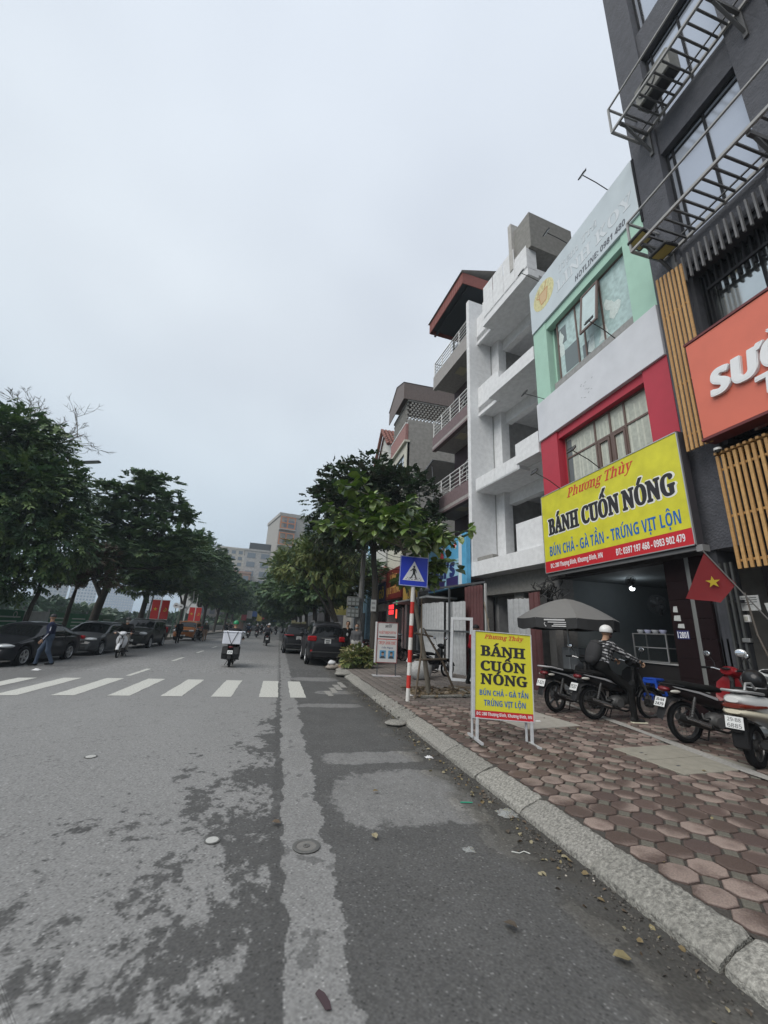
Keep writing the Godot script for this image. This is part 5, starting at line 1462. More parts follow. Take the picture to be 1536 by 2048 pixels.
func build_trees() -> void:
	var bark := nm("bark_dark", 0.055, 0.048, 0.040, 0.95, "streak", 1.2, "n_fine", 0.8)
	var bark2 := nm("bark_pale", 0.14, 0.125, 0.10, 0.95, "streak", 1.5, "n_fine", 0.8)
	var dark := [Color(0.034, 0.062, 0.026), Color(0.044, 0.074, 0.028), Color(0.028, 0.054, 0.028), Color(0.058, 0.086, 0.028)]
	var mid := [Color(0.046, 0.080, 0.036), Color(0.056, 0.092, 0.040), Color(0.038, 0.068, 0.036), Color(0.070, 0.102, 0.042)]
	# left row
	tree("roadside_tree", "huge dense dark tree at the left frame edge behind the black sedan", V(-12.2, -0.05, -21.6),
		[[[-0.4, 0, 0, 0.28], [-0.6, 2.6, 0.2, 0.22], [-1.0, 6.0, 0.3, 0.12]], [[0.9, 0, -0.6, 0.12], [1.1, 2.6, -0.8, 0.09], [1.2, 4.5, -0.6, 0.05]]],
		[[-1.9, 9.2, 0.4, 2.6, 2.2, 2.4, 1500], [-0.4, 6.6, 0.6, 2.7, 2.2, 2.4, 1700], [1.2, 5.0, -0.2, 2.0, 1.7, 1.9, 1000], [-2.4, 5.2, 0.8, 2.4, 2.0, 2.4, 1000], [-0.7, 9.6, -0.6, 1.5, 1.3, 1.6, 500], [0.8, 7.6, -0.4, 1.6, 1.4, 1.6, 650], [-1.2, 3.2, 0.5, 2.2, 0.9, 2.0, 500], [0.2, 2.9, -0.4, 1.2, 0.6, 1.2, 160]], "long", dark, bark, 7, -0.08, 1.0)
	bare_tree("leafless tree standing tall behind the huge dark left tree", V(-14.6, 0, -24.5), bark2)
	tree("roadside_tree", "layered umbrella-like tree with forked trunk behind the grey hatchback", V(-11.0, -0.05, -28.4),
		[[[0, 0, 0, 0.27], [0.35, 3.0, 0, 0.22], [1.0, 6.2, 0, 0.13], [1.2, 10.0, 0, 0.05]], [[0.3, 2.8, 0.05, 0.15], [-0.5, 4.2, 0.2, 0.11], [-0.7, 5.6, 0.1, 0.06]], [[0.45, 3.1, 0, 0.14], [0.5, 5.2, 0.3, 0.09], [0.2, 7.6, 0.3, 0.05]]],
		[[1.4, 10.4, 0.0, 1.9, 0.45, 1.9, 400], [0.9, 9.3, 0.3, 2.9, 0.4, 2.2, 620], [2.9, 8.5, -0.2, 2.0, 0.38, 2.0, 420], [-0.6, 8.1, 0.5, 1.8, 0.38, 1.7, 360], [1.2, 7.2, 0.4, 2.4, 0.38, 2.2, 480], [3.5, 6.9, 0.2, 1.8, 0.45, 2.0, 420], [-0.7, 6.3, 0.6, 1.7, 0.4, 1.6, 330], [2.6, 5.7, 0.6, 2.2, 0.45, 2.2, 500], [0.3, 5.2, 0.9, 1.4, 0.35, 1.4, 200], [4.0, 5.0, -0.5, 1.3, 0.5, 1.6, 260]], "flat", mid, bark, 12, 0.02, 1.0)
	tree("small_tree", "reddish brown leaved small tree between the huge dark tree and the layered one", V(-11.2, 0, -25.6),
		[[[0, 0, 0, 0.12], [0.2, 2.5, 0, 0.09], [0.4, 4.4, 0, 0.04]]],
		[[0.6, 4.6, 0.2, 1.5, 0.9, 1.5, 520], [-0.4, 4.0, 0.2, 1.3, 0.8, 1.3, 380], [1.2, 3.7, 0.0, 1.1, 0.6, 1.1, 220]], "oval", [Color(0.06, 0.045, 0.03), Color(0.05, 0.055, 0.03), Color(0.07, 0.05, 0.035), Color(0.05, 0.07, 0.03)], bark, 17, -0.05, 1.0)
	var zs := [-36.5, -48.5, -60.0, -66.0, -76.0, -88.0, -102.0]
	var nl := ["roadside tree right behind the layered one beside the off-roader", "roadside tree by the first red banner on the left", "roadside tree between the two red banners", "roadside tree just beyond the second red banner", "fifth tree of the far left row", "sixth tree of the far left row", "last tree of the far left row"]
	for k in zs.size():
		var h := 1.0 + 0.05 * sin(k * 2.3) - (0.32 if k == 0 else 0.0)
		var x0 := -10.9 + 0.3 * sin(k * 1.7)
		var lob := []
		var r := RandomNumberGenerator.new(); r.seed = 50 + k
		for j in 9:
			var y := lerpf(6.2 if k == 0 else 5.1, 10.8, j / 8.0) * h
			var w := 3.4 * sin(PI * clampf((y - 2.6) / 9.6, 0.1, 0.93))
			lob.append([r.randf_range(-0.4, 1.6), y, r.randf_range(-1.4, 1.4), w * 0.85 + 0.5, 0.75, w * 0.85 + 0.6, int(90 + 130 * w)])
		tree("roadside_tree", nl[k], V(x0, -0.05, zs[k]), [[[0, 0, 0, 0.24], [0.3, 3.2, 0, 0.19], [0.7, 8.0, 0, 0.07]], [[0.3, 3.0, 0, 0.12], [-0.6, 5.5, 0.2, 0.06]]], lob, "flat" if k < 3 else "far", mid if k % 2 else dark, bark, 60 + k, -0.08, 1.1 if k < 3 else 1.0)
	# right side
	broadleaf_sapling(bark2)
	tree("street_tree", "tall dark round-crowned tree beside the small white sign", V(4.06, 0.17, -17.9),
		[[[0, 0, 0, 0.19], [-0.05, 3.0, 0, 0.16], [-0.3, 6.0, 0, 0.10], [-0.5, 8.5, 0, 0.04]]],
		[[-0.9, 7.9, 0, 2.2, 1.4, 2.1, 1000], [-2.0, 6.8, 0.3, 1.6, 1.2, 1.6, 520], [1.0, 7.6, 0.2, 1.7, 1.4, 1.8, 620], [0.0, 6.4, 0.4, 2.6, 1.3, 2.0, 800], [1.6, 6.3, 0.4, 1.4, 1.0, 1.5, 320], [-1.9, 5.6, 0.3, 1.4, 0.9, 1.4, 300], [-0.5, 8.9, 0, 1.2, 0.8, 1.2, 220]], "oval", [Color(0.026, 0.040, 0.026), Color(0.034, 0.048, 0.028), Color(0.040, 0.042, 0.028), Color(0.03, 0.052, 0.026)], bark, 21, -0.05, 1.0)
	tree("leaning_tree", "slender leaning tree with feathery yellow green leaves over the black cars", V(3.35, 0.15, -22.3),
		[[[0, 0, 0, 0.15], [-0.35, 1.6, 0, 0.13], [-0.9, 3.0, 0, 0.10], [-1.7, 5.2, 0, 0.05]], [[-0.5, 1.9, 0, 0.09], [-1.5, 3.2, 0.2, 0.06], [-2.4, 4.4, 0.3, 0.03]]],
		[[-2.2, 5.2, 0.2, 1.7, 1.0, 1.6, 620], [-1.2, 5.8, 0, 1.6, 0.9, 1.5, 480], [-3.1, 4.5, 0.4, 1.2, 0.7, 1.2, 300], [-1.5, 4.4, 0.4, 1.5, 0.7, 1.4, 330], [-0.2, 5.2, 0.3, 1.3, 1.0, 1.4, 300], [-0.5, 3.9, 0.2, 1.0, 0.6, 1.0, 130]], "fine", [Color(0.095, 0.115, 0.035), Color(0.08, 0.105, 0.035), Color(0.11, 0.12, 0.04), Color(0.06, 0.09, 0.035)], bark, 25, -0.02, 0.9)
	var rz := [-31.0, -41.0, -52.0, -64.0, -77.0, -92.0, -112.0]
	var nr := ["dark tree behind the black crossover on the right", "second tree of the far right row", "third tree of the far right row", "fourth tree of the far right row", "fifth tree of the far right row", "sixth tree of the far right row", "tree closing the far end of the street"]
	for k in rz.size():
		var lob := []
		var r := RandomNumberGenerator.new(); r.seed = 150 + k
		var reach: float = [-0.4, -1.2, -2.6, -4.0, -5.0, -6.5, -9.0][k]
		var top: float = [7.0, 7.6, 9.6, 10.6, 10.6, 10.8, 12.0][k]
		for j in 9:
			var y := lerpf(3.9, top, j / 8.0)
			var w := 3.9 * sin(PI * clampf((y - 1.6) / (top), 0.1, 0.9))
			lob.append([reach * 0.5 + r.randf_range(-1.2, 1.2) + reach * 0.35 * (1.0 - j / 8.0), y, r.randf_range(-1.6, 1.6), w * 0.8 + 0.6, 0.8, w * 0.85 + 0.6, int(90 + 130 * w)])
		tree("street_tree", nr[k], V(3.6 - 0.12 * k, 0.15, rz[k]), [[[0, 0, 0, 0.26], [-0.3, 3.2, 0, 0.2], [-0.8, top * 0.8, 0, 0.06]], [[-0.2, 2.6, 0, 0.14], [reach * 0.6, 4.6, 0.2, 0.06]]], lob, "flat" if k < 2 else "far", dark if k % 2 else mid, bark, 160 + k, -0.08, 1.05)
	var ends := [[-7.0, -112.0, "broad tree standing left of centre where the street ends"], [-2.5, -118.0, "broad tree standing in the centre where the street ends"], [-12.5, -116.0, "broad tree at the far left corner where the street ends"], [1.0, -108.0, "broad tree right of centre where the street ends"]]
	for k in 4:
		var lob := []
		var r := RandomNumberGenerator.new(); r.seed = 300 + k
		for j in 9: lob.append([r.randf_range(-2.2, 2.2), lerpf(2.6, 11.0 + k % 2, j / 8.0), r.randf_range(-1.5, 1.5), 3.0 - 0.12 * j, 1.0, 2.8, 260])
		tree("street_tree", ends[k][2], V(ends[k][0], 0, ends[k][1]), [[[0, 0, 0, 0.25], [0.2, 4.0, 0, 0.2], [0.1, 9.0, 0, 0.07]]], lob, "far", dark if k % 2 else mid, bark, 310 + k, -0.1, 1.0)
	# low bush in the pavement bed
	var bush := tree("flowering_bush", "low yellow green bush between the couple and the small white sign", V(3.1, 0.14, -16.7), [[[0, 0, 0, 0.04], [0.05, 0.3, 0, 0.02], [0.1, 0.6, 0, 0.01]]],
		[[0.0, 0.45, 0, 0.55, 0.38, 0.5, 260], [0.4, 0.4, 0.1, 0.4, 0.32, 0.4, 150], [-0.3, 0.3, 0.2, 0.35, 0.25, 0.35, 110]], "oval", [Color(0.08, 0.10, 0.03), Color(0.12, 0.12, 0.04), Color(0.06, 0.08, 0.025), Color(0.14, 0.13, 0.06)], bark2, 30, -0.2, 0.6)
	bush.set_meta("category", "bush")

func bare_tree(label: String, at: Vector3, bark: Material) -> void:
	var t := thing("bare_tree", label, "tree", at)
	var r := RandomNumberGenerator.new(); r.seed = 8
	var tk := MB.new()
	tk.tube([V(0, 0, 0), V(0.2, 5, 0), V(0.6, 11.0, 0)], [0.22, 0.17, 0.08], 8)
	obj("trunk", tk, bark, t)
	var tw := MB.new()
	var stack := []
	for k in 9: stack.append([V(0.25 + 0.04 * k, 6.6 + 0.55 * k, 0), V(r.randf_range(-0.2, 1.3), r.randf_range(0.5, 1.0), r.randfn() * 0.5).normalized(), 2.2, 0.05, 0])
	while stack.size():
		var q: Array = stack.pop_back()
		var a: Vector3 = q[0]; var d: Vector3 = q[1]
		var m: Vector3 = a + d * q[2] * 0.5 + V(r.randfn(), r.randfn(), r.randfn()) * 0.05 * q[2]
		var e: Vector3 = m + (d + V(0, 0.15, 0)).normalized() * q[2] * 0.5
		tw.tube([a, m, e], [q[3], q[3] * 0.75, q[3] * 0.5], 4, false)
		if q[4] < 4:
			for k in 3:
				var s := a.lerp(e, r.randf_range(0.4, 1.0))
				stack.append([s, (d + V(r.randfn(), r.randfn() * 0.6 + 0.2, r.randfn()) * 0.6).normalized(), q[2] * r.randf_range(0.5, 0.68), maxf(q[3] * 0.55, 0.011), q[4] + 1])
	obj("twig", tw, bark, t)

func broadleaf_sapling(bark: Material) -> void:
	# young street tree with big oval leaves; its largest leaves are parts, the rest one mass
	var t := thing("broadleaf_sapling", "young tree with large bright leaves tied to wooden stakes behind the crossing sign", "tree", V(3.72, 0.16, -10.0))
	var r := RandomNumberGenerator.new(); r.seed = 77
	var tk := MB.new()
	tk.tube([V(0, 0, 0), V(-0.12, 0.8, 0.0), V(-0.32, 1.8, -0.05), V(-0.5, 2.8, -0.1), V(-0.8, 3.7, -0.2), V(-0.95, 4.6, -0.2)], [0.065, 0.06, 0.055, 0.05, 0.035, 0.015], 8)
	obj("trunk", tk, bark, t)
	var lb := MB.new()
	var tips := []
	for k in 34:
		var h := r.randf_range(2.75, 4.7)
		var a := V(-0.5 - 0.25 * (h - 2.5), h, -0.12)
		var ang := TAU * k / 34.0 + r.randf_range(-0.2, 0.2)
		var len := r.randf_range(0.9, 2.0) * (1.15 if h < 3.8 else 0.75)
		var d := V(cos(ang), r.randf_range(-0.06, 0.34), sin(ang) * 0.8).normalized()
		len *= 1.0 - 0.36 * cos(ang)
		var m := a + d * len * 0.5 + V(0, 0.08, 0)
		var e := a + d * len
		lb.tube([a, m, e], [0.02, 0.013, 0.006], 5)
		for q in 3: tips.append([m.lerp(e, q / 2.0), d])
		for j in 2:
			var s := m.lerp(e, r.randf_range(0.0, 0.5))
			var d2 := (d + V(r.randfn(), r.randf_range(-0.1, 0.4), r.randfn()) * 0.7).normalized()
			var e2 := s + d2 * len * 0.4
			lb.tube([s, e2], [0.01, 0.005], 4)
			tips.append([e2, d2]); tips.append([s.lerp(e2, 0.55), d2])
	obj("limb", lb, bark, t)
	var crown := Node3D.new(); crown.name = "crown"; t.add_child(crown, true)
	var cols := [Color(0.15, 0.22, 0.05), Color(0.11, 0.175, 0.045), Color(0.07, 0.12, 0.042), Color(0.20, 0.27, 0.09), Color(0.05, 0.085, 0.04), Color(0.25, 0.29, 0.16)]
	var ms := []
	for k in 6:
		var m := nm("big_leaf_%d" % k, cols[k].r, cols[k].g, cols[k].b, 0.38, "clean", 3.0)
		m.backlight_enabled = true; m.backlight = Color(0.4, 0.5, 0.15); m.cull_mode = BaseMaterial3D.CULL_DISABLED
		ms.append(leaf_mesh("single", m))
	var ts := []; var cs := []
	var all := []
	for q in tips:
		var d: Vector3 = q[1]
		var n := 6
		for k in n:
			var a := TAU * k / n + r.randf_range(-0.4, 0.4)
			var side := d.cross(Vector3.UP).normalized()
			var dir := (d * r.randf_range(0.2, 0.9) + side * cos(a) + Vector3.UP * (sin(a) * 0.45 - 0.18)).normalized()
			var up := V(r.randf_range(-0.35, 0.35), 1, r.randf_range(-0.35, 0.35))
			var sz := r.randf_range(0.65, 1.15)
			if q[0].x > 0.1 and q[0].y < 3.95 and r.randf() > 0.1: continue
			all.append([Transform3D(Basis.looking_at(dir, up).scaled(Vector3(sz, sz, sz)), q[0] + dir * 0.03), q[0].z + sz * 0.6 + r.randf() * 0.5])
	all.sort_custom(func(a, b): return a[1] > b[1])
	for k in all.size():
		if k < 290: inst("leaf", ms[r.randi() % 6], crown, all[k][0])
		else:
			ts.append(all[k][0])
			var c: Color = cols[r.randi() % 5]
			var g := r.randf_range(0.7, 1.1)
			cs.append(Color(c.r * g, c.g * g, c.b * g))
	multi("inner_leaves", leaves("single"), ts, cs, t)

# ---------- far buildings and the green line on the left ----------
func block(label: String, at: Vector3, turn: float, w: float, h: float, d: float, m: Material, cols: int, rows: int, wm: Material, y0 := 3.0, inset := 0.8, group := "", cat := "building") -> Node3D:
	var t := thing("far_building", label, cat, at, turn, group)
	obj("wall", MB.new().bx(-w / 2, w / 2, 0, h, -d, 0), m, t)
	obj("roof_parapet", MB.new().bx(-w / 2 - 0.15, w / 2 + 0.15, h, h + 0.6, -d - 0.15, 0.15), m, t)
	var ww := w / cols
	var hh := (h - y0) / rows
	var pane := MB.new().bx(-ww * 0.3, ww * 0.3, -hh * 0.28, hh * 0.28, -0.05, 0.08).mesh(wm)
	var n := 0
	var extra := []
	for i in cols:
		for j in rows:
			var p := V(-w / 2 + ww * (i + 0.5), y0 + hh * (j + 0.5), 0)
			n += 1
			if n <= 120: inst("window", pane, t, Transform3D(Basis(), p))
			else: extra.append(Transform3D(Basis(), p))
	for j in rows: if d > 6.0: inst("window", pane, t, Transform3D(Basis(Vector3.UP, PI / 2), V(w / 2, y0 + hh * (j + 0.5), -d * 0.3)))
	if extra.size(): multi("upper_windows", pane, extra, [], t)
	return t

func build_far() -> void:
	var pale := nm("tower_pale", 0.50, 0.51, 0.52, 0.9, "clean", 0.05)
	var bluep := nm("tower_blue", 0.34, 0.40, 0.48, 0.8, "clean", 0.05)
	var cream := nm("block_cream", 0.42, 0.40, 0.36, 0.9, "streak", 0.12)
	var grey := nm("block_grey", 0.34, 0.34, 0.335, 0.9, "streak", 0.1)
	var wdk := mt("far_window", 0.16, 0.19, 0.22, 0.3)
	var wdk2 := mt("far_window_blue", 0.22, 0.28, 0.36, 0.25)
	# towers over the water on the left
	block("pale high tower with dark window columns far left beyond the layered tree", V(-165, 0, -400), 0.45, 18, 40, 16, pale, 8, 14, wdk2)
	block("grey stepped tower far left nearest the huge dark tree", V(-187, 0, -395), 0.45, 22, 32, 14, grey, 7, 11, wdk)
	block("wide pale blue residential tower right of the pale high tower far left", V(-141, 0, -410), 0.4, 24, 31, 14, bluep, 12, 12, pale)
	block("slim pale tower far left between the trunks", V(-118, 0, -430), 0.4, 12, 27, 12, pale, 5, 10, wdk2)
	# street end
	block("broad cream apartment block at the far end of the street", V(-17.5, 0, -150), 0.12, 14, 27, 12, cream, 6, 9, wdk, 8.0)
	block("narrow grey house with balconies at the far end right of the cream block", V(-8.8, 0, -130), 0.1, 8.2, 23.5, 10, grey, 2, 7, wdk, 4.0)
	obj("roof_room", MB.new().bx(-3.0, 4.2, 24.1, 26.2, -6, -0.5), nm("roof_dark", 0.06, 0.065, 0.07, 0.7, "dirt", 0.2), get_node("far_building_005"))
	var rb := block("house with red awnings and orange front at the far end", V(-12.2, 0, -122), 0.1, 5.0, 15.5, 8, nm("brick_pale", 0.30, 0.20, 0.16, 0.9, "streak", 0.3), 2, 4, wdk, 3.5)
	for k in 3: obj("awning", MB.new().box(V(0.4 * k - 0.3, 6.0 + 3.4 * k, 0.6), V(3.6, 0.1, 1.4), 0.0, Basis(Vector3.RIGHT, 0.4)), mt("awning_red", 0.30, 0.06, 0.04, 0.7), rb)
	# weathered house with orange lattice above the right trees
	var o := block("weathered concrete house with orange balcony lattice above the right trees", V(3.0, 0, -125), 0.25, 8.0, 20.5, 10, nm("weathered", 0.30, 0.29, 0.27, 0.95, "streak", 0.25), 2, 5, wdk, 4.0)
	o.scale = Vector3.ONE * 1.667
	var lat := nm("lattice_orange", 0.42, 0.17, 0.08, 0.7, "streak", 0.6)
	for y in [15.0, 18.0]:
		obj("balcony_lattice", frame(MB.new(), -4.0, -1.2, y, y + 2.3, 0.7, 0.18, 0.15).bx(-4.0, -1.2, y + 1.0, y + 1.2, 0.55, 0.69).bx(-2.8, -2.6, y + 0.18, y + 2.1, 0.56, 0.68), lat, o)
		obj("balcony_floor", MB.new().bx(-4.0, -1.0, y - 0.2, y, 0.0, 0.75), nm("weathered"), o)
	obj("roof_sheet", MB.new().box(V(1.0, 21.6, -3), V(6, 0.1, 6), 0.0, Basis(Vector3.RIGHT, 0.15)), nm("roof_brown"), o)
	obj("red_roof", MB.new().box(V(2.6, 16.5, 0.8), V(3.0, 0.12, 2.0), 0.0, Basis(Vector3.RIGHT, 0.5)), lat, o)
	block("grey house behind the right trees beyond the light blue house", V(9.5, 0, -52), FX, 9.0, 13.0, 8, grey, 3, 4, wdk, 3.5)
	block("tall pale house beyond the red tiled house on the right", V(10.5, 0, -66), FX, 9.0, 17.0, 8, cream, 3, 5, wdk, 3.5)
	block("dark shop block under the far right trees", V(6.5, 0, -88), FX, 30.0, 9.0, 8, nm("block_dark", 0.10, 0.10, 0.105, 0.9, "streak", 0.2), 9, 2, wdk, 3.5)
	block("low block closing the left side far down the street", V(-16.0, 0, -128), 0.9, 18.0, 9.0, 8, grey, 6, 2, wdk, 3.2)
	for k in 9:
		var cm: Array = [[0.42, 0.05, 0.05], [0.5, 0.5, 0.48], [0.08, 0.16, 0.4], [0.5, 0.4, 0.1]][k % 4]
		var sg := thing("far_shop_board", ["red", "white", "blue", "yellow"][k % 4] + " shop board hanging " + ["lowest", "low", "halfway up", "high", "leftmost", "rightmost", "just left of the middle", "just right of the middle", "topmost"][k] + " at the street's far end", "sign", V(-9.0 + 1.15 * k, 2.4 + 0.5 * (k % 3), -104 - 0.7 * k))
		obj("board", MB.new().bx(0, 1.2, 0, 1.3 + 0.5 * (k % 2), -0.2, 0, 0.02), nm("farboard_%d" % (k % 4), cm[0], cm[1], cm[2], 0.6, "dirt", 0.3), sg)
	# hazy wood behind the hoarding
	var wood_t := []; var wood_c := []
	var r := RandomNumberGenerator.new(); r.seed = 91
	var humps := [[-38, -78, 5.4, 9], [-30, -70, 4.2, 7], [-47, -80, 5.5, 9], [-36, -95, 4.0, 8], [-28, -104, 4.0, 8], [-24, -110, 4.2, 9], [-60, -90, 6.0, 10], [-45, -110, 4.0, 9], [-75, -100, 6, 12], [-22, -125, 4.5, 8]]
	for h in humps:
		for k in 650:
			var d := V(r.randfn(), absf(r.randfn()), r.randfn()).normalized()
			var p := V(h[0], -0.3, h[1]) + d * V(h[3], h[2] * 0.72, h[3]) * pow(r.randf(), 0.3) * r.randf_range(0.86, 1.06)
			var sz := r.randf_range(1.3, 2.4)
			var b := Basis.looking_at((d + V(r.randfn(), 0.3, r.randfn()) * 0.4).normalized(), V(0.1, 1, 0.1)).scaled(Vector3(sz, sz, sz))
			wood_t.append(Transform3D(b, p))
			var g := r.randf_range(0.8, 1.3)
			wood_c.append(Color(0.05 * g, 0.085 * g, 0.05 * g))
	var w := multi("far_wood", leaves("far"), wood_t, wood_c, self)
	tag(w, "hazy green wood across the water behind the left hoarding", "trees")
	# green hoarding on the left
	var hs := thing("green_hoarding", "long green printed hoarding behind the parked cars on the left", "fence", V(-13.2, 0, -16.0), PI / 2)
	for k in 9:
		var x := 2.5 * k
		var gm := nm("hoarding_green_%d" % (k % 3), [0.025, 0.03, 0.05][k % 3], [0.15, 0.17, 0.16][k % 3], [0.075, 0.085, 0.09][k % 3], 0.6, "dirt", 0.4)
		obj("hoarding_panel", MB.new().bx(x, x + 2.47, 0.1, 1.72, -0.05, 0.0, 0.008), gm if k != 4 else nm("hoarding_pale", 0.42, 0.46, 0.46, 0.6, "dirt", 0.4), hs)
		obj("post", MB.new().bx(x - 0.03, x + 0.02, 0, 1.9, -0.12, -0.052), mt("dark_tube"), hs)
		for j in 3: if k != 4: obj("print_line", MB.new().bx(x + 0.3, x + 2.2 - 0.25 * ((j + k) % 3), 1.35 - 0.22 * j, 1.42 - 0.22 * j, 0.0, 0.004), mt("print_pale", 0.45, 0.52, 0.48, 0.7), hs)
	obj("roundel", MB.new().ringlathe([Vector2(0.12, 0.0), Vector2(0.17, 0.0), Vector2(0.17, 0.008), Vector2(0.12, 0.008)], 20, Transform3D(Basis(Vector3.RIGHT, PI / 2), V(9.2, 1.5, 0.002))), mt("print_pale"), hs)
	# low wall and water strip behind
	var wt := MB.new()
	wt.quad(V(-60, -0.015, -34), V(-17, -0.015, -34), V(-17, -0.015, -62), V(-60, -0.015, -62))
	struct("canal_water", wt, mt("water", 0.05, 0.06, 0.06, 0.12))
	var lw := obj("low_wall", MB.new().bx(-13.6, -13.3, 0, 1.0, -120, -39), nm("wall_pale", 0.36, 0.36, 0.35, 0.9, "streak", 0.4))
	tag(lw, "low pale parapet wall along the left pavement behind the trees", "wall")
	# rough sketch of the opposite end: the road closes under the trees

# ---------- cars: one smooth shell cut into paint, glass and underside ----------
func lerp_poly(p: Array, x: float) -> float:
	if x <= p[0].x: return p[0].y
	for i in range(1, p.size()):
		if x <= p[i].x:
			var t: float = (x - p[i - 1].x) / (p[i].x - p[i - 1].x)
			return lerpf(p[i - 1].y, p[i].y, t)
	return p[-1].y
func smooth_poly(p: Array, x: float, d: float) -> float:
	return (lerp_poly(p, x - d) + 2.0 * lerp_poly(p, x) + lerp_poly(p, x + d)) / 4.0

func in_ranges(r: Array, x: float) -> bool:
	for q in r: if x > q[0] and x < q[1]: return true
	return false

func wheel(p: Node, x: float, y: float, z: float, r: float, w: float, rimc: Material, side: float) -> void:
	var o := Node3D.new(); o.name = "wheel"; p.add_child(o, true)
	o.position = V(x, y, z); o.rotation.x = PI / 2 * side
	var h := w / 2
	obj("tyre", MB.new().ringlathe([Vector2(r * 0.68, -h), Vector2(r * 0.93, -h), Vector2(r * 0.99, -h * 0.7), Vector2(r, 0), Vector2(r * 0.99, h * 0.7), Vector2(r * 0.93, h), Vector2(r * 0.68, h), Vector2(r * 0.66, 0)], 30), mt("rubber"), o)
	var rm := MB.new()
	rm.ringlathe([Vector2(r * 0.58, h * 0.4), Vector2(r * 0.69, h * 0.5), Vector2(r * 0.70, h * 1.01), Vector2(r * 0.64, h * 1.0)], 26)
	for k in 5:
		var a := TAU * k / 5.0
		rm.bar(V(0, h * 0.75, 0), V(cos(a) * r * 0.66, h * 0.85, sin(a) * r * 0.66), r * 0.2, 0.03, Vector3.UP)
	rm.cyl(V(0, h * 0.5, 0), V(0, h * 0.95, 0), r * 0.17, r * 0.12, 12)
	obj("rim", rm, rimc, o)
	obj("brake_disc", MB.new().cyl(V(0, -h * 0.3, 0), V(0, h * 0.2, 0), r * 0.62, r * 0.62, 18), mt("disc_dark", 0.06, 0.06, 0.062, 0.5), o)

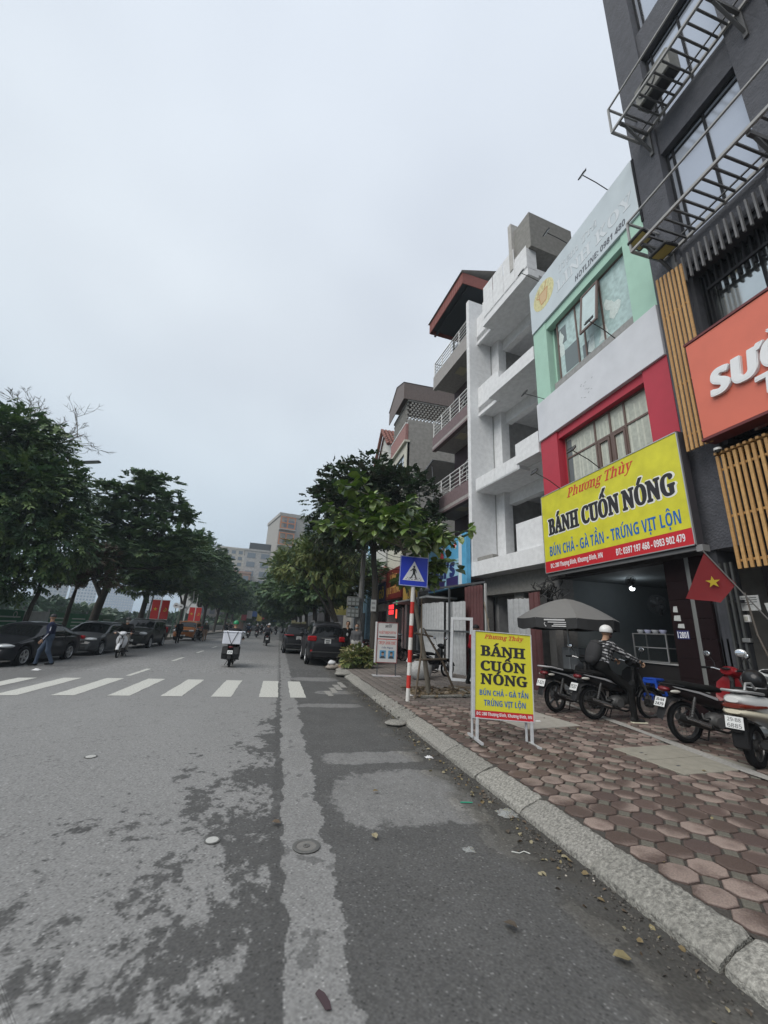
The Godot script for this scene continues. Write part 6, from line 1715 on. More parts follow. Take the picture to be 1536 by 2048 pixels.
func car(called: String, label: String, cat: String, at: Vector3, turn: float, s: Dictionary) -> Node3D:
	var t := thing(called, label, cat, at, turn, s.get("group", ""))
	var L: float = s.L; var Wd: float = s.W * 0.5; var r: float = s.r
	var ra: float = r + 0.055
	var xs := []
	for i in 76: xs.append(L * i / 75.0)
	for wx in s.wheels:
		for d in [-ra - 0.002, -ra + 0.004, ra - 0.004, ra + 0.002]: xs.append(wx + d)
	for q in [0.02, 0.05, L - 0.02, L - 0.05]: xs.append(q)
	xs.sort(); xs.reverse()
	var rings := []
	var nlow := 6; var nup := 5; var ntop := 4
	var cls := []
	for x in xs:
		var yt := smooth_poly(s.top, x, 0.09)
		var e: float = absf(x / L * 2.0 - 1.0)
		var w := Wd * (1.0 - 0.16 * pow(e, 6.0) - 0.10 * pow(e, 22.0))
		var yb: float = s.clear + 0.10 * pow(e, 10.0)
		for wx in s.wheels:
			var d: float = absf(x - wx)
			if d < ra: yb = maxf(yb, r + sqrt(ra * ra - d * d))
		var belt := minf(lerp_poly(s.belt, x), yt - 0.05)
		var hf := []
		hf.append(V(x, yb, 0)); hf.append(V(x, yb, w * 0.72)); hf.append(V(x, yb + 0.004, w * 0.945))
		for k in range(1, nlow + 1):
			var q := float(k) / nlow
			hf.append(V(x, lerpf(yb + 0.03, belt, q), w * (0.955 + 0.045 * sin(PI * clampf(q * 1.05, 0, 1)) - (0.02 if q > 0.9 else 0.0))))
		var wt: float = w * 0.955
		var ye: float = maxf(belt + 0.02, yt - minf(0.075, (yt - belt) * 0.5))
		for k in range(1, nup + 1):
			var q := float(k) / nup
			var yy := lerpf(belt, ye, q)
			hf.append(V(x, yy, wt - (yy - belt) * s.tumble - 0.04 * q * q * clampf((yt - belt) * 3.0, 0, 1)))
		var ze: float = hf[-1].z
		for k in range(1, ntop + 1):
			var q := 1.0 - float(k) / ntop
			hf.append(V(x, ye + (yt - ye) * (1.0 - q * q * q), ze * q))
		var ring := PackedVector3Array()
		for q in hf: ring.append(q)
		for k in range(hf.size() - 2, 0, -1): ring.append(V(hf[k].x, hf[k].y, -hf[k].z))
		rings.append(ring)
	var K: int = rings[0].size()
	var nh := 3 + nlow + nup + ntop
	var mbs := [MB.new(), MB.new(), MB.new()]
	var NN := []
	for i in rings.size():
		var row := PackedVector3Array()
		for j in K:
			var du: Vector3 = rings[i][(j + 1) % K] - rings[i][(j - 1 + K) % K]
			var dv: Vector3 = rings[mini(i + 1, rings.size() - 1)][j] - rings[maxi(i - 1, 0)][j]
			row.append(du.cross(dv).normalized())
		NN.append(row)
	for i in rings.size() - 1:
		var x: float = (xs[i] + xs[i + 1]) * 0.5
		for j in K:
			var j1 := (j + 1) % K
			var jj := j if j < nh - 1 else K - 1 - j      # index on the half ring
			var k := 0
			if jj < 2: k = 2
			elif jj >= 3 + nlow - 1 and jj < 3 + nlow + nup - 2:
				if in_ranges(s.side, x + (rings[i][j].y - 1.0) * 0.0) and smooth_poly(s.top, x, 0.09) > lerp_poly(s.belt, x) + 0.2: k = 1
			elif jj >= 3 + nlow + nup - 1 and (in_ranges([s.screen, s.rear], x)): k = 1
			if k == 0 and s.has("clad") and jj >= 2 and jj < 4: k = 2
			var m: MB = mbs[k]
			m.tn(rings[i][j], rings[i][j1], rings[i + 1][j1], NN[i][j], NN[i][j1], NN[i + 1][j1])
			m.tn(rings[i][j], rings[i + 1][j1], rings[i + 1][j], NN[i][j], NN[i + 1][j1], NN[i + 1][j])
	for e in 2:
		var ring: PackedVector3Array = rings[0 if e == 0 else rings.size() - 1]
		var c := V(ring[0].x, (ring[0].y + ring[nh - 1].y) / 2, 0)
		for j in K: mbs[0].otri(c, ring[j], ring[(j + 1) % K], V(L / 2, 0.6, 0))
	var off := Transform3D(Basis(), V(-L / 2, 0, 0))
	for m: MB in mbs: m.xf(off)
	obj("body", mbs[0], s.paint, t)
	obj("window_glass", mbs[1], mt("car_glass", 0.008, 0.009, 0.010, 0.05, 0.0, 0.4), t)
	obj("underbody", mbs[2], mt("car_black", 0.018, 0.018, 0.019, 0.6), t)
	for wx in s.wheels:
		for sd in [-1, 1]: wheel(t, wx - L / 2, r, sd * (Wd - 0.125), r, 0.21, s.get("rim", mt("rim_silver", 0.42, 0.43, 0.44, 0.3, 0.7)), sd)
	var hx := -L / 2
	var bk := mt("car_black")
	# pillars, belt trim, handles, mirrors
	for sd in [-1, 1]:
		for d in s.doors:
			var zz := Wd * 0.992
			obj("door_seam", MB.new().bx(hx + d - 0.006, hx + d + 0.006, s.clear + 0.12, lerp_poly(s.belt, d) - 0.02, sd * (zz - 0.02), sd * (zz - 0.001)), bk, t)
			obj("door_handle", MB.new().bx(hx + d + 0.08, hx + d + 0.24, lerp_poly(s.belt, d) - 0.13, lerp_poly(s.belt, d) - 0.10, sd * (zz - 0.02), sd * (zz + 0.012), 0.01), s.get("handle", s.paint), t)
		var mx: float = hx + s.screen[0] + 0.1
		var my: float = lerp_poly(s.belt, s.screen[0]) + 0.10
		obj("mirror", MB.new().ball(V(mx, my, sd * (Wd + 0.09)), V(0.07, 0.075, 0.11), 10, 7).bar(V(mx, my - 0.05, sd * (Wd - 0.06)), V(mx, my, sd * (Wd + 0.04)), 0.05, 0.03), s.paint, t)
		obj("belt_trim", MB.new().bx(hx + s.side[0][0], hx + s.side[-1][1], lerp_poly(s.belt, L / 2) - 0.012, lerp_poly(s.belt, L / 2) + 0.006, sd * (Wd * 0.958 - 0.01), sd * (Wd * 0.958 + 0.006)), s.get("trim", bk), t)
		# lamps
		var hl: Array = s.headlight
		obj("headlight", MB.new().ball(V(L / 2 - hl[0], hl[1], sd * (Wd - hl[4])), V(hl[2], hl[3], hl[5]), 12, 8), mt("headlamp", 0.52, 0.54, 0.55, 0.1, 0.3), t)
		var tl: Array = s.taillight
		obj("taillight", MB.new().box(V(hx + tl[0], tl[1], sd * (Wd - tl[4])), V(tl[2], tl[3], tl[5]), 0.03, Basis(Vector3.BACK, tl[6])), mt("tail_red", 0.32, 0.012, 0.016, 0.15), t)
		obj("fog_lamp", MB.new().ball(V(L / 2 - 0.07, 0.38, sd * (Wd - 0.3)), V(0.04, 0.045, 0.08), 10, 6), mt("headlamp"), t)
	obj("grille", MB.new().box(V(L / 2 - 0.015, s.grille[0], 0), V(0.05, s.grille[1], s.W * 0.5), 0.02), bk, t)
	obj("lower_grille", MB.new().box(V(L / 2 - 0.01, 0.36, 0), V(0.05, 0.13, s.W * 0.6), 0.03), bk, t)
	obj("grille_bar", MB.new().box(V(L / 2 + 0.012, s.grille[0], 0), V(0.02, 0.03, s.W * 0.46), 0.008), mt("chrome"), t)
	for e in 2:
		var px: float = L / 2 + 0.02 if e == 0 else hx - 0.018 + s.get("plate_in", 0.0)
		var py: float = 0.47 if e == 0 else s.plate_y
		obj("number_plate", MB.new().box(V(px, py, 0), V(0.012, 0.12 if e == 0 else 0.2, 0.44 if e == 0 else 0.3), 0.003), mt("plate_white", 0.62, 0.63, 0.62, 0.5), t)
		obj("plate_print", MB.new().box(V(px + (0.007 if e == 0 else -0.007), py + 0.03, 0), V(0.002, 0.05, 0.22), 0.0).box(V(px + (0.007 if e == 0 else -0.007), py - 0.045, 0), V(0.002, 0.045, 0.18), 0.0), mt("ink"), t)
	if s.has("rails"):
		for sd in [-1, 1]: obj("roof_rail", MB.new().tube([V(hx + s.rails[0], s.rails[2] - 0.05, sd * (Wd - 0.30)), V(hx + s.rails[0] + 0.1, s.rails[2] + 0.03, sd * (Wd - 0.30)), V(hx + s.rails[1] - 0.1, s.rails[2] + 0.03, sd * (Wd - 0.30)), V(hx + s.rails[1], s.rails[2] - 0.05, sd * (Wd - 0.30))], 0.018, 6), mt("rail_grey", 0.25, 0.25, 0.25, 0.4, 0.4), t)
	if s.has("wiper"): obj("rear_wiper", MB.new().bar(V(hx + s.wiper[0], s.wiper[1], 0.0), V(hx + s.wiper[0] + 0.03, s.wiper[1] + 0.06, 0.42), 0.02, 0.02), bk, t)
	obj("rear_bumper_strip", MB.new().box(V(hx + 0.0, s.clear + 0.27, 0), V(0.06, 0.06, s.W * 0.82), 0.02), s.get("strip", bk), t)
	return t

func paint(key: String, r: float, g: float, b: float) -> StandardMaterial3D:
	if M.has(key): return M[key]
	var m := mt(key, r, g, b, 0.35, 0.0, 0.3)
	m.clearcoat_enabled = true; m.clearcoat = 0.4; m.clearcoat_roughness = 0.05
	return m

func spec_sedan() -> Dictionary:
	return {"L": 4.5, "W": 1.75, "r": 0.315, "wheels": [0.98, 3.68], "clear": 0.19, "tumble": 0.36, "paint": paint("paint_black", 0.010, 0.011, 0.014),
		"top": [Vector2(0, 0.62), Vector2(0.06, 0.93), Vector2(0.55, 1.02), Vector2(1.45, 1.40), Vector2(2.05, 1.435), Vector2(2.5, 1.40), Vector2(3.45, 0.96), Vector2(4.2, 0.78), Vector2(4.44, 0.64), Vector2(4.5, 0.5)],
		"belt": [Vector2(0, 0.9), Vector2(1.0, 0.95), Vector2(3.3, 0.88), Vector2(4.5, 0.66)], "side": [[1.05, 1.5], [1.58, 2.25], [2.33, 3.08]], "screen": [2.62, 3.42], "rear": [0.62, 1.36], "doors": [1.5, 2.3],
		"headlight": [0.22, 0.66, 0.26, 0.075, 0.30, 0.25], "taillight": [0.08, 0.85, 0.2, 0.14, 0.22, 0.36, 0.0], "grille": [0.62, 0.08], "plate_y": 0.75, "trim": mt("chrome")}
func spec_hatch() -> Dictionary:
	return {"L": 4.25, "W": 1.77, "r": 0.31, "wheels": [0.75, 3.40], "clear": 0.18, "tumble": 0.34, "paint": paint("paint_grey", 0.055, 0.058, 0.062),
		"top": [Vector2(0, 0.6), Vector2(0.05, 0.95), Vector2(0.45, 1.38), Vector2(1.2, 1.48), Vector2(2.0, 1.49), Vector2(2.4, 1.45), Vector2(3.3, 1.0), Vector2(3.95, 0.83), Vector2(4.2, 0.66), Vector2(4.25, 0.5)],
		"belt": [Vector2(0, 1.0), Vector2(1.0, 0.98), Vector2(3.2, 0.92), Vector2(4.25, 0.7)], "side": [[0.5, 1.0], [1.07, 1.85], [1.93, 2.9]], "screen": [2.5, 3.26], "rear": [0.1, 0.42], "doors": [1.05, 1.9],
		"headlight": [0.24, 0.72, 0.26, 0.09, 0.28, 0.24], "taillight": [0.08, 0.9, 0.16, 0.3, 0.16, 0.24, 0.0], "grille": [0.62, 0.1], "plate_y": 0.8, "trim": mt("chrome"), "rails": [0.7, 2.2, 1.45]}
func spec_suv(pk: StandardMaterial3D) -> Dictionary:
	return {"L": 4.45, "W": 1.82, "r": 0.345, "wheels": [0.85, 3.5], "clear": 0.26, "tumble": 0.26, "paint": pk, "clad": true,
		"top": [Vector2(0, 0.7), Vector2(0.05, 1.05), Vector2(0.28, 1.62), Vector2(0.7, 1.70), Vector2(2.3, 1.72), Vector2(2.65, 1.68), Vector2(3.35, 1.15), Vector2(4.15, 1.02), Vector2(4.4, 0.86), Vector2(4.45, 0.62)],
		"belt": [Vector2(0, 1.12), Vector2(3.2, 1.06), Vector2(4.45, 0.9)], "side": [[0.3, 1.0], [1.08, 1.95], [2.03, 2.98]], "screen": [2.72, 3.32], "rear": [0.06, 0.26], "doors": [1.05, 2.0],
		"headlight": [0.12, 0.86, 0.14, 0.11, 0.26, 0.22], "taillight": [0.06, 1.05, 0.14, 0.36, 0.13, 0.16, 0.0], "grille": [0.84, 0.16], "plate_y": 0.95, "rails": [0.5, 2.3, 1.70]}
func spec_rounded_suv() -> Dictionary:
	return {"L": 4.65, "W": 1.89, "r": 0.36, "wheels": [0.92, 3.62], "clear": 0.25, "tumble": 0.34, "paint": paint("paint_black_b", 0.012, 0.012, 0.014),
		"top": [Vector2(0, 0.66), Vector2(0.04, 0.95), Vector2(0.14, 1.12), Vector2(0.42, 1.60), Vector2(0.75, 1.70), Vector2(1.9, 1.735), Vector2(2.6, 1.68), Vector2(3.5, 1.14), Vector2(4.3, 0.98), Vector2(4.6, 0.8), Vector2(4.65, 0.6)],
		"belt": [Vector2(0, 1.10), Vector2(3.2, 1.06), Vector2(4.65, 0.86)], "side": [[0.55, 1.1], [1.18, 2.0], [2.08, 3.1]], "screen": [2.72, 3.45], "rear": [0.155, 0.40], "doors": [1.12, 2.05],
		"headlight": [0.2, 0.82, 0.2, 0.1, 0.3, 0.26], "taillight": [0.09, 1.03, 0.16, 0.19, 0.20, 0.42, 0.12], "grille": [0.78, 0.16], "plate_y": 0.93, "plate_in": 0.05, "rails": [0.7, 2.6, 1.68], "wiper": [0.13, 1.14], "strip": mt("strip_black", 0.03, 0.03, 0.03, 0.35)}
func spec_crossover() -> Dictionary:
	var d := spec_rounded_suv()
	d.top = [Vector2(0, 0.6), Vector2(0.04, 0.85), Vector2(0.12, 1.02), Vector2(0.55, 1.50), Vector2(0.95, 1.60), Vector2(1.9, 1.64), Vector2(2.6, 1.58), Vector2(3.5, 1.06), Vector2(4.3, 0.92), Vector2(4.6, 0.76), Vector2(4.65, 0.58)]
	d.belt = [Vector2(0, 1.04), Vector2(3.2, 1.0), Vector2(4.65, 0.82)]
	d.rear = [0.14, 0.5]; d.taillight = [0.07, 1.0, 0.12, 0.055, 0.32, 0.6, 0.0]; d.plate_y = 0.84; d.paint = paint("paint_black_c", 0.014, 0.014, 0.016); d.wiper = [0.15, 1.06]
	d.erase("rails")
	return d

func build_vehicles() -> void:
	car("parked_sedan", "glossy black sedan parked nearest on the left with chrome window line", "car", V(-8.95, -0.12, -18.3), deg_to_rad(-94), spec_sedan())
	car("parked_hatchback", "dark grey hatchback parked behind the black sedan on the left", "car", V(-8.65, -0.11, -23.4), deg_to_rad(-92), spec_hatch())
	car("parked_suv", "boxy dark green grey off-roader parked third on the left", "car", V(-8.35, -0.10, -29.6), deg_to_rad(-91), spec_suv(paint("paint_olive", 0.035, 0.038, 0.034)))
	var o := spec_suv(paint("paint_orange", 0.30, 0.11, 0.035)); o.erase("clad")
	car("parked_suv", "orange brown car with roof rails parked beyond the rubbish cart", "car", V(-8.2, -0.10, -42.5), deg_to_rad(-90), o)
	var sv := car("parked_suv", "large black car with round red tail lamps parked at the right kerb", "car", V(2.12, 0.0, -20.9), deg_to_rad(91), spec_rounded_suv())
	sv.scale = Vector3(1, 1.1, 0.93)
	obj("boot_chrome_bar", MB.new().box(V(-2.30, 1.05, 0), V(0.04, 0.03, 0.62), 0.008), mt("chrome"), sv)
	obj("rear_reflector", MB.new().box(V(-2.3, 0.56, -0.66), V(0.04, 0.08, 0.26), 0.01).box(V(-2.3, 0.56, 0.66), V(0.04, 0.08, 0.26), 0.01), mt("tail_red"), sv)
	obj("silencer", MB.new().cyl(V(-2.34, 0.36, 0.5), V(-2.1, 0.36, 0.5), 0.035), mt("chrome"), sv)
	var cx := car("parked_crossover", "black crossover with slim tail lamps parked ahead of the big black car", "car", V(1.2, 0.0, -28.2), deg_to_rad(91), spec_crossover())
	cx.scale = Vector3(1, 1.08, 0.95)
	for q in [[-0.15, 0.2, "olive parcel lying on the crossover's roof at the left"], [0.15, 0.12, "small olive parcel lying on the crossover's roof in the middle"], [0.5, 0.16, "olive parcel lying on the crossover's roof at the right"]]:
		var pk := obj("roof_parcel", MB.new().box(V(0, q[1] / 2, 0), V(0.3, q[1], 0.34), 0.03), nm("parcel_olive", 0.17, 0.165, 0.10, 0.9, "wear", 1.0))
		pk.position = V(1.05 + q[0], 1.76, -27.8); tag(pk, q[2], "parcel")
	# motorbikes on the pavement
	var black := paint("bike_black", 0.012, 0.012, 0.013)
	var m1 := moto("black scooter with alloy wheels parked left of the man in the checked shirt", V(5.52, pave_y(5.5), -7.62), 0.22, {"body": black, "accent": mt("accent_silver", 0.35, 0.35, 0.36, 0.4), "alloy": true, "plate": "F-531", "rack": true})
	var m2 := moto("black motorbike with spoked wheels under the man in the checked shirt", V(5.80, pave_y(5.8), -6.92), -0.03, {"body": black, "accent": mt("accent_silver"), "alloy": false, "plate": "F537"})
	var m3 := moto("black and red motorbike parked at the eatery with chrome silencer", V(6.02, pave_y(6.0), -5.30), -0.08, {"body": paint("bike_dark", 0.014, 0.010, 0.011), "front": paint("bike_red", 0.20, 0.012, 0.016), "accent": mt("accent_silver"), "alloy": false, "plate": "30-N4\n2479"})
	scooter("white scooter with cream tail and grey carrier at the right frame edge", V(5.78, pave_y(5.8), -4.2), 0.28)
	# traffic
	var dm := moto("dark motorbike carrying a white cool box down the road", V(-1.68, 0, -17.2), PI / 2, {"body": black, "accent": mt("accent_silver"), "alloy": true, "plate": "29", "rider": true})
	for sd in [-1, 1]:
		var sb := obj("saddle_bag", MB.new().poly(P2([-0.3, 0.74, 0.28, 0.74, 0.34, 0.45, 0.1, 0.28, -0.24, 0.30, -0.36, 0.5]), 0.2, Transform3D(Basis(), V(0, 0, 0.1 + (0.2 if sd > 0 else 0.0) - (0.0 if sd > 0 else 0.2)))), nm("bag_black", 0.02, 0.02, 0.021, 0.8, "dirt", 2.0))
		sb.position = dm.position; sb.rotation = dm.rotation
		tag(sb, "%s black saddle bag hung on the white cool box motorbike" % ["left", "right"][(sd + 1) / 2], "bag")
	var bx := thing("cool_box", "white foam cool box strapped on the motorbike's rear seat", "box", dm.position + V(0, 0.84, 0.12), PI / 2)
	obj("case", MB.new().box(V(0, 0.21, 0), V(0.46, 0.42, 0.66), 0.02), nm("foam_white", 0.66, 0.68, 0.74, 0.7, "clean", 1.0), bx)
	obj("lid", MB.new().box(V(0, 0.445, 0), V(0.49, 0.05, 0.69), 0.015), nm("foam_white"), bx)
	obj("strap", MB.new().bar(V(-0.25, 0.46, -0.2), V(-0.235, 0.0, 0.0), 0.02, 0.006, Vector3.RIGHT).bar(V(-0.25, 0.46, 0.2), V(-0.235, 0.0, 0.0), 0.02, 0.006, Vector3.RIGHT), mt("strap_black", 0.02, 0.02, 0.02, 0.7), bx)
	moto("white motorbike ridden towards the camera past the parked cars", V(-6.75, -0.06, -21.6), deg_to_rad(-82), {"body": paint("bike_white", 0.62, 0.63, 0.65), "accent": mt("accent_silver"), "alloy": false, "plate": "29", "white": true})
	moto("dark motorbike carrying two people away in the middle distance", V(-0.82, 0, -34.6), PI / 2 + 0.04, {"body": black, "accent": mt("accent_silver"), "alloy": false, "plate": "30"})
	moto("orange motorbike riding away far down the road", V(-3.5, 0, -52.5), PI / 2, {"body": paint("bike_orange", 0.40, 0.10, 0.04), "accent": mt("accent_silver"), "alloy": false, "plate": "30"})
	moto("small red motorbike riding right of the orange one", V(-2.7, 0, -56.0), PI / 2, {"body": mt("bike_red"), "accent": mt("accent_silver"), "alloy": false, "plate": "30"})
	moto("dark motorbike standing by the person in tan trousers on the left", V(-6.6, -0.02, -39.8), deg_to_rad(-100), {"body": black, "accent": mt("accent_silver"), "alloy": false, "plate": "30"})
	# rows of parked motorbikes far off and by the low shops
	var far := moto("dark motorbike parked by the low shops behind the small white sign", V(4.2, pave_y(4.2), -18.6), 0.5, {"body": black, "accent": mt("accent_silver"), "alloy": false, "plate": "30"})
	far.set_meta("group", "motorbikes parked by the low shops")
	var names := ["first parked motorbike beyond the small white sign", "second parked motorbike beyond the small white sign", "motorbike parked under the red LED board", "motorbike parked left of the red LED board", "motorbike parked below the navy sign", "farthest motorbike parked along the low shops"]
	for k in 6: copy(far, names[k], V(4.9 + 0.22 * (k % 3), pave_y(5.0), -19.8 - 1.1 * k), 0.4 + rr(-0.15, 0.15), "motorbike")
	for k in 12:
		var c := copy(far, "%s dark motorbike of the traffic far down the street" % FARW[k], V(rr(-8.0, -0.5), -0.02, -62.0 - 3.4 * k), PI / 2 + rr(-0.3, 0.3), "motorbike")
		c.set_meta("group", "far motorbikes in the traffic")
	var c2 := copy(far, "black motorbike lying behind the wooden stakes with white bag", V(4.55, pave_y(4.5), -13.3), 0.3, "motorbike")

# ---------- motorbikes: x forward, rear axle over the origin ----------
func bike_wheel(p: Node, x: float, r: float, w: float, alloy: bool) -> void:
	var o := Node3D.new(); o.name = "wheel"; p.add_child(o, true)
	o.position = V(x, r, 0); o.rotation.x = PI / 2
	obj("tyre", MB.new().ringlathe([Vector2(r - w * 1.5, -w * 0.6), Vector2(r - w * 0.9, -w), Vector2(r - w * 0.3, -w * 0.75), Vector2(r, 0), Vector2(r - w * 0.3, w * 0.75), Vector2(r - w * 0.9, w), Vector2(r - w * 1.5, w * 0.6)], 32), mt("rubber"), o)
	var rm := MB.new()
	var ri := r - w * 1.45
	rm.ringlathe([Vector2(ri - 0.018, -w * 0.6), Vector2(ri + 0.008, -w * 0.62), Vector2(ri + 0.008, w * 0.62), Vector2(ri - 0.018, w * 0.6)], 30)
	rm.cyl(V(0, -0.06, 0), V(0, 0.06, 0), 0.035, -1, 10)
	if alloy:
		for k in 5:
			var a := TAU * k / 5.0
			rm.bar(V(0, 0, 0), V(cos(a) * ri, 0, sin(a) * ri), 0.035, 0.025, Vector3.UP)
	else:
		for k in 20:
			var a := TAU * k / 20.0
			rm.cyl(V(cos(a + 0.5) * 0.05, 0.03 * (1 if k % 2 else -1), sin(a + 0.5) * 0.05), V(cos(a) * ri, 0, sin(a) * ri), 0.003, -1, 3)
	obj("rim", rm, mt("rim_grey", 0.16, 0.16, 0.16, 0.35, 0.7), o)
	obj("hub", MB.new().cyl(V(0, -0.05, 0), V(0, 0.05, 0), 0.075, 0.07, 16), mt("hub_dark", 0.05, 0.05, 0.05, 0.5, 0.3), o)

func body_loft(st: Array, k := 12) -> MB:
	# stations: x, y, half height, half width; from front to rear
	var rings := []
	for q in st:
		var ring := PackedVector3Array()
		for j in k:
			var a := TAU * j / k
			var c := cos(a); var s := sin(a)
			ring.append(V(q[0], q[1] + q[2] * signf(s) * pow(absf(s), 0.8), q[3] * signf(c) * pow(absf(c), 0.8)))
		rings.append(ring)
	var mb := MB.new()
	mb.loft(rings, true, true, true)
	if rings[0][0].x < rings[-1][0].x:
		push_warning("stations run the wrong way")
	return mb

func moto(label: String, at: Vector3, turn: float, s: Dictionary) -> Node3D:
	var t := thing("motorbike", label, "motorbike", at, turn)
	var bm: Material = s.body
	var fm: Material = s.get("front", s.body)
	var ac: Material = s.accent
	var bk := mt("bike_plastic", 0.016, 0.016, 0.017, 0.6, 0.0, 0.3)
	var eng := nm("engine_grey", 0.07, 0.07, 0.07, 0.45, "dirt", 3.0)
	var chrome := mt("chrome")
	bike_wheel(t, 0.0, 0.285, 0.042, s.alloy)
	bike_wheel(t, 1.24, 0.285, 0.036, s.alloy)
	obj("tail_panel", body_loft([[0.64, 0.52, 0.06, 0.07], [0.55, 0.56, 0.10, 0.11], [0.3, 0.63, 0.115, 0.135], [0.0, 0.69, 0.095, 0.125], [-0.2, 0.745, 0.06, 0.085], [-0.3, 0.775, 0.03, 0.05]]), bm, t)
	obj("side_stripe", MB.new().poly(P2([0.5, 0.60, 0.2, 0.69, -0.2, 0.765, -0.25, 0.785, 0.2, 0.72, 0.5, 0.64]), 0.01, Transform3D(Basis(), V(0, 0, 0.135))).poly(P2([0.5, 0.60, 0.2, 0.69, -0.2, 0.765, -0.25, 0.785, 0.2, 0.72, 0.5, 0.64]), 0.01, Transform3D(Basis(), V(0, 0, -0.125))), ac, t)
	obj("seat", body_loft([[0.66, 0.735, 0.035, 0.07], [0.55, 0.75, 0.05, 0.105], [0.3, 0.765, 0.055, 0.13], [0.08, 0.79, 0.06, 0.135], [-0.14, 0.815, 0.045, 0.115], [-0.22, 0.82, 0.02, 0.08]]), mt("seat_black", 0.01, 0.01, 0.01, 0.8, 0.0, 0.25), t)
	obj("tail_light", MB.new().ball(V(-0.28, 0.735, 0), V(0.07, 0.042, 0.095), 12, 8), mt("bike_tail_red", 0.12, 0.008, 0.012, 0.15), t)
	for sd in [-1, 1]: obj("indicator", MB.new().ball(V(-0.2, 0.71, sd * 0.12), V(0.09, 0.025, 0.03), 8, 6), mt("indicator_clear", 0.45, 0.44, 0.40, 0.15), t)
	var fen := MB.new()
	var row := []
	for q in [[0.12, 0.62, 0.09], [-0.1, 0.64, 0.09], [-0.26, 0.60, 0.085], [-0.36, 0.48, 0.075], [-0.43, 0.33, 0.06]]:
		row.append(PackedVector3Array([V(q[0], q[1] - 0.03, q[2]), V(q[0], q[1], q[2] * 0.7), V(q[0], q[1], -q[2] * 0.7), V(q[0], q[1] - 0.03, -q[2])]))
	fen.loft(row, false, false, false)
	obj("rear_mudguard", fen, bk, t)
	var pl := Node3D.new(); pl.name = "number_plate"; t.add_child(pl, true)
	pl.transform = Transform3D(Basis(Vector3.UP, -PI / 2) * Basis(Vector3.RIGHT, -0.42), V(-0.375, 0.555, 0))
	obj("plate", MB.new().box(V(0, 0, 0), V(0.19, 0.14, 0.006), 0.002), mt("plate_white", 0.62, 0.63, 0.62, 0.5), pl)
	var lines: PackedStringArray = String(s.plate).split("\n")
	for k in lines.size():
		var hh := 0.045 if lines.size() > 1 else 0.07
		text(pl, lines[k], "sansbold", -0.075, (0.012 - 0.065 * k) if lines.size() > 1 else -0.035, 0.15, hh, 0.005, mt("ink"), 0.001)
	var fr := MB.new()
	fr.tube([V(0.0, 0.285, 0.085), V(0.5, 0.36, 0.06)], 0.022, 8); fr.tube([V(0.0, 0.285, -0.085), V(0.5, 0.36, -0.06)], 0.022, 8)
	fr.tube([V(0.98, 0.92, 0), V(0.9, 0.55, 0), V(0.55, 0.42, 0), V(0.2, 0.62, 0)], 0.035, 8)
	obj("frame", fr, bk, t)
	var sh := MB.new()
	for sd in [-1, 1]:
		sh.tube([V(0.0, 0.30, sd * 0.115), V(0.12, 0.64, sd * 0.115)], 0.02, 8)
		for k in 7: sh.ringlathe([Vector2(0.022, -0.006), Vector2(0.034, 0.0), Vector2(0.022, 0.006)], 10, Transform3D(Basis(Vector3.BACK, -0.34), V(0.025 + 0.013 * k, 0.37 + 0.035 * k, sd * 0.115)))
	obj("shock_absorber", sh, eng, t)
	var en := MB.new()
	en.ball(V(0.50, 0.31, 0.02), V(0.17, 0.12, 0.12), 12, 8)
	en.cyl(V(0.55, 0.33, 0), V(0.84, 0.37, 0), 0.075, 0.06, 12)
	for k in 6: en.ringlathe([Vector2(0.06, -0.004), Vector2(0.092, -0.004), Vector2(0.092, 0.004), Vector2(0.06, 0.004)], 12, Transform3D(Basis(Vector3.BACK, -PI / 2 + 0.14), V(0.66 + 0.03 * k, 0.345 + 0.004 * k, 0)))
	en.cyl(V(0.47, 0.3, 0.1), V(0.47, 0.3, 0.15), 0.085, 0.075, 14)
	obj("engine", en, eng, t)
	var ex := MB.new()
	ex.tube([V(0.8, 0.33, 0.03), V(0.78, 0.2, 0.07), V(0.6, 0.16, 0.11), V(0.34, 0.22, 0.14)], 0.017, 8)
	ex.tube([V(0.34, 0.22, 0.145), V(0.26, 0.245, 0.15), V(-0.22, 0.37, 0.165), V(-0.27, 0.385, 0.165)], [0.025, 0.05, 0.058, 0.045], 12)
	obj("exhaust", ex, mt("exhaust_black", 0.03, 0.03, 0.03, 0.4, 0.4), t)
	obj("heat_shield", MB.new().tube([V(0.24, 0.262, 0.185), V(-0.16, 0.366, 0.2)], 0.034, 8, true, 0.6), chrome, t)
	obj("chain_case", MB.new().tube([V(0.0, 0.285, -0.105), V(0.42, 0.32, -0.105)], 0.05, 8, true, 0.4), bk, t)
	obj("foot_peg", MB.new().cyl(V(0.55, 0.24, -0.28), V(0.55, 0.24, 0.28), 0.016).bx(0.52, 0.58, 0.235, 0.262, 0.18, 0.28, 0.008).bx(0.52, 0.58, 0.235, 0.262, -0.28, -0.18, 0.008), bk, t)
	obj("pillion_peg", MB.new().tube([V(0.2, 0.42, 0.12), V(0.16, 0.36, 0.17), V(0.16, 0.36, 0.26)], 0.012, 6).tube([V(0.2, 0.42, -0.12), V(0.16, 0.36, -0.17), V(0.16, 0.36, -0.26)], 0.012, 6), eng, t)
	obj("stand", MB.new().tube([V(0.45, 0.25, -0.1), V(0.42, 0.02, -0.22)], 0.012, 6).tube([V(0.35, 0.22, 0.06), V(0.25, 0.06, 0.1), V(0.25, 0.06, -0.1), V(0.35, 0.22, -0.06)], 0.012, 6), bk, t)
	# leg shields, open shells swept back on both sides
	var ls := MB.new()
	var rows := []
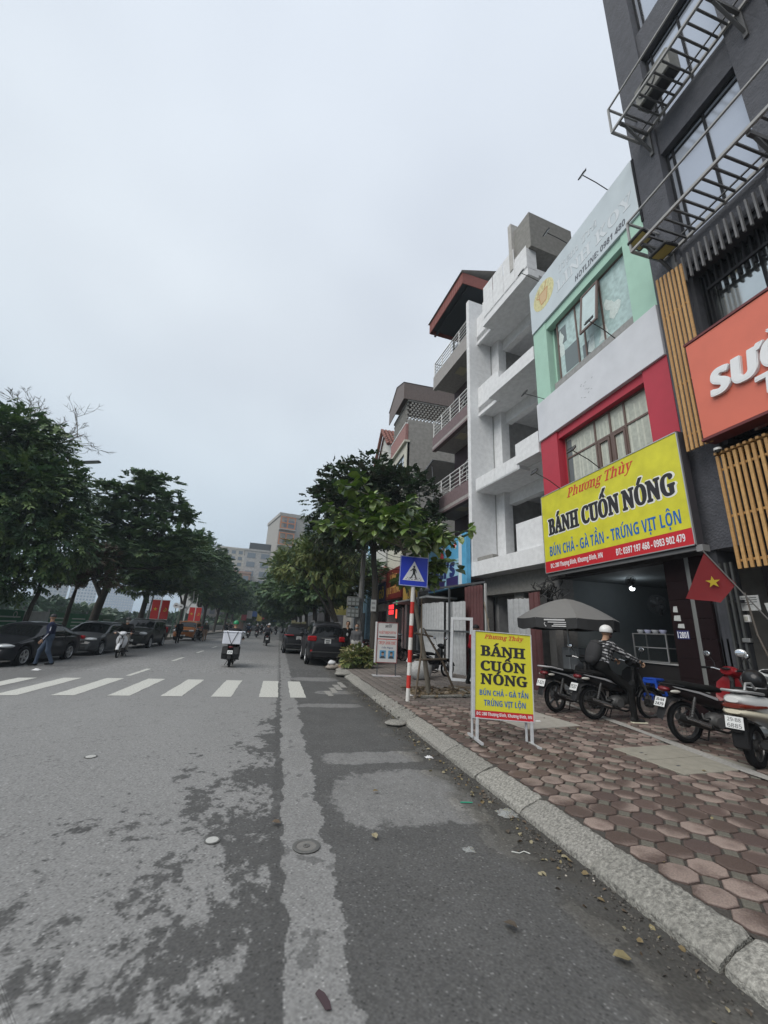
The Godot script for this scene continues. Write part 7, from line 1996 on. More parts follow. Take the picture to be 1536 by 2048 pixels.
	for q in [[0.40, 0.95, 0.13, 0.20], [0.55, 0.99, 0.20, 0.16], [0.70, 0.99, 0.225, 0.12], [0.84, 0.97, 0.20, 0.08], [0.93, 0.98, 0.12, 0.04]]:
		var rg := PackedVector3Array()
		for k in 9:
			var u := k / 4.0 - 1.0
			rg.append(V(q[1] - q[3] * pow(absf(u), 1.6), q[0], q[2] * u))
		rows.append(rg)
	ls.loft(rows, false, false, false)
	obj("leg_shield", ls, fm, t)
	obj("centre_cover", body_loft([[0.93, 0.60, 0.12, 0.06], [0.8, 0.52, 0.08, 0.065], [0.6, 0.50, 0.07, 0.075]]), bk, t)
	# steering
	var fk := MB.new()
	for sd in [-1, 1]: fk.tube([V(0.99, 0.82, sd * 0.075), V(1.24, 0.285, sd * 0.075)], [0.024, 0.021], 8)
	fk.cyl(V(0.93, 0.99, 0), V(1.0, 0.78, 0), 0.03)
	obj("front_fork", fk, eng, t)
	var ff := MB.new()
	rows = []
	for k in 9:
		var a := lerpf(0.25, 2.75, k / 8.0)
		var rg := PackedVector3Array()
		for q in [[0.285, 0.06], [0.315, 0.052], [0.325, 0.0], [0.315, -0.052], [0.285, -0.06]]: rg.append(V(1.24 + cos(a) * q[0], 0.285 + sin(a) * q[0], q[1]))
		rows.append(rg)
	ff.loft(rows, false, false, false)
	obj("front_mudguard", ff, fm, t)
	obj("headset", body_loft([[1.08, 0.975, 0.05, 0.07], [1.03, 0.985, 0.085, 0.12], [0.95, 1.01, 0.085, 0.14], [0.88, 1.02, 0.05, 0.10]]), fm, t)
	obj("headlight", MB.new().ball(V(1.06, 0.97, 0), V(0.04, 0.055, 0.095), 12, 8), mt("headlamp", 0.52, 0.54, 0.55, 0.1, 0.3), t)
	obj("dial", MB.new().ball(V(0.9, 1.055, 0), V(0.06, 0.02, 0.085), 10, 6), bk, t)
	var hb := MB.new()
	for sd in [-1, 1]: hb.tube([V(0.93, 1.02, sd * 0.1), V(0.90, 1.05, sd * 0.22), V(0.84, 1.045, sd * 0.35)], [0.014, 0.014, 0.012], 8)
	obj("handlebar", hb, chrome, t)
	for sd in [-1, 1]:
		obj("grip", MB.new().cyl(V(0.885, 1.05, sd * 0.25), V(0.835, 1.045, sd * 0.37), 0.018, 0.019, 8), mt("rubber"), t)
		obj("brake_lever", MB.new().tube([V(0.93, 1.05, sd * 0.2), V(0.94, 1.05, sd * 0.24), V(0.9, 1.035, sd * 0.36)], 0.007, 5), chrome, t)
		var mi := Node3D.new(); mi.name = "mirror"; t.add_child(mi, true)
		obj("stalk", MB.new().tube([V(0.9, 1.05, sd * 0.19), V(0.93, 1.14, sd * 0.22), V(0.92, 1.24, sd * 0.29)], 0.006, 5), bk, mi)
		obj("mirror_shell", MB.new().ball(V(0.925, 1.265, sd * 0.31), V(0.025, 0.05, 0.075), 12, 8), bk, mi)
		obj("mirror_face", MB.new().ball(V(0.905, 1.265, sd * 0.31), V(0.008, 0.042, 0.066), 12, 6), mt("mirror_glass", 0.75, 0.77, 0.8, 0.04, 0.95), mi)
	if s.get("rack", false):
		obj("grab_rail", MB.new().tube([V(0.1, 0.80, 0.14), V(-0.2, 0.85, 0.13), V(-0.36, 0.86, 0.06), V(-0.36, 0.86, -0.06), V(-0.2, 0.85, -0.13), V(0.1, 0.80, -0.14)], 0.016, 8), mt("accent_silver"), t)
	else:
		obj("grab_rail", MB.new().tube([V(-0.05, 0.78, 0.13), V(-0.25, 0.81, 0.11), V(-0.31, 0.81, 0.0), V(-0.25, 0.81, -0.11), V(-0.05, 0.78, -0.13)], 0.012, 8), bk, t)
	return t

func scooter(label: String, at: Vector3, turn: float) -> Node3D:
	var t := thing("scooter", label, "scooter", at, turn)
	var wh := paint("scooter_white", 0.60, 0.61, 0.60)
	var cr := paint("scooter_cream", 0.60, 0.56, 0.44)
	var bk := mt("bike_plastic")
	bike_wheel(t, 0.0, 0.25, 0.055, true)
	bike_wheel(t, 1.27, 0.25, 0.045, true)
	obj("tail_panel", body_loft([[0.62, 0.55, 0.17, 0.16], [0.45, 0.62, 0.19, 0.20], [0.15, 0.69, 0.14, 0.205], [-0.12, 0.74, 0.095, 0.165], [-0.30, 0.765, 0.07, 0.12], [-0.40, 0.78, 0.03, 0.07]], 14), wh, t)
	obj("tail_wing", body_loft([[0.4, 0.52, 0.05, 0.21], [0.1, 0.585, 0.055, 0.215], [-0.2, 0.625, 0.05, 0.175], [-0.36, 0.645, 0.045, 0.125], [-0.43, 0.65, 0.02, 0.08]], 12), cr, t)
	obj("tail_light", body_loft([[0.02, 0.70, 0.03, 0.205], [-0.2, 0.70, 0.04, 0.172], [-0.36, 0.71, 0.04, 0.125], [-0.425, 0.712, 0.02, 0.09]], 12), mt("tail_dark_red", 0.13, 0.02, 0.012, 0.12), t)
	obj("seat", body_loft([[0.7, 0.77, 0.03, 0.10], [0.55, 0.80, 0.06, 0.14], [0.25, 0.83, 0.065, 0.16], [0.0, 0.86, 0.05, 0.14], [-0.08, 0.86, 0.02, 0.1]]), mt("seat_black", 0.01, 0.01, 0.01, 0.8, 0.0, 0.25), t)
	var rk := MB.new()
	rk.tube([V(0.1, 0.84, 0.15), V(-0.2, 0.87, 0.15), V(-0.35, 0.88, 0.10), V(-0.36, 0.88, -0.10), V(-0.2, 0.87, -0.15), V(0.1, 0.84, -0.15)], 0.016, 8)
	rk.bx(-0.32, -0.05, 0.868, 0.882, -0.06, 0.06, 0.005)
	rk.tube([V(-0.05, 0.90, 0.13), V(-0.12, 0.97, 0.12), V(-0.24, 0.97, 0.11), V(-0.3, 0.89, 0.11)], 0.014, 8)
	obj("carrier", rk, mt("carrier_grey", 0.36, 0.37, 0.37, 0.4, 0.4), t)
	var pl := Node3D.new(); pl.name = "number_plate"; t.add_child(pl, true)
	pl.transform = Transform3D(Basis(Vector3.UP, -PI / 2) * Basis(Vector3.RIGHT, -0.15), V(-0.43, 0.53, 0.0))
	obj("plate", MB.new().box(V(0, 0, 0), V(0.18, 0.135, 0.006), 0.002), mt("plate_white", 0.62, 0.63, 0.62, 0.5), pl)
	text(pl, "29-B8", "sansregular", -0.065, 0.012, 0.13, 0.04, 0.005, mt("ink"), 0.001)
	text(pl, "6885", "sansregular", -0.07, -0.055, 0.14, 0.044, 0.005, mt("ink"), 0.001)
	obj("plate_bracket", MB.new().bx(-0.42, -0.2, 0.42, 0.6, -0.05, 0.05, 0.01), bk, t)
	obj("mudguard", MB.new().bx(-0.37, -0.30, 0.24, 0.46, -0.08, 0.08, 0.02), bk, t)
	obj("engine", MB.new().ball(V(0.22, 0.28, -0.12), V(0.3, 0.11, 0.08), 12, 8).cyl(V(0.02, 0.25, -0.16), V(0.02, 0.25, -0.06), 0.1), nm("engine_grey"), t)
	obj("exhaust", MB.new().tube([V(0.45, 0.2, 0.12), V(0.3, 0.24, 0.17), V(-0.2, 0.31, 0.18), V(-0.24, 0.31, 0.18)], [0.02, 0.055, 0.06, 0.04], 12), mt("exhaust_black", 0.03, 0.03, 0.03, 0.4, 0.4), t)
	obj("floorboard", MB.new().bx(0.55, 1.05, 0.30, 0.38, -0.19, 0.19, 0.03), wh, t)
	var rows := []
	for q in [[0.34, 1.02, 0.20, 0.10], [0.55, 1.12, 0.25, 0.12], [0.75, 1.10, 0.25, 0.10], [0.95, 1.02, 0.17, 0.06]]:
		var rg := PackedVector3Array()
		for k in 9:
			var u := k / 4.0 - 1.0
			rg.append(V(q[1] - q[3] * pow(absf(u), 1.8), q[0], q[2] * u))
		rows.append(rg)
	obj("front_shield", MB.new().loft(rows, false, false, false), wh, t)
	obj("inner_shield", MB.new().bx(0.93, 1.0, 0.38, 0.92, -0.18, 0.18, 0.03), bk, t)
	obj("front_mudguard", MB.new().ball(V(1.27, 0.36, 0), V(0.24, 0.18, 0.09), 12, 8), wh, t)
	obj("front_fork", MB.new().tube([V(1.08, 0.7, 0.06), V(1.27, 0.25, 0.06)], 0.022, 8).tube([V(1.08, 0.7, -0.06), V(1.27, 0.25, -0.06)], 0.022, 8), bk, t)
	obj("headset", body_loft([[1.12, 1.0, 0.06, 0.10], [1.05, 1.02, 0.09, 0.16], [0.95, 1.05, 0.07, 0.15], [0.9, 1.05, 0.03, 0.1]]), wh, t)
	obj("dial", MB.new().ball(V(0.94, 1.08, 0), V(0.07, 0.035, 0.12), 12, 6), bk, t)
	for sd in [-1, 1]:
		obj("grip", MB.new().tube([V(0.98, 1.05, sd * 0.12), V(0.94, 1.07, sd * 0.24), V(0.88, 1.06, sd * 0.36)], [0.015, 0.018, 0.019], 8), mt("rubber"), t)
		var mi := Node3D.new(); mi.name = "mirror"; t.add_child(mi, true)
		obj("stalk", MB.new().tube([V(0.95, 1.07, sd * 0.19), V(0.97, 1.18, sd * 0.22), V(0.96, 1.28, sd * 0.3)], 0.007, 5), bk, mi)
		obj("mirror_shell", MB.new().ball(V(0.965, 1.31, sd * 0.31), V(0.03, 0.055, 0.075), 12, 8), wh, mi)
		obj("mirror_face", MB.new().ball(V(0.943, 1.31, sd * 0.31), V(0.008, 0.045, 0.065), 12, 6), mt("mirror_glass", 0.75, 0.77, 0.8, 0.04, 0.95), mi)
	# full helmet resting on the seat
	var hm := thing("helmet", "black open helmet lying on the white scooter's seat", "helmet", t.transform * V(0.34, 0.89, 0), turn + 0.6)
	obj("shell", MB.new().ball(V(0, 0.1, 0), V(0.15, 0.13, 0.125), 16, 10, Basis(), 1.0, -0.75), paint("helmet_black", 0.015, 0.015, 0.016), hm)
	obj("rim_trim", MB.new().ringlathe([Vector2(0.098, 0.0), Vector2(0.112, 0.0), Vector2(0.112, 0.014), Vector2(0.098, 0.014)], 22), mt("alu"), hm)
	obj("visor", MB.new().ball(V(0.03, 0.10, 0), V(0.135, 0.09, 0.128), 14, 8, Basis(), 0.6, -0.5), glass("visor_clear", 0.5, 0.52, 0.54, 0.35), hm)
	return t

# ---------- street furniture ----------
func build_street_things() -> void:
	crossing_sign()
	sandwich_boards()
	umbrella()
	flags()
	stakes()
	street_left()
	covers()
	cables()

func crossing_sign() -> void:
	var t := thing("pedestrian_crossing_sign", "square blue pedestrian crossing sign on a red and white banded pole", "sign", V(2.93, 0.14, -9.2))
	var lean := Basis(Vector3.BACK, -0.022)
	var n := 11
	var h := 2.95
	for k in n:
		var a := lean * V(0, h * k / n, 0); var b := lean * V(0, h * (k + 1) / n, 0)
		obj("pole_band", MB.new().cyl(a, b, 0.048, 0.048, 14), nm("band_white", 0.62, 0.61, 0.58, 0.5, "dirt", 3.0) if k % 2 == 0 or k > 8 else nm("band_red", 0.52, 0.03, 0.02, 0.45, "dirt", 3.0), t)
	var s := Node3D.new(); s.name = "sign_plate"; t.add_child(s, true)
	s.transform = Transform3D(Basis(Vector3.UP, -0.12) * Basis(Vector3.BACK, -0.03), lean * V(0, 2.50, 0) + V(-0.02, 0, 0.06))
	s.scale = Vector3.ONE * 1.12
	var W := 0.31
	obj("plate", MB.new().bx(-W, W, 0, 0.64, -0.012, 0.0, 0.004), mt("sign_blue", 0.008, 0.035, 0.50, 0.35), s)
	obj("border", frame(MB.new(), -W + 0.006, W - 0.006, 0.006, 0.634, 0.003, 0.012, 0.004), mt("sign_border", 0.45, 0.5, 0.62, 0.4), s)
	obj("triangle", MB.new().poly(P2([-0.235, 0.12, 0.235, 0.12, 0.0, 0.535]), 0.002, Transform3D(Basis(), V(0, 0, 0.003))), mt("letter_white"), s)
	var bl := mt("sign_black", 0.012, 0.012, 0.012, 0.5)
	var z := Transform3D(Basis(), V(0.0, 0.0, 0.006))
	var fg := MB.new()
	fg.poly(ellipse(0.022, 0.026, 12), 0.002, z.translated(V(0.0, 0.415, 0)))
	fg.poly(P2([-0.028, 0.385, 0.028, 0.385, 0.030, 0.27, -0.022, 0.27]), 0.002, z)
	fg.poly(P2([-0.028, 0.382, -0.068, 0.335, -0.085, 0.332, -0.085, 0.322, -0.062, 0.322, -0.024, 0.352]), 0.002, z.translated(V(0, 0, 0.0004)))
	fg.poly(P2([0.022, 0.382, 0.050, 0.345, 0.058, 0.29, 0.046, 0.288, 0.036, 0.33, 0.02, 0.35]), 0.002, z.translated(V(0, 0, 0.0004)))
	fg.poly(P2([-0.022, 0.275, 0.012, 0.275, -0.03, 0.205, -0.066, 0.155, -0.082, 0.163, -0.05, 0.21]), 0.002, z.translated(V(0, 0, 0.0008)))
	fg.poly(P2([-0.008, 0.275, 0.030, 0.275, 0.052, 0.21, 0.064, 0.15, 0.046, 0.145, 0.032, 0.20]), 0.002, z.translated(V(0, 0, 0.0008)))
	obj("walking_figure", fg, bl, s)
	var st := MB.new()
	for k in 6:
		st.bx(-0.15 + 0.052 * k, -0.122 + 0.052 * k, 0.178, 0.186, 0.004, 0.0065)
		st.bx(-0.175 + 0.062 * k, -0.142 + 0.062 * k, 0.142, 0.151, 0.004, 0.0065)
	obj("crossing_dashes", st, bl, s)
	obj("clamp", MB.new().bx(-0.07, 0.07, 0.2, 0.24, -0.06, -0.013, 0.006).bx(-0.07, 0.07, 0.45, 0.49, -0.06, -0.013, 0.006), mt("alu"), s)

func sandwich_boards() -> void:
	var t := thing("yellow_sandwich_board", "upright yellow food board on metal legs standing on the near pavement", "sign board", V(3.32, pave_y(3.3), -5.80), -0.20)
	t.rotation.z = -0.035
	t.rotation.x = -0.05
	var al := nm("board_alu", 0.46, 0.47, 0.48, 0.35, "dirt", 2.0)
	var ym := nm("board_yellow_near", 0.64, 0.60, 0.035, 0.5, "clean", 0.6)
	for x in [-0.40, 0.40]:
		obj("leg", MB.new().bx(x - 0.02, x + 0.02, 0, 0.3, -0.02, 0.02, 0.004), al, t)
		obj("leg", MB.new().bx(x - 0.075, x - 0.045, 0.02, 0.34, -0.07, -0.04, 0.004), al, t)
		obj("foot", MB.new().bar(V(x - 0.02, 0.015, 0.34), V(x - 0.02, 0.015, -0.42), 0.035, 0.03), al, t)
	obj("panel", MB.new().bx(-0.43, 0.43, 0.395, 1.50, -0.06, 0.0), ym, t)
	obj("red_band", MB.new().bx(-0.43, 0.43, 0.295, 0.394, -0.06, 0.0), mt("sign_red", 0.50, 0.014, 0.022, 0.5), t)
	obj("frame", MB.new().bx(-0.475, -0.431, 0.28, 1.515, -0.085, 0.012, 0.005).bx(0.431, 0.445, 0.28, 1.515, -0.07, 0.012, 0.003).bx(-0.43, 0.43, 1.501, 1.515, -0.07, 0.012, 0.003).bx(-0.43, 0.43, 0.28, 0.294, -0.07, 0.012, 0.003), al, t)
	var black := mt("letter_black"); var blue := mt("letter_blue"); var redl := mt("letter_red")
	text(t, "Phương Thùy", "serifbold", -0.30, 1.385, 0.60, 0.088, 0.003, redl, 0.002, 0.35)
	text(t, "BÁNH", "serifbold", -0.345, 1.155, 0.68, 0.19, 0.003, black, 0.002, 0.0, 0.006)
	text(t, "CUỐN", "serifbold", -0.345, 0.945, 0.68, 0.215, 0.003, black, 0.002, 0.0, 0.006)
	text(t, "NÓNG", "serifbold", -0.345, 0.755, 0.70, 0.19, 0.003, black, 0.002, 0.0, 0.006)
	text(t, "BÚN CHẢ - GÀ TẦN", "sansbold", -0.365, 0.60, 0.73, 0.115, 0.003, blue, 0.002)
	text(t, "TRỨNG VỊT LỘN", "sansbold", -0.30, 0.44, 0.62, 0.125, 0.003, blue, 0.002)
	text(t, "ĐC: 280 Thượng Đình, Khương Đình, HN", "sansbold", -0.41, 0.315, 0.82, 0.06, 0.003, mt("letter_white"), 0.002)
	# small white board farther on
	var s := thing("white_sandwich_board", "small white print shop board with red words standing by the kerb", "sign board", V(3.62, pave_y(3.6), -13.85), -0.12)
	obj("panel", MB.new().bx(-0.35, 0.35, 0.42, 1.72, -0.05, 0.0), nm("board_white_near", 0.60, 0.60, 0.59, 0.5, "clean", 0.6), s)
	obj("frame", frame(MB.new(), -0.36, 0.36, 0.41, 1.73, 0.01, 0.025, 0.07), mt("frame_maroon", 0.22, 0.05, 0.05, 0.5), s)
	obj("side_box", MB.new().bx(-0.42, -0.361, 0.41, 1.73, -0.07, 0.01, 0.004), mt("board_side", 0.6, 0.6, 0.6, 0.5), s)
	for x in [-0.3, 0.32]:
		for z in [-0.05, 0.05]: obj("leg", MB.new().bx(x - 0.012, x + 0.012, 0.02, 0.41, z - 0.012, z + 0.012), mt("dark_tube"), s)
	obj("base", MB.new().bx(-0.45, 0.5, 0.0, 0.025, -0.22, 0.22, 0.004), nm("board_alu"), s)
	obj("divider", MB.new().bx(-0.33, 0.33, 1.16, 1.185, 0.0, 0.003), mt("letter_red"), s)
	text(s, "wili", "sansbold", -0.1, 1.55, 0.22, 0.12, 0.002, mt("ink"), 0.002, 0.3)
	text(s, "GIẶT ĐẸP RTTS", "serifbold", -0.29, 1.33, 0.58, 0.12, 0.002, mt("letter_red"), 0.002)
	obj("print_line", MB.new().bx(-0.28, 0.28, 1.23, 1.27, 0.0, 0.003), mt("ink"), s)
	text(s, "CHỤP ẢNH THẺ", "serifbold", -0.29, 0.98, 0.58, 0.15, 0.002, mt("letter_red"), 0.002)
	text(s, "Lấy Ngay", "serifbold", -0.19, 0.86, 0.4, 0.08, 0.002, mt("print_navy", 0.03, 0.05, 0.16, 0.6), 0.002, 0.2)
	for k in 2:
		var x := -0.24 + 0.29 * k
		obj("portrait_photo", MB.new().bx(x, x + 0.21, 0.55, 0.81, 0.0, 0.003), mt("photo_blue", 0.10, 0.30, 0.50, 0.5), s)
		obj("portrait_figure", MB.new().poly(ellipse(0.045, 0.06, 12), 0.001, Transform3D(Basis(), V(x + 0.105, 0.70, 0.006))), mt("photo_skin", 0.40, 0.27, 0.20, 0.6), s)
		obj("portrait_coat", MB.new().poly(P2([x + 0.02, 0.555, x + 0.19, 0.555, x + 0.16, 0.63, x + 0.05, 0.63]), 0.001, Transform3D(Basis(), V(0, 0, 0.005))).poly(P2([x + 0.055, 0.72, x + 0.155, 0.72, x + 0.14, 0.77, x + 0.07, 0.77]), 0.001, Transform3D(Basis(), V(0, 0, 0.0085))), mt("ink"), s)

func umbrella() -> void:
	var t := thing("grey_umbrella", "large grey market umbrella with printed skirt over the food cart", "umbrella", V(6.75, 0.25, -8.68), 0.3)
	var cloth := nm("umbrella_grey", 0.15, 0.148, 0.145, 0.85, "clean", 0.8)
	var skirt := nm("umbrella_skirt", 0.03, 0.03, 0.031, 0.85, "clean", 0.8)
	obj("pole", MB.new().cyl(V(0, 0, 0), V(0, 2.25, 0), 0.02, 0.02, 10), mt("pole_steel", 0.32, 0.33, 0.33, 0.4, 0.6), t)
	obj("base", MB.new().cyl(V(0, 0, 0), V(0, 0.1, 0), 0.25, 0.22, 16), nm("raw_concrete"), t)
	var R := 1.15
	var n := 8
	var rows := []
	var can := MB.new()
	for k in n:
		# each gore sags between its ribs
		var g := []
		for j in 7:
			var q := j / 6.0
			var ring := PackedVector3Array()
			for i in 5:
				var u := i / 4.0
				var a := TAU * (k + u) / n
				var sag := 1.0 - 0.055 * sin(PI * u) * q
				var y := 2.32 - 0.50 * pow(q, 1.55) - 0.02 * sin(PI * u) * q
				ring.append(V(cos(a) * R * q * sag, y, -sin(a) * R * q * sag))
			g.append(ring)
		can.loft(g, false, false, false)
	obj("canopy", can, cloth, t)
	for k in n:
		var a0 := TAU * k / n; var a1 := TAU * (k + 1) / n
		var top := []; var bot := []
		for i in 5:
			var u := i / 4.0
			var a := lerpf(a0, a1, u)
			var sag := 1.0 - 0.055 * sin(PI * u)
			top.append(V(cos(a) * R * sag, 1.82 - 0.02 * sin(PI * u), -sin(a) * R * sag))
			bot.append(V(cos(a) * R * sag * 0.99, 1.82 - 0.22 - 0.03 * sin(PI * u), -sin(a) * R * sag * 0.99))
		var sk := MB.new()
		for i in 4: sk.quad(bot[i], bot[i + 1], top[i + 1], top[i])
		obj("skirt_panel", sk, skirt, t)
		obj("rib", MB.new().tube([V(0, 2.29, 0), V(cos(a0) * R * 0.5, 2.13, -sin(a0) * R * 0.5), V(cos(a0) * R, 1.80, -sin(a0) * R)], 0.008, 5), mt("alu"), t)
		obj("stretcher", MB.new().tube([V(0, 1.75, 0), V(cos(a0) * R * 0.5, 2.10, -sin(a0) * R * 0.5)], 0.007, 5), mt("alu"), t)
	# print on the skirt panel turned to the street
	var pr := Node3D.new(); pr.name = "skirt_print"; t.add_child(pr, true)
	var am := TAU * 4.5 / 8.0
	pr.transform = Transform3D(Basis(Vector3.UP, am + PI / 2), V(cos(am) * R * 0.955, 1.62, -sin(am) * R * 0.955))
	var wl := mt("print_white", 0.5, 0.5, 0.5, 0.7)
	obj("print_line", MB.new().bx(-0.24, 0.2, 0.13, 0.16, 0.0, 0.004).bx(-0.16, 0.22, 0.085, 0.105, 0.0, 0.004).bx(-0.04, 0.22, 0.04, 0.06, 0.0, 0.004).bx(-0.08, 0.22, 0.0, 0.022, 0.0, 0.004), wl, pr)
	obj("phone_mark", MB.new().tube([V(-0.22, 0.09, 0.0), V(-0.24, 0.05, 0.0), V(-0.2, 0.0, 0.0)], [0.014, 0.008, 0.014], 5), wl, pr)

func cloth_sheet(pts: Array, nu: int, nv: int, wave: float) -> MB:
	# bilinear sheet between four corners with folds
	var rows := []
	for j in nv + 1:
		var v := float(j) / nv
		var ring := PackedVector3Array()
		for i in nu + 1:
			var u := float(i) / nu
			var a: Vector3 = pts[0].lerp(pts[1], u); var b: Vector3 = pts[3].lerp(pts[2], u)
			var p := a.lerp(b, v)
			p += V(0.4, 0, 1) * wave * v * sin(u * 9.0 + v * 2.0) + V(0, -1, 0) * wave * 0.6 * sin(PI * u) * (1.0 - v)
			ring.append(p)
		rows.append(ring)
	return MB.new().loft(rows, false, false, false)

func star(p: Vector2, r: float) -> PackedVector2Array:
	var q := PackedVector2Array()
	for k in 10: q.append(p + Vector2.from_angle(PI / 2 + TAU * k / 10.0) * (r if k % 2 == 0 else r * 0.39))
	return q

func flags() -> void:
	var t := thing("national_flag", "red flag with yellow star hanging from a slanted pole at the eatery", "flag", V(7.2, 1.3, -4.35))
	var pm := mt("flag_pole", 0.13, 0.125, 0.12, 0.5)
	t.position = V(7.2, 2.07, -4.69)
	var hi := V(-0.45, 1.04, -0.43); var lo := V(-0.20, 0.52, -0.21)
	obj("pole", MB.new().cyl(V(0.25, -0.62, 0.24), hi + V(-0.02, 0.04, -0.01), 0.012, 0.010, 7), pm, t)
	obj("cloth", cloth_sheet([hi, lo, V(-0.30, 0.23, -0.40), V(-0.50, 0.31, -0.87)], 16, 12, 0.022), nm("flag_red", 0.17, 0.007, 0.010, 0.75, "clean", 1.5), t)
	var n := (V(-0.50, 0.31, -0.87) - hi).cross(lo - hi).normalized()
	if n.dot(V(-1, 0, 1)) < 0: n = -n
	var x := V(0.42, -0.28, 0.40); x = (x - n * n.dot(x)).normalized()
	var y := n.cross(x)
	obj("star", MB.new().poly(star(Vector2.ZERO, 0.10), 0.004, Transform3D(Basis(x, y, n).rotated(n, 0.55), V(-0.37, 0.56, -0.43) + n * 0.035)), mt("star_yellow", 0.45, 0.34, 0.02, 0.6), t)
	# bamboo standard tied with string that the flag stick leans on
	var s := thing("bamboo_stick", "weathered upright stick tied with string beside the paper notices", "pole", V(7.28, 0.27, -4.75))
	obj("stick", MB.new().tube([V(0.04, 0, 0.02), V(0.0, 0.9, 0.0), V(-0.02, 1.35, -0.02)], [0.026, 0.024, 0.022], 8), mt("stick_tan", 0.28, 0.25, 0.20, 0.85), s)
	obj("upper_stick", MB.new().tube([V(0.0, 1.1, -0.06), V(-0.06, 1.55, -0.14), V(-0.06, 2.2, -0.2)], [0.014, 0.016, 0.01], 6), mt("stick_brown", 0.10, 0.085, 0.07, 0.85), s)
	var tie := MB.new()
	for k in 6: tie.tube([V(0, 1.18, 0), V(-0.08 + rr(-0.03, 0.03), 1.14 + rr(-0.04, 0.04), 0.02), V(-0.1 + rr(-0.04, 0.04), 1.0 + rr(-0.06, 0.06), 0.0)], 0.006, 4)
	obj("string_tie", tie, mt("string_pale", 0.5, 0.5, 0.47, 0.8), s)
	# red banners on poles down the left side
	for k in 2:
		var z: float = [-41.0, -57.0][k]
		var bn := thing("red_banner", ["red banner with yellow emblems on the nearer white pole on the left", "red banner with yellow emblems on the farther white pole on the left"][k], "banner", V(-10.6, 0, z), 0.0, "")
		obj("pole", MB.new().cyl(V(0, 0, 0), V(0, 5.4, 0), 0.05, 0.035, 10), mt("banner_pole", 0.5, 0.5, 0.48, 0.5), bn)
		for s2 in [-1, 1]:
			obj("cloth", MB.new().bx(0.06 if s2 > 0 else -0.72, 0.72 if s2 > 0 else -0.06, 1.65, 3.3, -0.02, 0.02), nm("banner_red", 0.40, 0.016, 0.014, 0.7, "clean", 0.6), bn)
			obj("arm", MB.new().cyl(V(0, 3.33, 0), V(s2 * 0.74, 3.33, 0), 0.02, -1, 6).cyl(V(0, 1.62, 0), V(s2 * 0.74, 1.62, 0), 0.02, -1, 6), mt("banner_pole"), bn)
		obj("star", MB.new().poly(star(Vector2(-0.39, 2.5), 0.19), 0.004, Transform3D(Basis(), V(0, 0, 0.025))), mt("star_yellow"), bn)
		var hs := MB.new()
		var pts := []
		for q in 9: pts.append(V(0.39 + 0.15 * cos(-1.9 + 0.42 * q), 2.5 + 0.16 * sin(-1.9 + 0.42 * q), 0.028))
		hs.tube(pts, [0.025, 0.025, 0.03, 0.03, 0.03, 0.025, 0.02, 0.015, 0.006], 5, true, 0.3)
		hs.bar(V(0.28, 2.33, 0.03), V(0.48, 2.58, 0.03), 0.03, 0.012, Vector3.BACK)
		hs.bar(V(0.42, 2.64, 0.034), V(0.54, 2.53, 0.034), 0.06, 0.012, Vector3.BACK)
		obj("hammer_and_sickle", hs, mt("star_yellow"), bn)

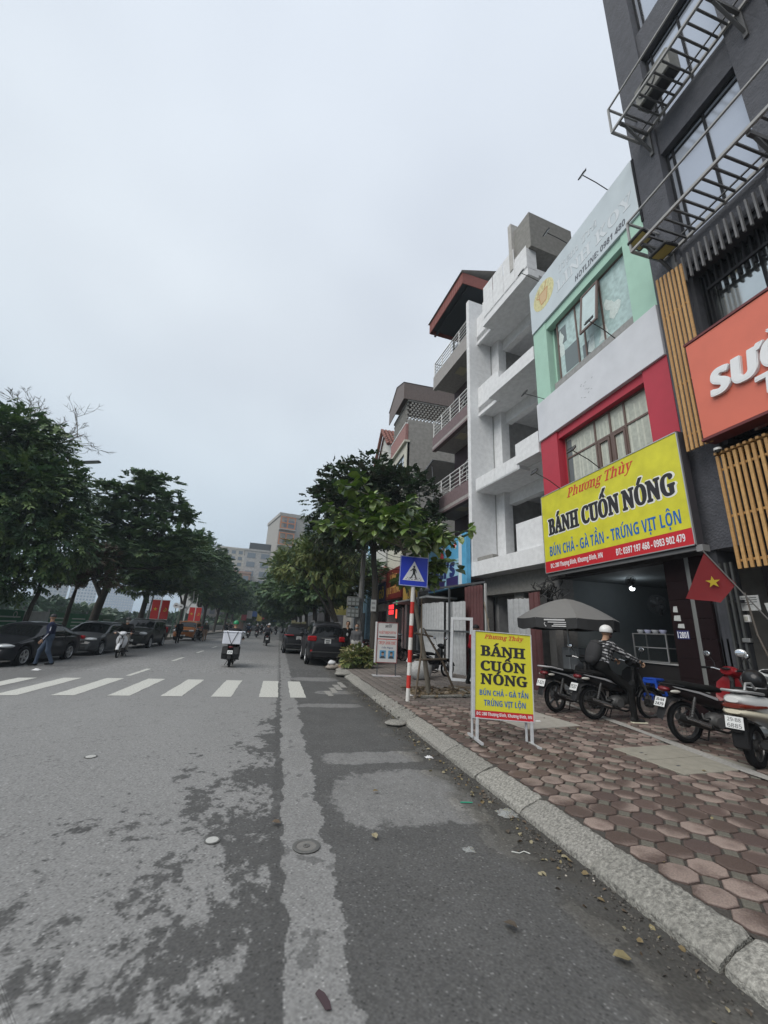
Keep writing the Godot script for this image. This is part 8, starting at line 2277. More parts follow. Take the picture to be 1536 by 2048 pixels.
func stakes() -> void:
	var wd := nm("stake_wood", 0.14, 0.11, 0.08, 0.9, "streak", 2.0, "n_fine", 0.5)
	var t := thing("tree_stakes", "rough wooden tripod stakes propping the young tree behind the crossing sign", "tree support", V(3.72, 0.16, -10.0))
	obj("stake", MB.new().tube([V(0.85, 0, -0.35), V(0.4, 0.75, -0.12), V(-0.2, 1.55, 0.06)], [0.03, 0.028, 0.026], 7), wd, t)
	obj("stake", MB.new().tube([V(-0.52, 0, 0.5), V(-0.32, 1.0, 0.3), V(-0.2, 2.3, -0.1)], [0.025, 0.024, 0.02], 7), wd, t)
	obj("stake", MB.new().tube([V(0.3, 0, -0.7), V(0.0, 0.9, -0.35), V(-0.3, 1.7, -0.08)], [0.03, 0.03, 0.025], 7), wd, t)
	obj("cross_piece", MB.new().tube([V(-0.42, 0.80, 0.16), V(0.5, 0.83, -0.12)], 0.022, 6), wd, t)
	obj("cross_piece", MB.new().tube([V(-0.45, 1.42, 0.16), V(0.1, 1.36, -0.05)], 0.02, 6), wd, t)
	obj("plastic_wrap", MB.new().ball(V(-0.22, 1.48, 0.03), V(0.07, 0.09, 0.07), 9, 6), mt("wrap_pale", 0.42, 0.42, 0.42, 0.6), t)
	# soil pit with low edging
	var pit := MB.new()
	var prev := []
	for j in 9:
		var row := []
		for i in 9:
			var x := lerpf(3.36, 4.74, i / 8.0); var z := lerpf(-9.56, -10.98, j / 8.0)
			var e := 1.0 if i > 0 and i < 8 and j > 0 and j < 8 else 0.0
			row.append(V(x, pave_y(x) + (0.005 + rr(0.0, 0.05)) * e - 0.002, z))
		if j: for i in 8: pit.quad(row[i], prev[i], prev[i + 1], row[i + 1])
		prev = row
	struct("soil_pit", pit, nm("soil", 0.10, 0.075, 0.055, 0.95, "fine", 2.0, "n_grit", 0.8))
	var ed := thing("pit_edging", "low concrete edging strip round the young tree's soil pit", "edging", V(4.05, pave_y(4.05), -9.56))
	obj("edge", MB.new().box(V(0, 0.03, 0.02), V(1.4, 0.06, 0.07), 0.012, Basis(Vector3.BACK, 0.03)), nm("kerb_b"), ed)
	obj("edge", MB.new().box(V(0.70, 0.05, -0.7), V(0.07, 0.06, 1.4), 0.012), nm("kerb_b"), ed)
	# leaf heap in the pit
	var dt := []; var dc := []
	for k in 220:
		var x := rr(3.3, 4.7); var z := rr(-9.5, -10.7)
		dt.append(Transform3D(Basis.from_euler(Vector3(rr(-0.6, 0.6), rr(0, TAU), rr(-0.6, 0.6))).scaled(Vector3.ONE * rr(0.25, 0.5)), V(x, pave_y(x) + rr(0.02, 0.08), z)))
		var g := rr(0.7, 1.3)
		dc.append(Color(0.16 * g, 0.12 * g, 0.075 * g))
	tag(multi("dead_leaf_litter", leaves("single"), dt, dc, self), "brown dead leaves lying in the young tree's pit", "leaves")
	# timber pieces by the pit
	for q in [["thin timber lath lying along the soil pit", V(3.7, 0.23, -10.8), V(1.0, 0.04, 0.07), 0.2], ["dark board lying flat at the right of the soil pit", V(5.1, 0.23, -10.9), V(0.9, 0.05, 0.16), -0.5]]:
		var o := obj("timber_piece", MB.new().box(Vector3.ZERO, q[2], 0.006), wd)
		o.position = q[1]; o.rotation.y = q[3]; tag(o, q[0], "timber")

func street_left() -> void:
	# street lamp whose arm reaches out of the big tree
	var t := thing("street_lamp", "street lamp arm with flat grey head reaching out of the big left tree", "street lamp", V(-12.9, 0, -22.6))
	var gm := mt("lamp_grey", 0.16, 0.165, 0.17, 0.5, 0.3)
	obj("pole", MB.new().tube([V(0, 0, 0), V(0, 8.4, 0), V(0.15, 8.75, 0)], [0.09, 0.06, 0.05], 10), gm, t)
	obj("arm", MB.new().tube([V(0.1, 8.7, 0), V(0.9, 8.95, -0.05), V(1.75, 9.25, -0.2)], [0.045, 0.04, 0.035], 8), gm, t)
	obj("head", MB.new().box(V(2.2, 9.42, -0.3), V(0.95, 0.09, 0.30), 0.03, Basis(Vector3.BACK, 0.2)), gm, t)
	obj("lens", MB.new().box(V(2.28, 9.385, -0.3), V(0.6, 0.02, 0.22), 0.004, Basis(Vector3.BACK, 0.2)), mt("lens_grey", 0.55, 0.57, 0.58, 0.2), t)
	var p := thing("leaning_pole", "tall thin grey lamp pole leaning right among the left trees", "pole", V(-11.2, 0, -39.5))
	obj("pole", MB.new().tube([V(0, 0, 0), V(0.25, 3.5, 0), V(0.6, 6.8, 0.6)], [0.08, 0.065, 0.05], 8), mt("pole_grey", 0.17, 0.17, 0.165, 0.6), p)
	# globe lamp at the left edge
	var g := thing("globe_lamp", "clear globe lamp on a thin post at the left frame edge", "street lamp", V(-12.4, 0, -19.6))
	obj("post", MB.new().cyl(V(0, 0, 0), V(0, 3.1, 0), 0.04, 0.035, 8), gm, g)
	obj("globe", MB.new().ball(V(0, 3.3, 0), V(0.26, 0.26, 0.26), 16, 10), nm("globe_pale", 0.42, 0.45, 0.45, 0.2, "dirt", 2.0), g)
	# rubbish cart
	var c := thing("rubbish_cart", "rusty dark steel rubbish cart standing beyond the off-roader", "cart", V(-8.6, -0.04, -32.6), 0.1)
	var rs := nm("cart_rust", 0.085, 0.075, 0.065, 0.8, "streak", 1.0)
	obj("bin", body_box([[-0.85, 0.28, -0.5], [0.85, 0.28, 0.5], [-1.05, 1.15, -0.62], [1.05, 1.15, 0.62]]), rs, c)
	obj("rim", frame(MB.new(), -1.08, 1.08, -0.66, 0.66, 0.0, 0.06, 0.06).xf(Transform3D(Basis(Vector3.RIGHT, PI / 2), V(0, 1.15, 0))), mt("dark_tube"), c)
	for k in 4: obj("stiffener", MB.new().bx(-0.8 + 0.5 * k, -0.74 + 0.5 * k, 0.3, 1.13, 0.62, 0.66), rs, c)
	for x in [-0.6, 0.6]:
		for z in [-0.4, 0.4]: obj("wheel", MB.new().cyl(V(x, 0.15, z - 0.04), V(x, 0.15, z + 0.04), 0.15, -1, 14), mt("rubber"), c)
	obj("handle", MB.new().tube([V(1.05, 1.0, -0.5), V(1.35, 1.08, -0.5), V(1.35, 1.08, 0.5), V(1.05, 1.0, 0.5)], 0.022, 6), mt("dark_tube"), c)
	# posts with small white signs among the left trees
	for k in 3:
		var s := thing("small_road_sign", ["round white road sign on a green post left of the second red banner", "small square white sign left of the far red banner", "small round white sign above the rubbish cart"][k], "sign", V(-10.0 - 0.2 * k, 0, -44.0 - 3.0 * k))
		obj("post", MB.new().cyl(V(0, 0, 0), V(0, 3.2, 0), 0.035, -1, 8), mt("post_green", 0.04, 0.12, 0.07, 0.6), s)
		obj("disc", MB.new().cyl(V(0, 3.0, 0.04), V(0, 3.0, 0.06), 0.26, -1, 18), mt("sign_face", 0.55, 0.56, 0.56, 0.5), s)
		obj("emblem", MB.new().bx(-0.12, 0.12, 2.95, 3.05, 0.061, 0.066), mt("ink"), s)
	# white electric pole stays
	var bp := thing("bent_white_pole", "bent white pipe standing between the two red banners", "pole", V(-10.4, 0, -50.0))
	obj("pipe", MB.new().tube([V(0, 0, 0), V(0.1, 2.6, 0), V(0.7, 3.9, 0), V(0.6, 4.9, 0)], 0.07, 8), mt("pipe_white"), bp)

func body_box(q: Array) -> MB:
	var a: Array = q[0]; var b: Array = q[1]; var c: Array = q[2]; var d: Array = q[3]
	var lo := [V(a[0], a[1], a[2]), V(b[0], a[1], a[2]), V(b[0], b[1], b[2]), V(a[0], b[1], b[2])]
	var hi := [V(c[0], c[1], c[2]), V(d[0], c[1], c[2]), V(d[0], d[1], d[2]), V(c[0], d[1], d[2])]
	var o: Vector3 = (lo[0] + lo[2] + hi[0] + hi[2]) / 4.0
	var mb := MB.new()
	for k in 4: mb.oquad(lo[k], lo[(k + 1) % 4], hi[(k + 1) % 4], hi[k], o)
	mb.oquad(lo[0], lo[1], lo[2], lo[3], o)
	return mb

func covers() -> void:
	var ir := nm("cast_iron", 0.10, 0.10, 0.095, 0.6, "dirt", 4.0)
	var steel := nm("cover_pale", 0.42, 0.42, 0.40, 0.5, "dirt", 4.0)
	var m := thing("manhole_cover", "round iron valve cover sunk in the pale strip of road", "manhole cover", V(0.39, 0.004, -3.65))
	obj("ring", MB.new().ringlathe([Vector2(0.075, 0.0), Vector2(0.105, 0.0), Vector2(0.105, 0.006), Vector2(0.075, 0.006)], 26), ir, m)
	obj("lid", MB.new().cyl(V(0, -0.004, 0), V(0, 0.004, 0), 0.074, 0.074, 24), nm("lid_grey", 0.16, 0.155, 0.145, 0.7, "dirt", 4.0), m)
	obj("lug", MB.new().ringlathe([Vector2(0.012, 0.004), Vector2(0.026, 0.004), Vector2(0.026, 0.009), Vector2(0.012, 0.009)], 14), ir, m)
	for q in [["bright steel valve cover among the damp patches of the road", V(-0.31, 0.004, -3.84), 0.048], ["small bright steel stud cover in the left lane", V(-1.99, 0.004, -6.05), 0.055]]:
		var c := thing("steel_cover", q[0], "cover", q[1])
		obj("ring", MB.new().ringlathe([Vector2(q[2], 0.0), Vector2(q[2] * 1.25, 0.0), Vector2(q[2] * 1.25, 0.003), Vector2(q[2], 0.003)], 22), ir, c)
		obj("lid", MB.new().cyl(V(0, 0, 0), V(0, 0.005, 0), q[2], q[2] * 0.96, 20), steel, c)
	# concrete inspection slabs in the pavement
	var con := nm("slab_concrete", 0.25, 0.235, 0.195, 0.9, "dirt", 0.9, "n_fine", 0.5)
	for k in 2:
		var z: float = [-4.99, -4.46][k]
		var s := thing("inspection_slab", ["far concrete inspection slab in the pavement before the red motorbike", "near concrete inspection slab in the pavement before the red motorbike"][k], "slab", V(5.22, pave_y(5.22), z))
		s.rotation.z = 0.03
		obj("slab", MB.new().box(V(0, -0.02, 0), V(1.12, 0.06, 0.51), 0.006), con, s)
		obj("lifting_hole", MB.new().box(V(-0.35, 0.0105, 0.0), V(0.05, 0.002, 0.03), 0.0), mt("ink"), s)
	# flat pale slab by the yellow board
	var f := thing("concrete_patch", "cracked pale concrete slab in the pavement behind the yellow board", "slab", V(4.55, pave_y(4.55) - 0.004, -7.2), 0.08)
	f.rotation.z = 0.03
	obj("slab", MB.new().box(V(0, 0, 0), V(1.1, 0.04, 1.5), 0.006), nm("slab_pale", 0.32, 0.30, 0.265, 0.9, "dirt", 0.8), f)

func cables() -> void:
	var cm := mt("cable_black", 0.02, 0.02, 0.02, 0.6)
	# power pole with meter boxes behind the couple
	var t := thing("power_pole", "concrete power pole with grey meter boxes and cables by the dark street tree", "power pole", V(3.9, 0.16, -20.6))
	obj("pole", MB.new().cyl(V(0, 0, 0), V(0, 8.0, 0), 0.15, 0.11, 10), nm("raw_concrete"), t)
	for k in 2:
		var bx := obj("meter_box", MB.new().bx(-0.72, -0.08, 2.0 + 0.56 * k, 2.46 + 0.56 * k, 0.0, 0.25, 0.02), nm("meter_grey", 0.17, 0.17, 0.16, 0.6, "dirt", 1.0), t)
		for j in 6: obj("meter_window", MB.new().bx(-0.68 + 0.2 * (j % 3), -0.54 + 0.2 * (j % 3), 2.05 + 0.56 * k + 0.2 * (j / 3), 2.18 + 0.56 * k + 0.2 * (j / 3), 0.25, 0.258), mt("meter_pane", 0.36, 0.38, 0.36, 0.3), bx)
	var w := MB.new()
	var r := RandomNumberGenerator.new(); r.seed = 14
	for k in 9:
		var a := V(0, 5.0 + 0.25 * k, 0); var b := V(2.9, 4.4 + 0.2 * k, 2.4 - r.randf())
		if k % 3 == 0: b = V(0.2, 5.5 + 0.2 * k, -14.0)
		var pts := []
		for i in 9: pts.append(a.lerp(b, i / 8.0) - V(0, 0.7 * sin(PI * i / 8.0), 0))
		w.tube(pts, 0.014, 4)
	for k in 10:
		var p := V(r.randf_range(-0.9, 0.1), 3.9, 0.12)
		w.tube([p, p + V(r.randf_range(-0.2, 0.2), 0.5, 0.1), V(0, 5.2 + 0.1 * k, 0.1)], 0.012, 4)
	obj("cable", w, cm, t)
	var pn := thing("paper_poster_small", "white paper tied round the dark street tree's trunk", "poster", V(3.93, 2.65, -17.70))
	obj("sheet", MB.new().bx(-0.12, 0.12, -0.25, 0.25, 0.0, 0.008), nm("paper_old"), pn)
	obj("print_line", MB.new().bx(-0.08, 0.08, 0.05, 0.15, 0.008, 0.01).bx(-0.08, 0.08, -0.15, -0.05, 0.008, 0.01), mt("ink_grey"), pn)

# ---------- people: a distance field of tapered capsules, meshed as surface nets ----------
func nets(bones: Array, cell: float, k: float, out: MB, pat := false) -> void:
	# bones: [a, b, ra, rb, colour]
	var lo := Vector3(INF, INF, INF); var hi := -lo
	for q in bones:
		var e := maxf(q[2], q[3]) + cell * 3.0
		for p in [q[0], q[1]]:
			lo = lo.min(p - Vector3(e, e, e)); hi = hi.max(p + Vector3(e, e, e))
	var nx := int((hi.x - lo.x) / cell) + 2; var ny := int((hi.y - lo.y) / cell) + 2; var nz := int((hi.z - lo.z) / cell) + 2
	var sy := nx; var sz := nx * ny
	var F := PackedFloat32Array(); F.resize(nx * ny * nz); F.fill(1.0)
	var B := PackedFloat32Array(); B.resize(nx * ny * nz); B.fill(1.0)
	var I := PackedByteArray(); I.resize(nx * ny * nz)
	for bi in bones.size():
		var q: Array = bones[bi]
		var a: Vector3 = q[0]; var b: Vector3 = q[1]
		var ra: float = q[2]; var rb: float = q[3]
		var e := maxf(ra, rb) + cell * 2.5 + k
		var l0 := (a.min(b) - Vector3(e, e, e) - lo) / cell
		var h0 := (a.max(b) + Vector3(e, e, e) - lo) / cell
		var ab := b - a
		var inv := 1.0 / maxf(ab.length_squared(), 1e-9)
		for z in range(maxi(int(l0.z), 0), mini(int(h0.z) + 1, nz)):
			for y in range(maxi(int(l0.y), 0), mini(int(h0.y) + 1, ny)):
				var at := z * sz + y * sy
				for x in range(maxi(int(l0.x), 0), mini(int(h0.x) + 1, nx)):
					var p := lo + Vector3(x, y, z) * cell - a
					var t := clampf(p.dot(ab) * inv, 0.0, 1.0)
					var d := (p - ab * t).length() - lerpf(ra, rb, t)
					var i := at + x
					if d < B[i]:
						B[i] = d; I[i] = bi
					var f := F[i]
					var hh := maxf(k - absf(f - d), 0.0) / k
					F[i] = minf(f, d) - hh * hh * k * 0.25
	var idx := PackedInt32Array(); idx.resize(nx * ny * nz); idx.fill(-1)
	var P := PackedVector3Array(); var C := PackedColorArray()
	var off := [0, 1, sy, sy + 1, sz, sz + 1, sz + sy, sz + sy + 1]
	var ed := [[0, 1], [2, 3], [4, 5], [6, 7], [0, 2], [1, 3], [4, 6], [5, 7], [0, 4], [1, 5], [2, 6], [3, 7]]
	for z in nz - 1:
		for y in ny - 1:
			var at := z * sz + y * sy
			for x in nx - 1:
				var i := at + x
				var f0 := F[i]
				if absf(f0) > cell * 2.2: continue
				var m := 0
				for c in 8: if F[i + off[c]] < 0.0: m += 1
				if m == 0 or m == 8: continue
				var s := Vector3.ZERO; var n := 0
				for e in ed:
					var fa := F[i + off[e[0]]]; var fb := F[i + off[e[1]]]
					if (fa < 0.0) != (fb < 0.0):
						var t := fa / (fa - fb)
						var ca: int = e[0]; var cb: int = e[1]
						s += Vector3(ca & 1, (ca >> 1) & 1, ca >> 2).lerp(Vector3(cb & 1, (cb >> 1) & 1, cb >> 2), t); n += 1
				var p := lo + (Vector3(x, y, z) + s / n) * cell
				idx[i] = P.size(); P.append(p)
				var col: Color = bones[I[i]][4]
				if pat: col = checked(p, I[i], col)
				C.append(col)
	var T := PackedInt32Array()
	for z in range(1, nz - 1):
		for y in range(1, ny - 1):
			for x in range(1, nx - 1):
				var i := z * sz + y * sy + x
				var f := F[i]
				if absf(f) > cell * 2.2: continue
				for ax in 3:
					var st: int = [1, sy, sz][ax]
					var g := F[i + st]
					if (f < 0.0) == (g < 0.0): continue
					var u: int = [sy, sz, 1][ax]; var w: int = [sz, 1, sy][ax]
					var q := [idx[i - u - w], idx[i - w], idx[i], idx[i - u]]
					if q.has(-1): continue
					if f < 0.0: T.append_array([q[0], q[1], q[2], q[0], q[2], q[3]])
					else: T.append_array([q[0], q[2], q[1], q[0], q[3], q[2]])
	var N := PackedVector3Array(); N.resize(P.size())
	for j in range(0, T.size(), 3):
		var c := (P[T[j + 1]] - P[T[j]]).cross(P[T[j + 2]] - P[T[j]])
		for e in 3: N[T[j + e]] += c
	for j in range(0, T.size(), 3):
		var a := T[j]; var b := T[j + 1]; var c := T[j + 2]
		out.tn(P[a], P[b], P[c], N[a].normalized(), N[b].normalized(), N[c].normalized())
		out.c.append(C[a]); out.c.append(C[c]); out.c.append(C[b])

func hand_bones(w: Vector3, dir: Vector3, pn: Vector3, side: float, curl: float, skin: Color) -> Array:
	# wrist, direction of the fingers, palm normal; fingers curl towards the palm normal
	var r := []
	var x := dir.normalized(); var n := (pn - x * x.dot(pn)).normalized(); var s := x.cross(n) * side
	r.append([w - x * 0.02, w + x * 0.02, 0.026, 0.026, skin])
	for k in 4:
		var o := (k - 1.5) * 0.019
		var base := w + x * 0.085 + s * o
		r.append([w + x * 0.015 + s * o * 0.7, base, 0.015, 0.012, skin])
		var l: float = [0.040, 0.046, 0.043, 0.034][k]
		var d1 := (x * cos(curl) + n * sin(curl)).normalized()
		var d2 := (x * cos(curl * 2.1) + n * sin(curl * 2.1)).normalized()
		r.append([base, base + d1 * l, 0.0095, 0.0088, skin])
		r.append([base + d1 * l, base + d1 * l + d2 * l * 0.8, 0.0088, 0.0075, skin])
	var tb := w + x * 0.03 - s * 0.028
	var td := (x * 0.6 - s * 0.7 + n * 0.4).normalized()
	r.append([tb, tb + td * 0.042, 0.013, 0.011, skin])
	r.append([tb + td * 0.042, tb + td * 0.042 + (td + n * 0.6 + x * 0.5).normalized() * 0.03, 0.011, 0.009, skin])
	return r

# J gives joints in the person's own frame: x forward, y up, z to the right
func person(label: String, at: Vector3, turn: float, J: Dictionary, K: Dictionary, cell := 0.02, group := "") -> Node3D:
	var t := thing("person", label, "person", at, turn, group)
	var sk: Color = K.get("skin", Color(0.36, 0.22, 0.15))
	var top: Color = K.top; var leg: Color = K.leg; var shoe: Color = K.get("shoe", Color(0.03, 0.03, 0.03))
	var hip: Vector3 = J.hip; var ch: Vector3 = J.chest; var hd: Vector3 = J.head
	var up := (ch - hip).normalized()
	var rt: Vector3 = J.get("right", Vector3(0, 0, 1))
	var B := []
	var hj := []; var sj := []
	for s in [-1.0, 1.0]:
		hj.append(hip + rt * 0.085 * s); sj.append(ch + up * 0.03 + rt * 0.165 * s)
	var bulk: float = K.get("bulk", 1.0)
	B.append([hj[0] + up * 0.03, hj[1] + up * 0.03, 0.115 * bulk, 0.115 * bulk, leg])
	for s in [-1.0, 1.0]:
		B.append([hip + rt * 0.055 * s + up * 0.06, ch + rt * 0.075 * s - up * 0.06, 0.105 * bulk, 0.115 * bulk, top])
	B.append([sj[0], sj[1], 0.075 * bulk, 0.075 * bulk, top])
	B.append([ch + rt * -0.07 - up * 0.04, ch + rt * 0.07 - up * 0.04, 0.12 * bulk, 0.12 * bulk, top])
	B.append([ch + up * 0.06, hd - (hd - ch).normalized() * 0.07, 0.058, 0.052, K.get("collar", sk)])
	var el := [J.elL, J.elR]; var wr := [J.wrL, J.wrR]; var kn := [J.knL, J.knR]; var an := [J.anL, J.anR]
	for s in 2:
		B.append([sj[s], el[s], 0.060 * bulk, 0.049 * bulk, top]); B.append([el[s], wr[s], 0.048 * bulk, 0.036, K.get("sleeve", top)])
		B.append([hj[s], kn[s], 0.092, 0.068, leg]); B.append([kn[s], an[s], 0.066, 0.052, leg])
		var td: Vector3 = (J.toes[s] as Vector3) if J.has("toes") else Vector3(1, 0, 0)
		B.append([an[s] - Vector3(0, 0.035, 0) - td * 0.03, an[s] - Vector3(0, 0.05, 0) + td * 0.15, 0.042, 0.034, shoe])
	var mb := MB.new()
	nets(B, cell, 0.045, mb, K.get("paintf", false))
	# head with a face
	var fw: Vector3 = J.get("look", Vector3(1, 0, 0)).normalized()
	var hr := fw.cross(Vector3.UP).normalized(); var hu := hr.cross(fw)
	var H := []
	var hc := minf(cell, 0.009)
	H.append([hd - fw * 0.028 + hu * 0.02, hd + fw * 0.022 + hu * 0.025, 0.082, 0.076, sk])
	H.append([hd + fw * 0.03 - hu * 0.02, hd + fw * 0.042 - hu * 0.075, 0.060, 0.038, sk])
	H.append([hd - hu * 0.11 - fw * 0.01, hd - hu * 0.04, 0.05, 0.055, sk])
	H.append([hd + fw * 0.092 + hu * 0.012, hd + fw * 0.11 - hu * 0.022, 0.010, 0.014, sk])
	for s in [-1.0, 1.0]: H.append([hd + hr * 0.078 * s + hu * 0.012 - fw * 0.01, hd + hr * 0.08 * s - hu * 0.025 - fw * 0.01, 0.013, 0.010, sk])
	nets(H, hc, 0.02, mb)
	for s in 2:
		var d: Vector3 = ((wr[s] as Vector3) - (el[s] as Vector3)).normalized()
		var hdir: Vector3 = J.hdir[s] if J.has("hdir") else d
		var pn: Vector3 = J.palm[s] if J.has("palm") else Vector3(0, 0, 1 if s == 0 else -1)
		nets(hand_bones((wr[s] as Vector3) + d * 0.025, hdir, pn, 1.0 if s else -1.0, J.get("curl", 0.45), K.get("glove", sk)), clampf(cell * 0.45, 0.006, 0.009), 0.008, mb)
	var bm := mt("figure", 1, 1, 1, 0.85, 0.0, 0.25)
	bm.vertex_color_use_as_albedo = true
	obj("body", mb, bm, t)
	# eyes, brows, mouth
	var fe := MB.new()
	for s in [-1.0, 1.0]:
		fe.ball(hd + fw * 0.088 + hr * 0.032 * s + hu * 0.018, Vector3(0.012, 0.009, 0.012), 8, 6)
		fe.box(hd + fw * 0.092 + hr * 0.032 * s + hu * 0.04, Vector3(0.028, 0.007, 0.028) * 0.9, 0.002)
	obj("eyes", fe, mt("eye_dark", 0.02, 0.015, 0.012, 0.3), t)
	if not K.has("mask"): obj("mouth", MB.new().ball(hd + fw * 0.088 - hu * 0.055, Vector3(0.012, 0.006, 0.02), 8, 6), mt("lip", 0.28, 0.12, 0.10, 0.6), t)
	var basis := Basis(fw, hu, hr)
	if K.has("mask"):
		var c: Color = K.mask
		obj("face_mask", MB.new().ball(hd + fw * 0.045 - hu * 0.045, Vector3(0.075, 0.058, 0.068), 12, 8, basis), mt("mask_%s" % c.to_html(), c.r, c.g, c.b, 0.8), t)
	if K.has("hair"):
		var c: Color = K.hair
		var hb := MB.new()
		hb.ball(hd - fw * 0.018 + hu * 0.032, Vector3(0.102, 0.098, 0.094), 16, 10, basis, 1.0, -0.25)
		if K.get("long_hair", false): hb.tube([hd - fw * 0.05 + hu * 0.02, hd - fw * 0.085 - hu * 0.1, hd - fw * 0.08 - hu * 0.26], [0.075, 0.07, 0.03], 9)
		obj("hair", hb, mt("hair_%s" % c.to_html(), c.r, c.g, c.b, 0.6), t)
	if K.has("helmet"):
		var c: Color = K.helmet
		var hm := MB.new()
		hm.ball(hd - fw * 0.008 + hu * 0.035, Vector3(0.128, 0.115, 0.112), 20, 12, basis, 1.0, -0.32)
		var hel := obj("helmet", hm, paint("helmet_%s" % c.to_html(), c.r, c.g, c.b), t)
		obj("helmet_rim", MB.new().ringlathe([Vector2(0.104, -0.006), Vector2(0.114, -0.006), Vector2(0.114, 0.006), Vector2(0.104, 0.006)], 22, Transform3D(basis * Basis.from_scale(Vector3(1.08, 1, 0.95)), hd - fw * 0.008 - hu * 0.002)), mt("rim_dark", 0.05, 0.05, 0.05, 0.6), hel)
		obj("helmet_peak", MB.new().ball(hd + fw * 0.115 + hu * 0.012, Vector3(0.045, 0.008, 0.085), 10, 5, basis), mt("rim_dark"), hel)
	return t

func stand_pose(lean := 0.0, step := 0.0, swing := 0.0) -> Dictionary:
	return {"hip": Vector3(0, 0.90, 0), "chest": Vector3(0.02 + lean, 1.30, 0), "head": Vector3(0.05 + lean, 1.57, 0),
		"elL": Vector3(0.0 + swing * 0.6, 1.07, -0.24), "elR": Vector3(0.0 - swing * 0.6, 1.07, 0.24), "wrL": Vector3(0.08 + swing, 0.86, -0.23), "wrR": Vector3(0.08 - swing, 0.86, 0.23),
		"knL": Vector3(0.04 - step * 0.35, 0.49, -0.09), "knR": Vector3(0.06 + step * 0.55, 0.50, 0.09), "anL": Vector3(-step, 0.10 + maxf(0.0, step) * 0.12, -0.09), "anR": Vector3(step, 0.09, 0.09)}

func ride_pose(lean := 0.0) -> Dictionary:
	return {"hip": Vector3(0.22, 0.90, 0), "chest": Vector3(0.32 + lean, 1.30, 0), "head": Vector3(0.38 + lean * 1.2, 1.57, 0),
		"elL": Vector3(0.50 + lean, 1.10, -0.30), "elR": Vector3(0.50 + lean, 1.10, 0.30), "wrL": Vector3(0.80, 1.05, -0.30), "wrR": Vector3(0.80, 1.05, 0.30),
		"knL": Vector3(0.64, 0.66, -0.17), "knR": Vector3(0.64, 0.66, 0.17), "anL": Vector3(0.58, 0.31, -0.20), "anR": Vector3(0.58, 0.31, 0.20),
		"palm": [Vector3(0.2, -1, 0), Vector3(0.2, -1, 0)], "curl": 0.9}

func checked(p: Vector3, bone: int, col: Color) -> Color:
	if not [1, 2, 3, 4, 6, 7, 11, 12].has(bone): return col
	if p.y < 1.03 and bone < 3: return Color(0.6, 0.6, 0.63)
	var u := p.y * 1.0 + p.x * 0.35
	var v := p.x * 0.9 - p.z + p.y * 0.15
	var a := fposmod(u, 0.058) < 0.031
	var b := fposmod(v, 0.05) < 0.021
	if a and b: return Color(0.02, 0.02, 0.022)
	if a: return Color(0.025, 0.025, 0.028)
	return Color(0.06, 0.06, 0.065) if b else Color(0.40, 0.40, 0.41)

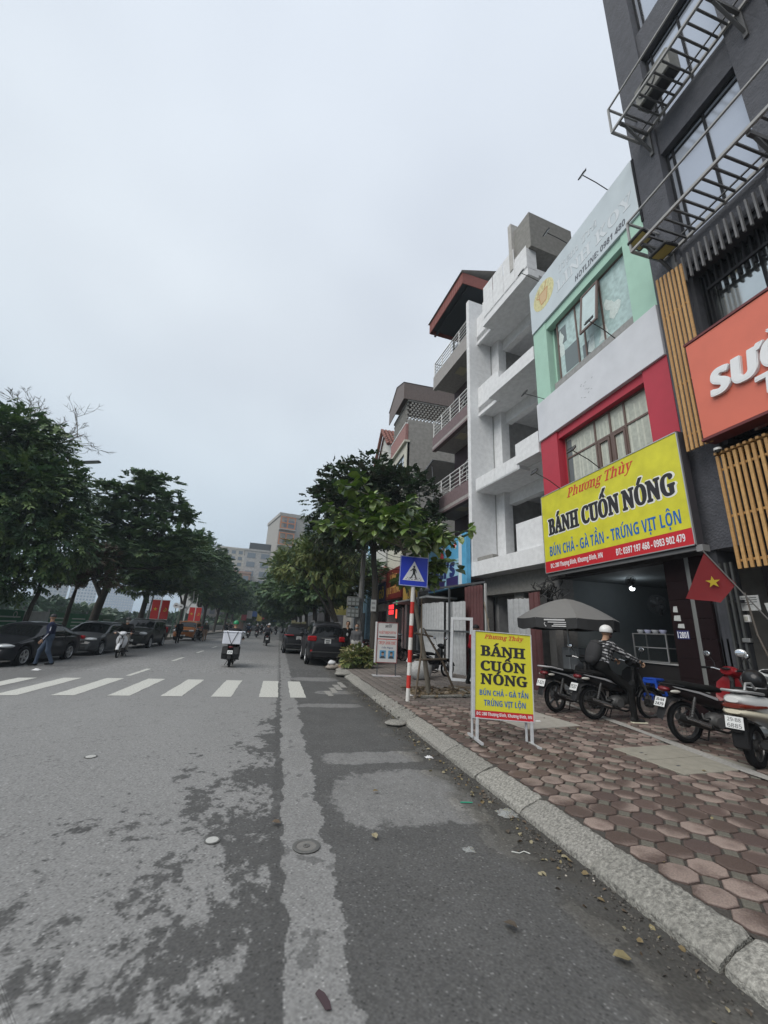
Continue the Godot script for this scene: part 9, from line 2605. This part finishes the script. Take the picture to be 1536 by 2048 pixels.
const FARW := ["nearest", "second nearest", "third nearest", "fourth nearest", "fifth nearest", "sixth nearest", "sixth farthest", "fifth farthest", "fourth farthest", "third farthest", "second farthest", "farthest"]
func build_people() -> void:
	var black := Color(0.008, 0.008, 0.010)
	var white := Color(0.62, 0.62, 0.62)
	# the man on the near motorbike
	var J := ride_pose(0.10)
	J.hip = Vector3(0.20, 0.90, 0); J.chest = Vector3(0.36, 1.29, 0); J.head = Vector3(0.45, 1.55, 0.0)
	J.elR = Vector3(0.62, 1.13, 0.30); J.wrR = Vector3(0.80, 1.06, 0.31); J.knR = Vector3(0.60, 0.55, 0.27); J.anR = Vector3(0.56, 0.10, 0.34); J.toes = [Vector3(1, 0, 0), Vector3(0.97, 0, 0.2)]
	J.look = Vector3(1, -0.08, -0.12)
	var at := V(5.80, pave_y(5.8), -6.92)
	var man := person("man in a black and white checked shirt astride the near black motorbike", at, -0.03, J, {"top": Color(0.4, 0.4, 0.4), "leg": black, "shoe": Color(0.03, 0.03, 0.03), "helmet": Color(0.66, 0.66, 0.65), "mask": Color(0.10, 0.05, 0.05), "paintf": true}, 0.0105)
	var sole := MB.new()
	sole.box(Vector3(0.635, 0.02, 0.355), Vector3(0.28, 0.026, 0.09), 0.01, Basis(Vector3.UP, -0.2))
	obj("shoe_sole", sole, mt("sole_cream", 0.55, 0.54, 0.42, 0.7), man)
	var bp := thing("backpack", "black backpack on the back of the man in the checked shirt", "backpack", at, -0.03)
	var bb := Basis(Vector3.BACK, -0.38)
	obj("bag", MB.new().ball(Vector3(0.12, 1.17, 0), Vector3(0.13, 0.25, 0.16), 16, 12, bb), nm("backpack_black", 0.022, 0.022, 0.024, 0.85, "fine", 3.0), bp)
	obj("pocket", MB.new().ball(Vector3(0.045, 1.08, 0), Vector3(0.08, 0.13, 0.13), 14, 10, bb), nm("backpack_black"), bp)
	obj("top_flap", MB.new().ball(Vector3(0.19, 1.33, 0), Vector3(0.10, 0.06, 0.14), 12, 8, bb), nm("backpack_black"), bp)
	for s in [-1, 1]: obj("strap", MB.new().tube([Vector3(0.20, 1.36, s * 0.10), Vector3(0.36, 1.40, s * 0.13), Vector3(0.47, 1.28, s * 0.13), Vector3(0.36, 1.08, s * 0.17), Vector3(0.2, 1.0, s * 0.13)], 0.016, 6, true, 0.5), mt("strap_black", 0.02, 0.02, 0.02, 0.7), bp)
	# pedestrian on the left
	J = stand_pose(0.02, 0.21, 0.10)
	J.look = Vector3(0.5, 0, 0.9)
	var pd := person("person in a navy track jacket and jeans walking past the black sedan", V(-7.5, -0.07, -16.6), deg_to_rad(205), J, {"top": Color(0.018, 0.02, 0.045), "leg": Color(0.055, 0.075, 0.11), "shoe": black, "hair": black, "mask": Color(0.02, 0.02, 0.03), "bulk": 1.08}, 0.017)
	for s in 2:
		var e: Vector3 = [J.elL, J.elR][s]; var w: Vector3 = [J.wrL, J.wrR][s]; var sh := Vector3(0.05, 1.33, -0.165 if s == 0 else 0.165)
		var o := Vector3(0, 0, -0.058 if s == 0 else 0.058)
		obj("sleeve_stripe", MB.new().tube([sh + o + Vector3(0, 0.02, 0), (sh + e) / 2 + o * 0.95, e + o * 0.9, w + o * 0.7], 0.014, 6, true, 0.6), mt("stripe_white", 0.5, 0.5, 0.54, 0.8), pd)
	obj("shirt_hem", MB.new().tube([Vector3(0.12, 0.9, -0.1), Vector3(0.14, 0.9, 0.1)], 0.03, 6), mt("stripe_white"), pd)
	# rider of the white motorbike
	J = ride_pose(0.02); J.anL = Vector3(0.56, 0.30, -0.2)
	person("rider in a black jacket and pale mask on the white motorbike", V(-6.75, -0.06, -21.6), deg_to_rad(-82), J, {"top": black, "leg": Color(0.16, 0.155, 0.145), "shoe": black, "helmet": Color(0.02, 0.02, 0.02), "mask": Color(0.5, 0.47, 0.44), "bulk": 1.1}, 0.018)
	person("delivery rider in a green helmet hidden behind the white cool box", V(-1.68, 0, -17.2), PI / 2, ride_pose(0.05), {"top": Color(0.02, 0.02, 0.025), "leg": black, "shoe": black, "helmet": Color(0.02, 0.22, 0.09), "bulk": 1.08}, 0.018)
	var bag := thing("white_bag", "white plastic bag hanging at the delivery rider's right shoulder", "bag", V(-1.40, 1.18, -17.25))
	obj("bag", MB.new().ball(Vector3.ZERO, Vector3(0.12, 0.09, 0.1), 10, 7), mt("bag_white", 0.55, 0.56, 0.57, 0.6), bag)
	person("rider in black on the two-up motorbike in the middle distance", V(-0.82, 0, -34.6), PI / 2 + 0.04, ride_pose(0.08), {"top": black, "leg": black, "helmet": Color(0.03, 0.03, 0.03), "bulk": 1.1}, 0.024)
	J = ride_pose(0.0)
	for q in ["hip", "chest", "head", "elL", "elR", "wrL", "wrR", "knL", "knR", "anL", "anR"]: J[q] = (J[q] as Vector3) - Vector3(0.34, 0 if q != "hip" else -0.02, 0)
	J.wrL.x -= 0.2; J.wrR.x -= 0.2; J.head += Vector3(0, 0.03, 0.06)
	person("passenger with a white helmet and bag on the two-up motorbike", V(-0.82, 0, -34.6), PI / 2 + 0.04, J, {"top": Color(0.05, 0.05, 0.055), "leg": black, "helmet": white, "bulk": 1.1}, 0.024)
	person("rider in an orange helmet far down the road", V(-3.5, 0, -52.5), PI / 2, ride_pose(), {"top": Color(0.03, 0.04, 0.07), "leg": black, "helmet": Color(0.35, 0.36, 0.4)}, 0.03)
	var fr := person("rider in dark clothes on the small red motorbike", V(-2.7, 0, -56.0), PI / 2, ride_pose(), {"top": Color(0.03, 0.03, 0.03), "leg": black, "helmet": Color(0.4, 0.4, 0.42)}, 0.03)
	var far := 0
	for c in get_children():
		if c.has_meta("group") and c.get_meta("group") == "far motorbikes in the traffic":
			far += 1
			var r := copy(fr, "rider on the %s motorbike of the far traffic" % FARW[far - 1], c.position, c.rotation.y, "person")
			r.set_meta("group", "far riders in the traffic")
	# couple by the big black car
	J = stand_pose(0.02, 0.16, 0.08)
	person("woman in a grey top and pale trousers walking beside the big black car", V(3.30, 0.15, -17.9), deg_to_rad(-105), J, {"top": Color(0.10, 0.10, 0.105), "leg": Color(0.36, 0.35, 0.33), "shoe": black, "hair": black, "long_hair": true, "mask": Color(0.2, 0.2, 0.2)}, 0.018)
	J = stand_pose(0.02, -0.1, 0.05)
	var mn := person("man in a black open jacket over white walking behind the woman in grey", V(3.02, 0.15, -18.7), deg_to_rad(-100), J, {"top": black, "leg": black, "shoe": black, "hair": black}, 0.02)
	mn.scale = Vector3.ONE * 1.06
	obj("shirt_front", MB.new().ball(Vector3(0.125, 1.22, 0.0), Vector3(0.03, 0.14, 0.055), 10, 8), mt("shirt_white", 0.5, 0.5, 0.5, 0.8), mn)
	# man in red behind the yellow board
	J = stand_pose(0.05, 0.22, 0.12)
	person("person in a red jacket and black trousers half hidden by the yellow board", V(5.62, 0.22, -11.35), deg_to_rad(25), J, {"top": Color(0.30, 0.02, 0.03), "leg": black, "shoe": Color(0.03, 0.03, 0.03), "hair": black, "mask": Color(0.45, 0.42, 0.42)}, 0.015)
	# two people far on the left
	person("person in black standing by the rubbish cart", V(-7.2, -0.03, -33.9), deg_to_rad(-60), stand_pose(0.0, 0.05), {"top": black, "leg": black, "hair": black}, 0.026)
	person("person in tan trousers and pale helmet standing behind the parked motorbike on the left", V(-6.2, -0.03, -39.2), deg_to_rad(-80), stand_pose(0.02, 0.1), {"top": Color(0.07, 0.065, 0.06), "leg": Color(0.24, 0.16, 0.11), "helmet": white}, 0.026)

# ---------- small litter on the road and by the kerb ----------
func build_litter() -> void:
	var cols := [Color(0.15, 0.11, 0.05), Color(0.10, 0.07, 0.045), Color(0.18, 0.15, 0.075), Color(0.07, 0.055, 0.04), Color(0.24, 0.21, 0.13)]
	var ms := []
	for k in 5:
		var m := nm("dry_leaf_%d" % k, cols[k].r, cols[k].g, cols[k].b, 0.7, "dirt", 6.0)
		m.cull_mode = BaseMaterial3D.CULL_DISABLED
		ms.append(leaf_mesh("single", m))
	var r := RandomNumberGenerator.new(); r.seed = 5
	var gl := Node3D.new(); gl.name = "gutter_leaves"; add_child(gl)
	tag(gl, "dry fallen leaves scattered along the gutter and pavement edge", "leaves")
	gl.set_meta("kind", "stuff")
	for k in 240:
		var z := -1.6 - 9.5 * pow(r.randf(), 1.3)
		var x := 2.34 - absf(r.randfn()) * 0.16
		if k % 9 == 0: x = r.randf_range(2.7, 5.5)
		var y := road_y(x) + 0.012 if x < 2.4 else pave_y(x) + 0.015
		var sz := r.randf_range(0.08, 0.2)
		inst("leaf", ms[r.randi() % 5], gl, Transform3D(Basis.from_euler(Vector3(r.randf_range(-0.5, 0.5), r.randf() * TAU, r.randf_range(-0.6, 0.6))).scaled(Vector3(sz, sz, sz)), V(x, y, z)))
	for q in [["curled pale yellow leaf on the dark asphalt near the light patch", 1.18, -4.62, 0.2, 0], ["dry brown leaf on the dark asphalt right of the iron cover", 0.94, -3.66, 0.25, 4], ["small brown leaf on the seam left of the pale strip", 0.20, -4.02, 0.25, 1], ["dark curled leaf low on the near dark asphalt", 1.45, -2.62, 0.28, 3], ["pale leaf lying in the shaded gutter at the bottom right", 1.98, -2.25, 0.3, 2]]:
		var o := inst("leaf_tmp", ms[q[4]], self, Transform3D(Basis.from_euler(Vector3(0.35, q[1] * 7.0, 0.4)).scaled(Vector3.ONE * q[3]), V(q[1], 0.022, q[2])))
		o.name = numbered("fallen_leaf")
		tag(o, q[0], "leaf")
	# grit and tiny scraps in the gutter
	var gm := MB.new().box(Vector3.ZERO, Vector3(0.02, 0.01, 0.016), 0.003).mesh(_grit())
	var ts := []; var cs := []
	for k in 2200:
		var z := 0.5 - 13.0 * r.randf()
		var x := 2.385 - absf(r.randfn()) * 0.13
		var s := r.randf_range(0.15, 0.9)
		ts.append(Transform3D(Basis.from_euler(Vector3(r.randf() * 3, r.randf() * 3, 0)).scaled(Vector3.ONE * s), V(x, 0.004, z)))
		var g := r.randf_range(0.03, 0.13)
		if r.randf() < 0.02: g = 0.4
		cs.append(Color(g, g * 0.92, g * 0.8))
	tag(multi("gutter_grit", gm, ts, cs, self), "grit and tiny scraps lying along the gutter", "grit")
	# dark stain strip of mud in the gutter, crumpled plastic and paper
	var film := mt("plastic_film", 0.62, 0.64, 0.62, 0.2)
	film.transparency = BaseMaterial3D.TRANSPARENCY_ALPHA; film.albedo_color.a = 0.3
	for q in [["crumpled clear plastic bag in the gutter against the kerb", 2.27, -3.98, 0.09, film], ["scrap of clear film on the dark asphalt", 1.62, -3.42, 0.045, film], ["white paper scrap in the gutter by the light asphalt patch", 2.14, -5.72, 0.05, mt("paper_white", 0.6, 0.6, 0.6, 0.8)], ["small white scrap on the pavement behind the yellow board", 4.62, -6.9, 0.05, mt("paper_white")], ["white scrap lying near the crossing sign's foot", 3.2, -9.9, 0.07, mt("paper_white")], ["white scrap on the road by the parked sedan", -7.0, -15.2, 0.1, mt("paper_white")]]:
		var mb := MB.new()
		var rows := []
		for i in 7:
			var ring := PackedVector3Array()
			for j in 7:
				var u := (i / 6.0 - 0.5) * 2.0; var v := (j / 6.0 - 0.5) * 2.0
				ring.append(V(u * q[3] * r.randf_range(0.8, 1.2), maxf(0.003, (1.0 - u * u) * (1.0 - v * v) * q[3] * 0.45 * r.randf_range(0.2, 1.5)), -v * q[3] * r.randf_range(0.6, 1.1)))
			rows.append(ring)
		mb.loft(rows, false, false, false)
		var o := obj("scrap", mb, q[4])
		var x: float = q[1]
		o.position = V(x, (road_y(x) + 0.006) if x < 2.4 else pave_y(x) + 0.01, q[2]); tag(o, q[0], "litter")
	var st := obj("green_straw", MB.new().cyl(V(-0.06, 0.008, 0), V(0.06, 0.008, 0.02), 0.006, -1, 6), mt("straw_green", 0.03, 0.30, 0.18, 0.5))
	st.position = V(2.0, 0, -4.28); tag(st, "short green plastic scrap in the gutter beyond the light patch", "litter")
	var sq := obj("dark_squashed_scrap", MB.new().poly(P2([0, 0.07, 0.022, 0.03, 0.03, -0.04, 0.02, -0.09, -0.012, -0.08, -0.02, -0.02, -0.03, 0.05]), 0.004, Transform3D(Basis(Vector3.RIGHT, -PI / 2).scaled(Vector3.ONE * 0.75), V(0, 0.006, 0))), mt("scrap_maroon", 0.05, 0.03, 0.035, 0.8))
	sq.position = V(0.38, 0.004, -2.32); sq.rotation.y = 0.25; tag(sq, "dark maroon squashed scrap on the pale strip of road", "litter")
	var hs := MB.new()
	hs.tube([V(0, 0.004, 0), V(0.05, 0.004, 0.03), V(0.1, 0.004, 0.01), V(0.13, 0.004, 0.05)], 0.004, 5)
	var wire := obj("white_string", hs, mt("string_pale", 0.5, 0.5, 0.47, 0.8))
	wire.position = V(1.95, 0.0, -3.36); tag(wire, "thin white string lying on the asphalt by the gutter", "litter")
	# bags behind the big black car and a broken kerb lump
	var b1 := thing("rubbish_bag", "white and brown rubbish bag on the road behind the big black car", "bag", V(2.25, 0.0, -17.3))
	obj("bag", lump(0.28, 0.2, 3), nm("bag_brown", 0.25, 0.22, 0.19, 0.7, "wear", 3.0), b1)
	obj("white_bag_top", lump(0.17, 0.16, 4).xf(Transform3D(Basis(), V(-0.02, 0.18, 0))), mt("bag_white", 0.55, 0.56, 0.57, 0.6), b1)
	var b2 := thing("cardboard_box", "flattened brown cardboard box lying beside the rubbish bag", "box", V(2.75, 0.02, -17.2), 0.3)
	obj("box", MB.new().box(V(0, 0.09, 0), V(0.5, 0.16, 0.35), 0.01), nm("card_brown", 0.24, 0.16, 0.105, 0.9, "dirt", 2.0), b2)
	var lk := obj("broken_kerb_lump", lump(0.32, 0.16, 6), nm("kerb_a"))
	lk.position = V(2.36, 0.02, -14.9); tag(lk, "grey broken concrete lump at the kerb before the rubbish bag", "concrete")
	var lk2 := obj("broken_kerb_lump", lump(0.20, 0.08, 9), nm("kerb_c"))
	lk2.position = V(2.22, 0.0, -7.6); tag(lk2, "flat broken kerb piece lying in the gutter opposite the yellow board", "concrete")
	var wb := thing("white_sack", "white sack on the pavement behind the wooden stakes", "bag", V(4.5, 0.2, -12.9))
	obj("sack", lump(0.36, 0.55, 12), nm("sack_white", 0.42, 0.42, 0.41, 0.8, "wear", 2.0), wb)

func _grit() -> Material:
	var m := mt("grit", 1, 1, 1, 0.9)
	m.vertex_color_use_as_albedo = true
	return m

func lump(w: float, h: float, s: int) -> MB:
	var f := FastNoiseLite.new(); f.seed = s; f.frequency = 1.4
	var mb := MB.new().ball(V(0, h * 0.45, 0), V(w, h * 0.55, w * 0.8), 16, 11)
	for i in mb.v.size():
		var p := mb.v[i]
		var k := 1.0 + 0.38 * f.get_noise_3dv(p * 4.0)
		mb.v[i] = V(p.x * k, maxf(0.0, p.y * k), p.z * k)
	return mb
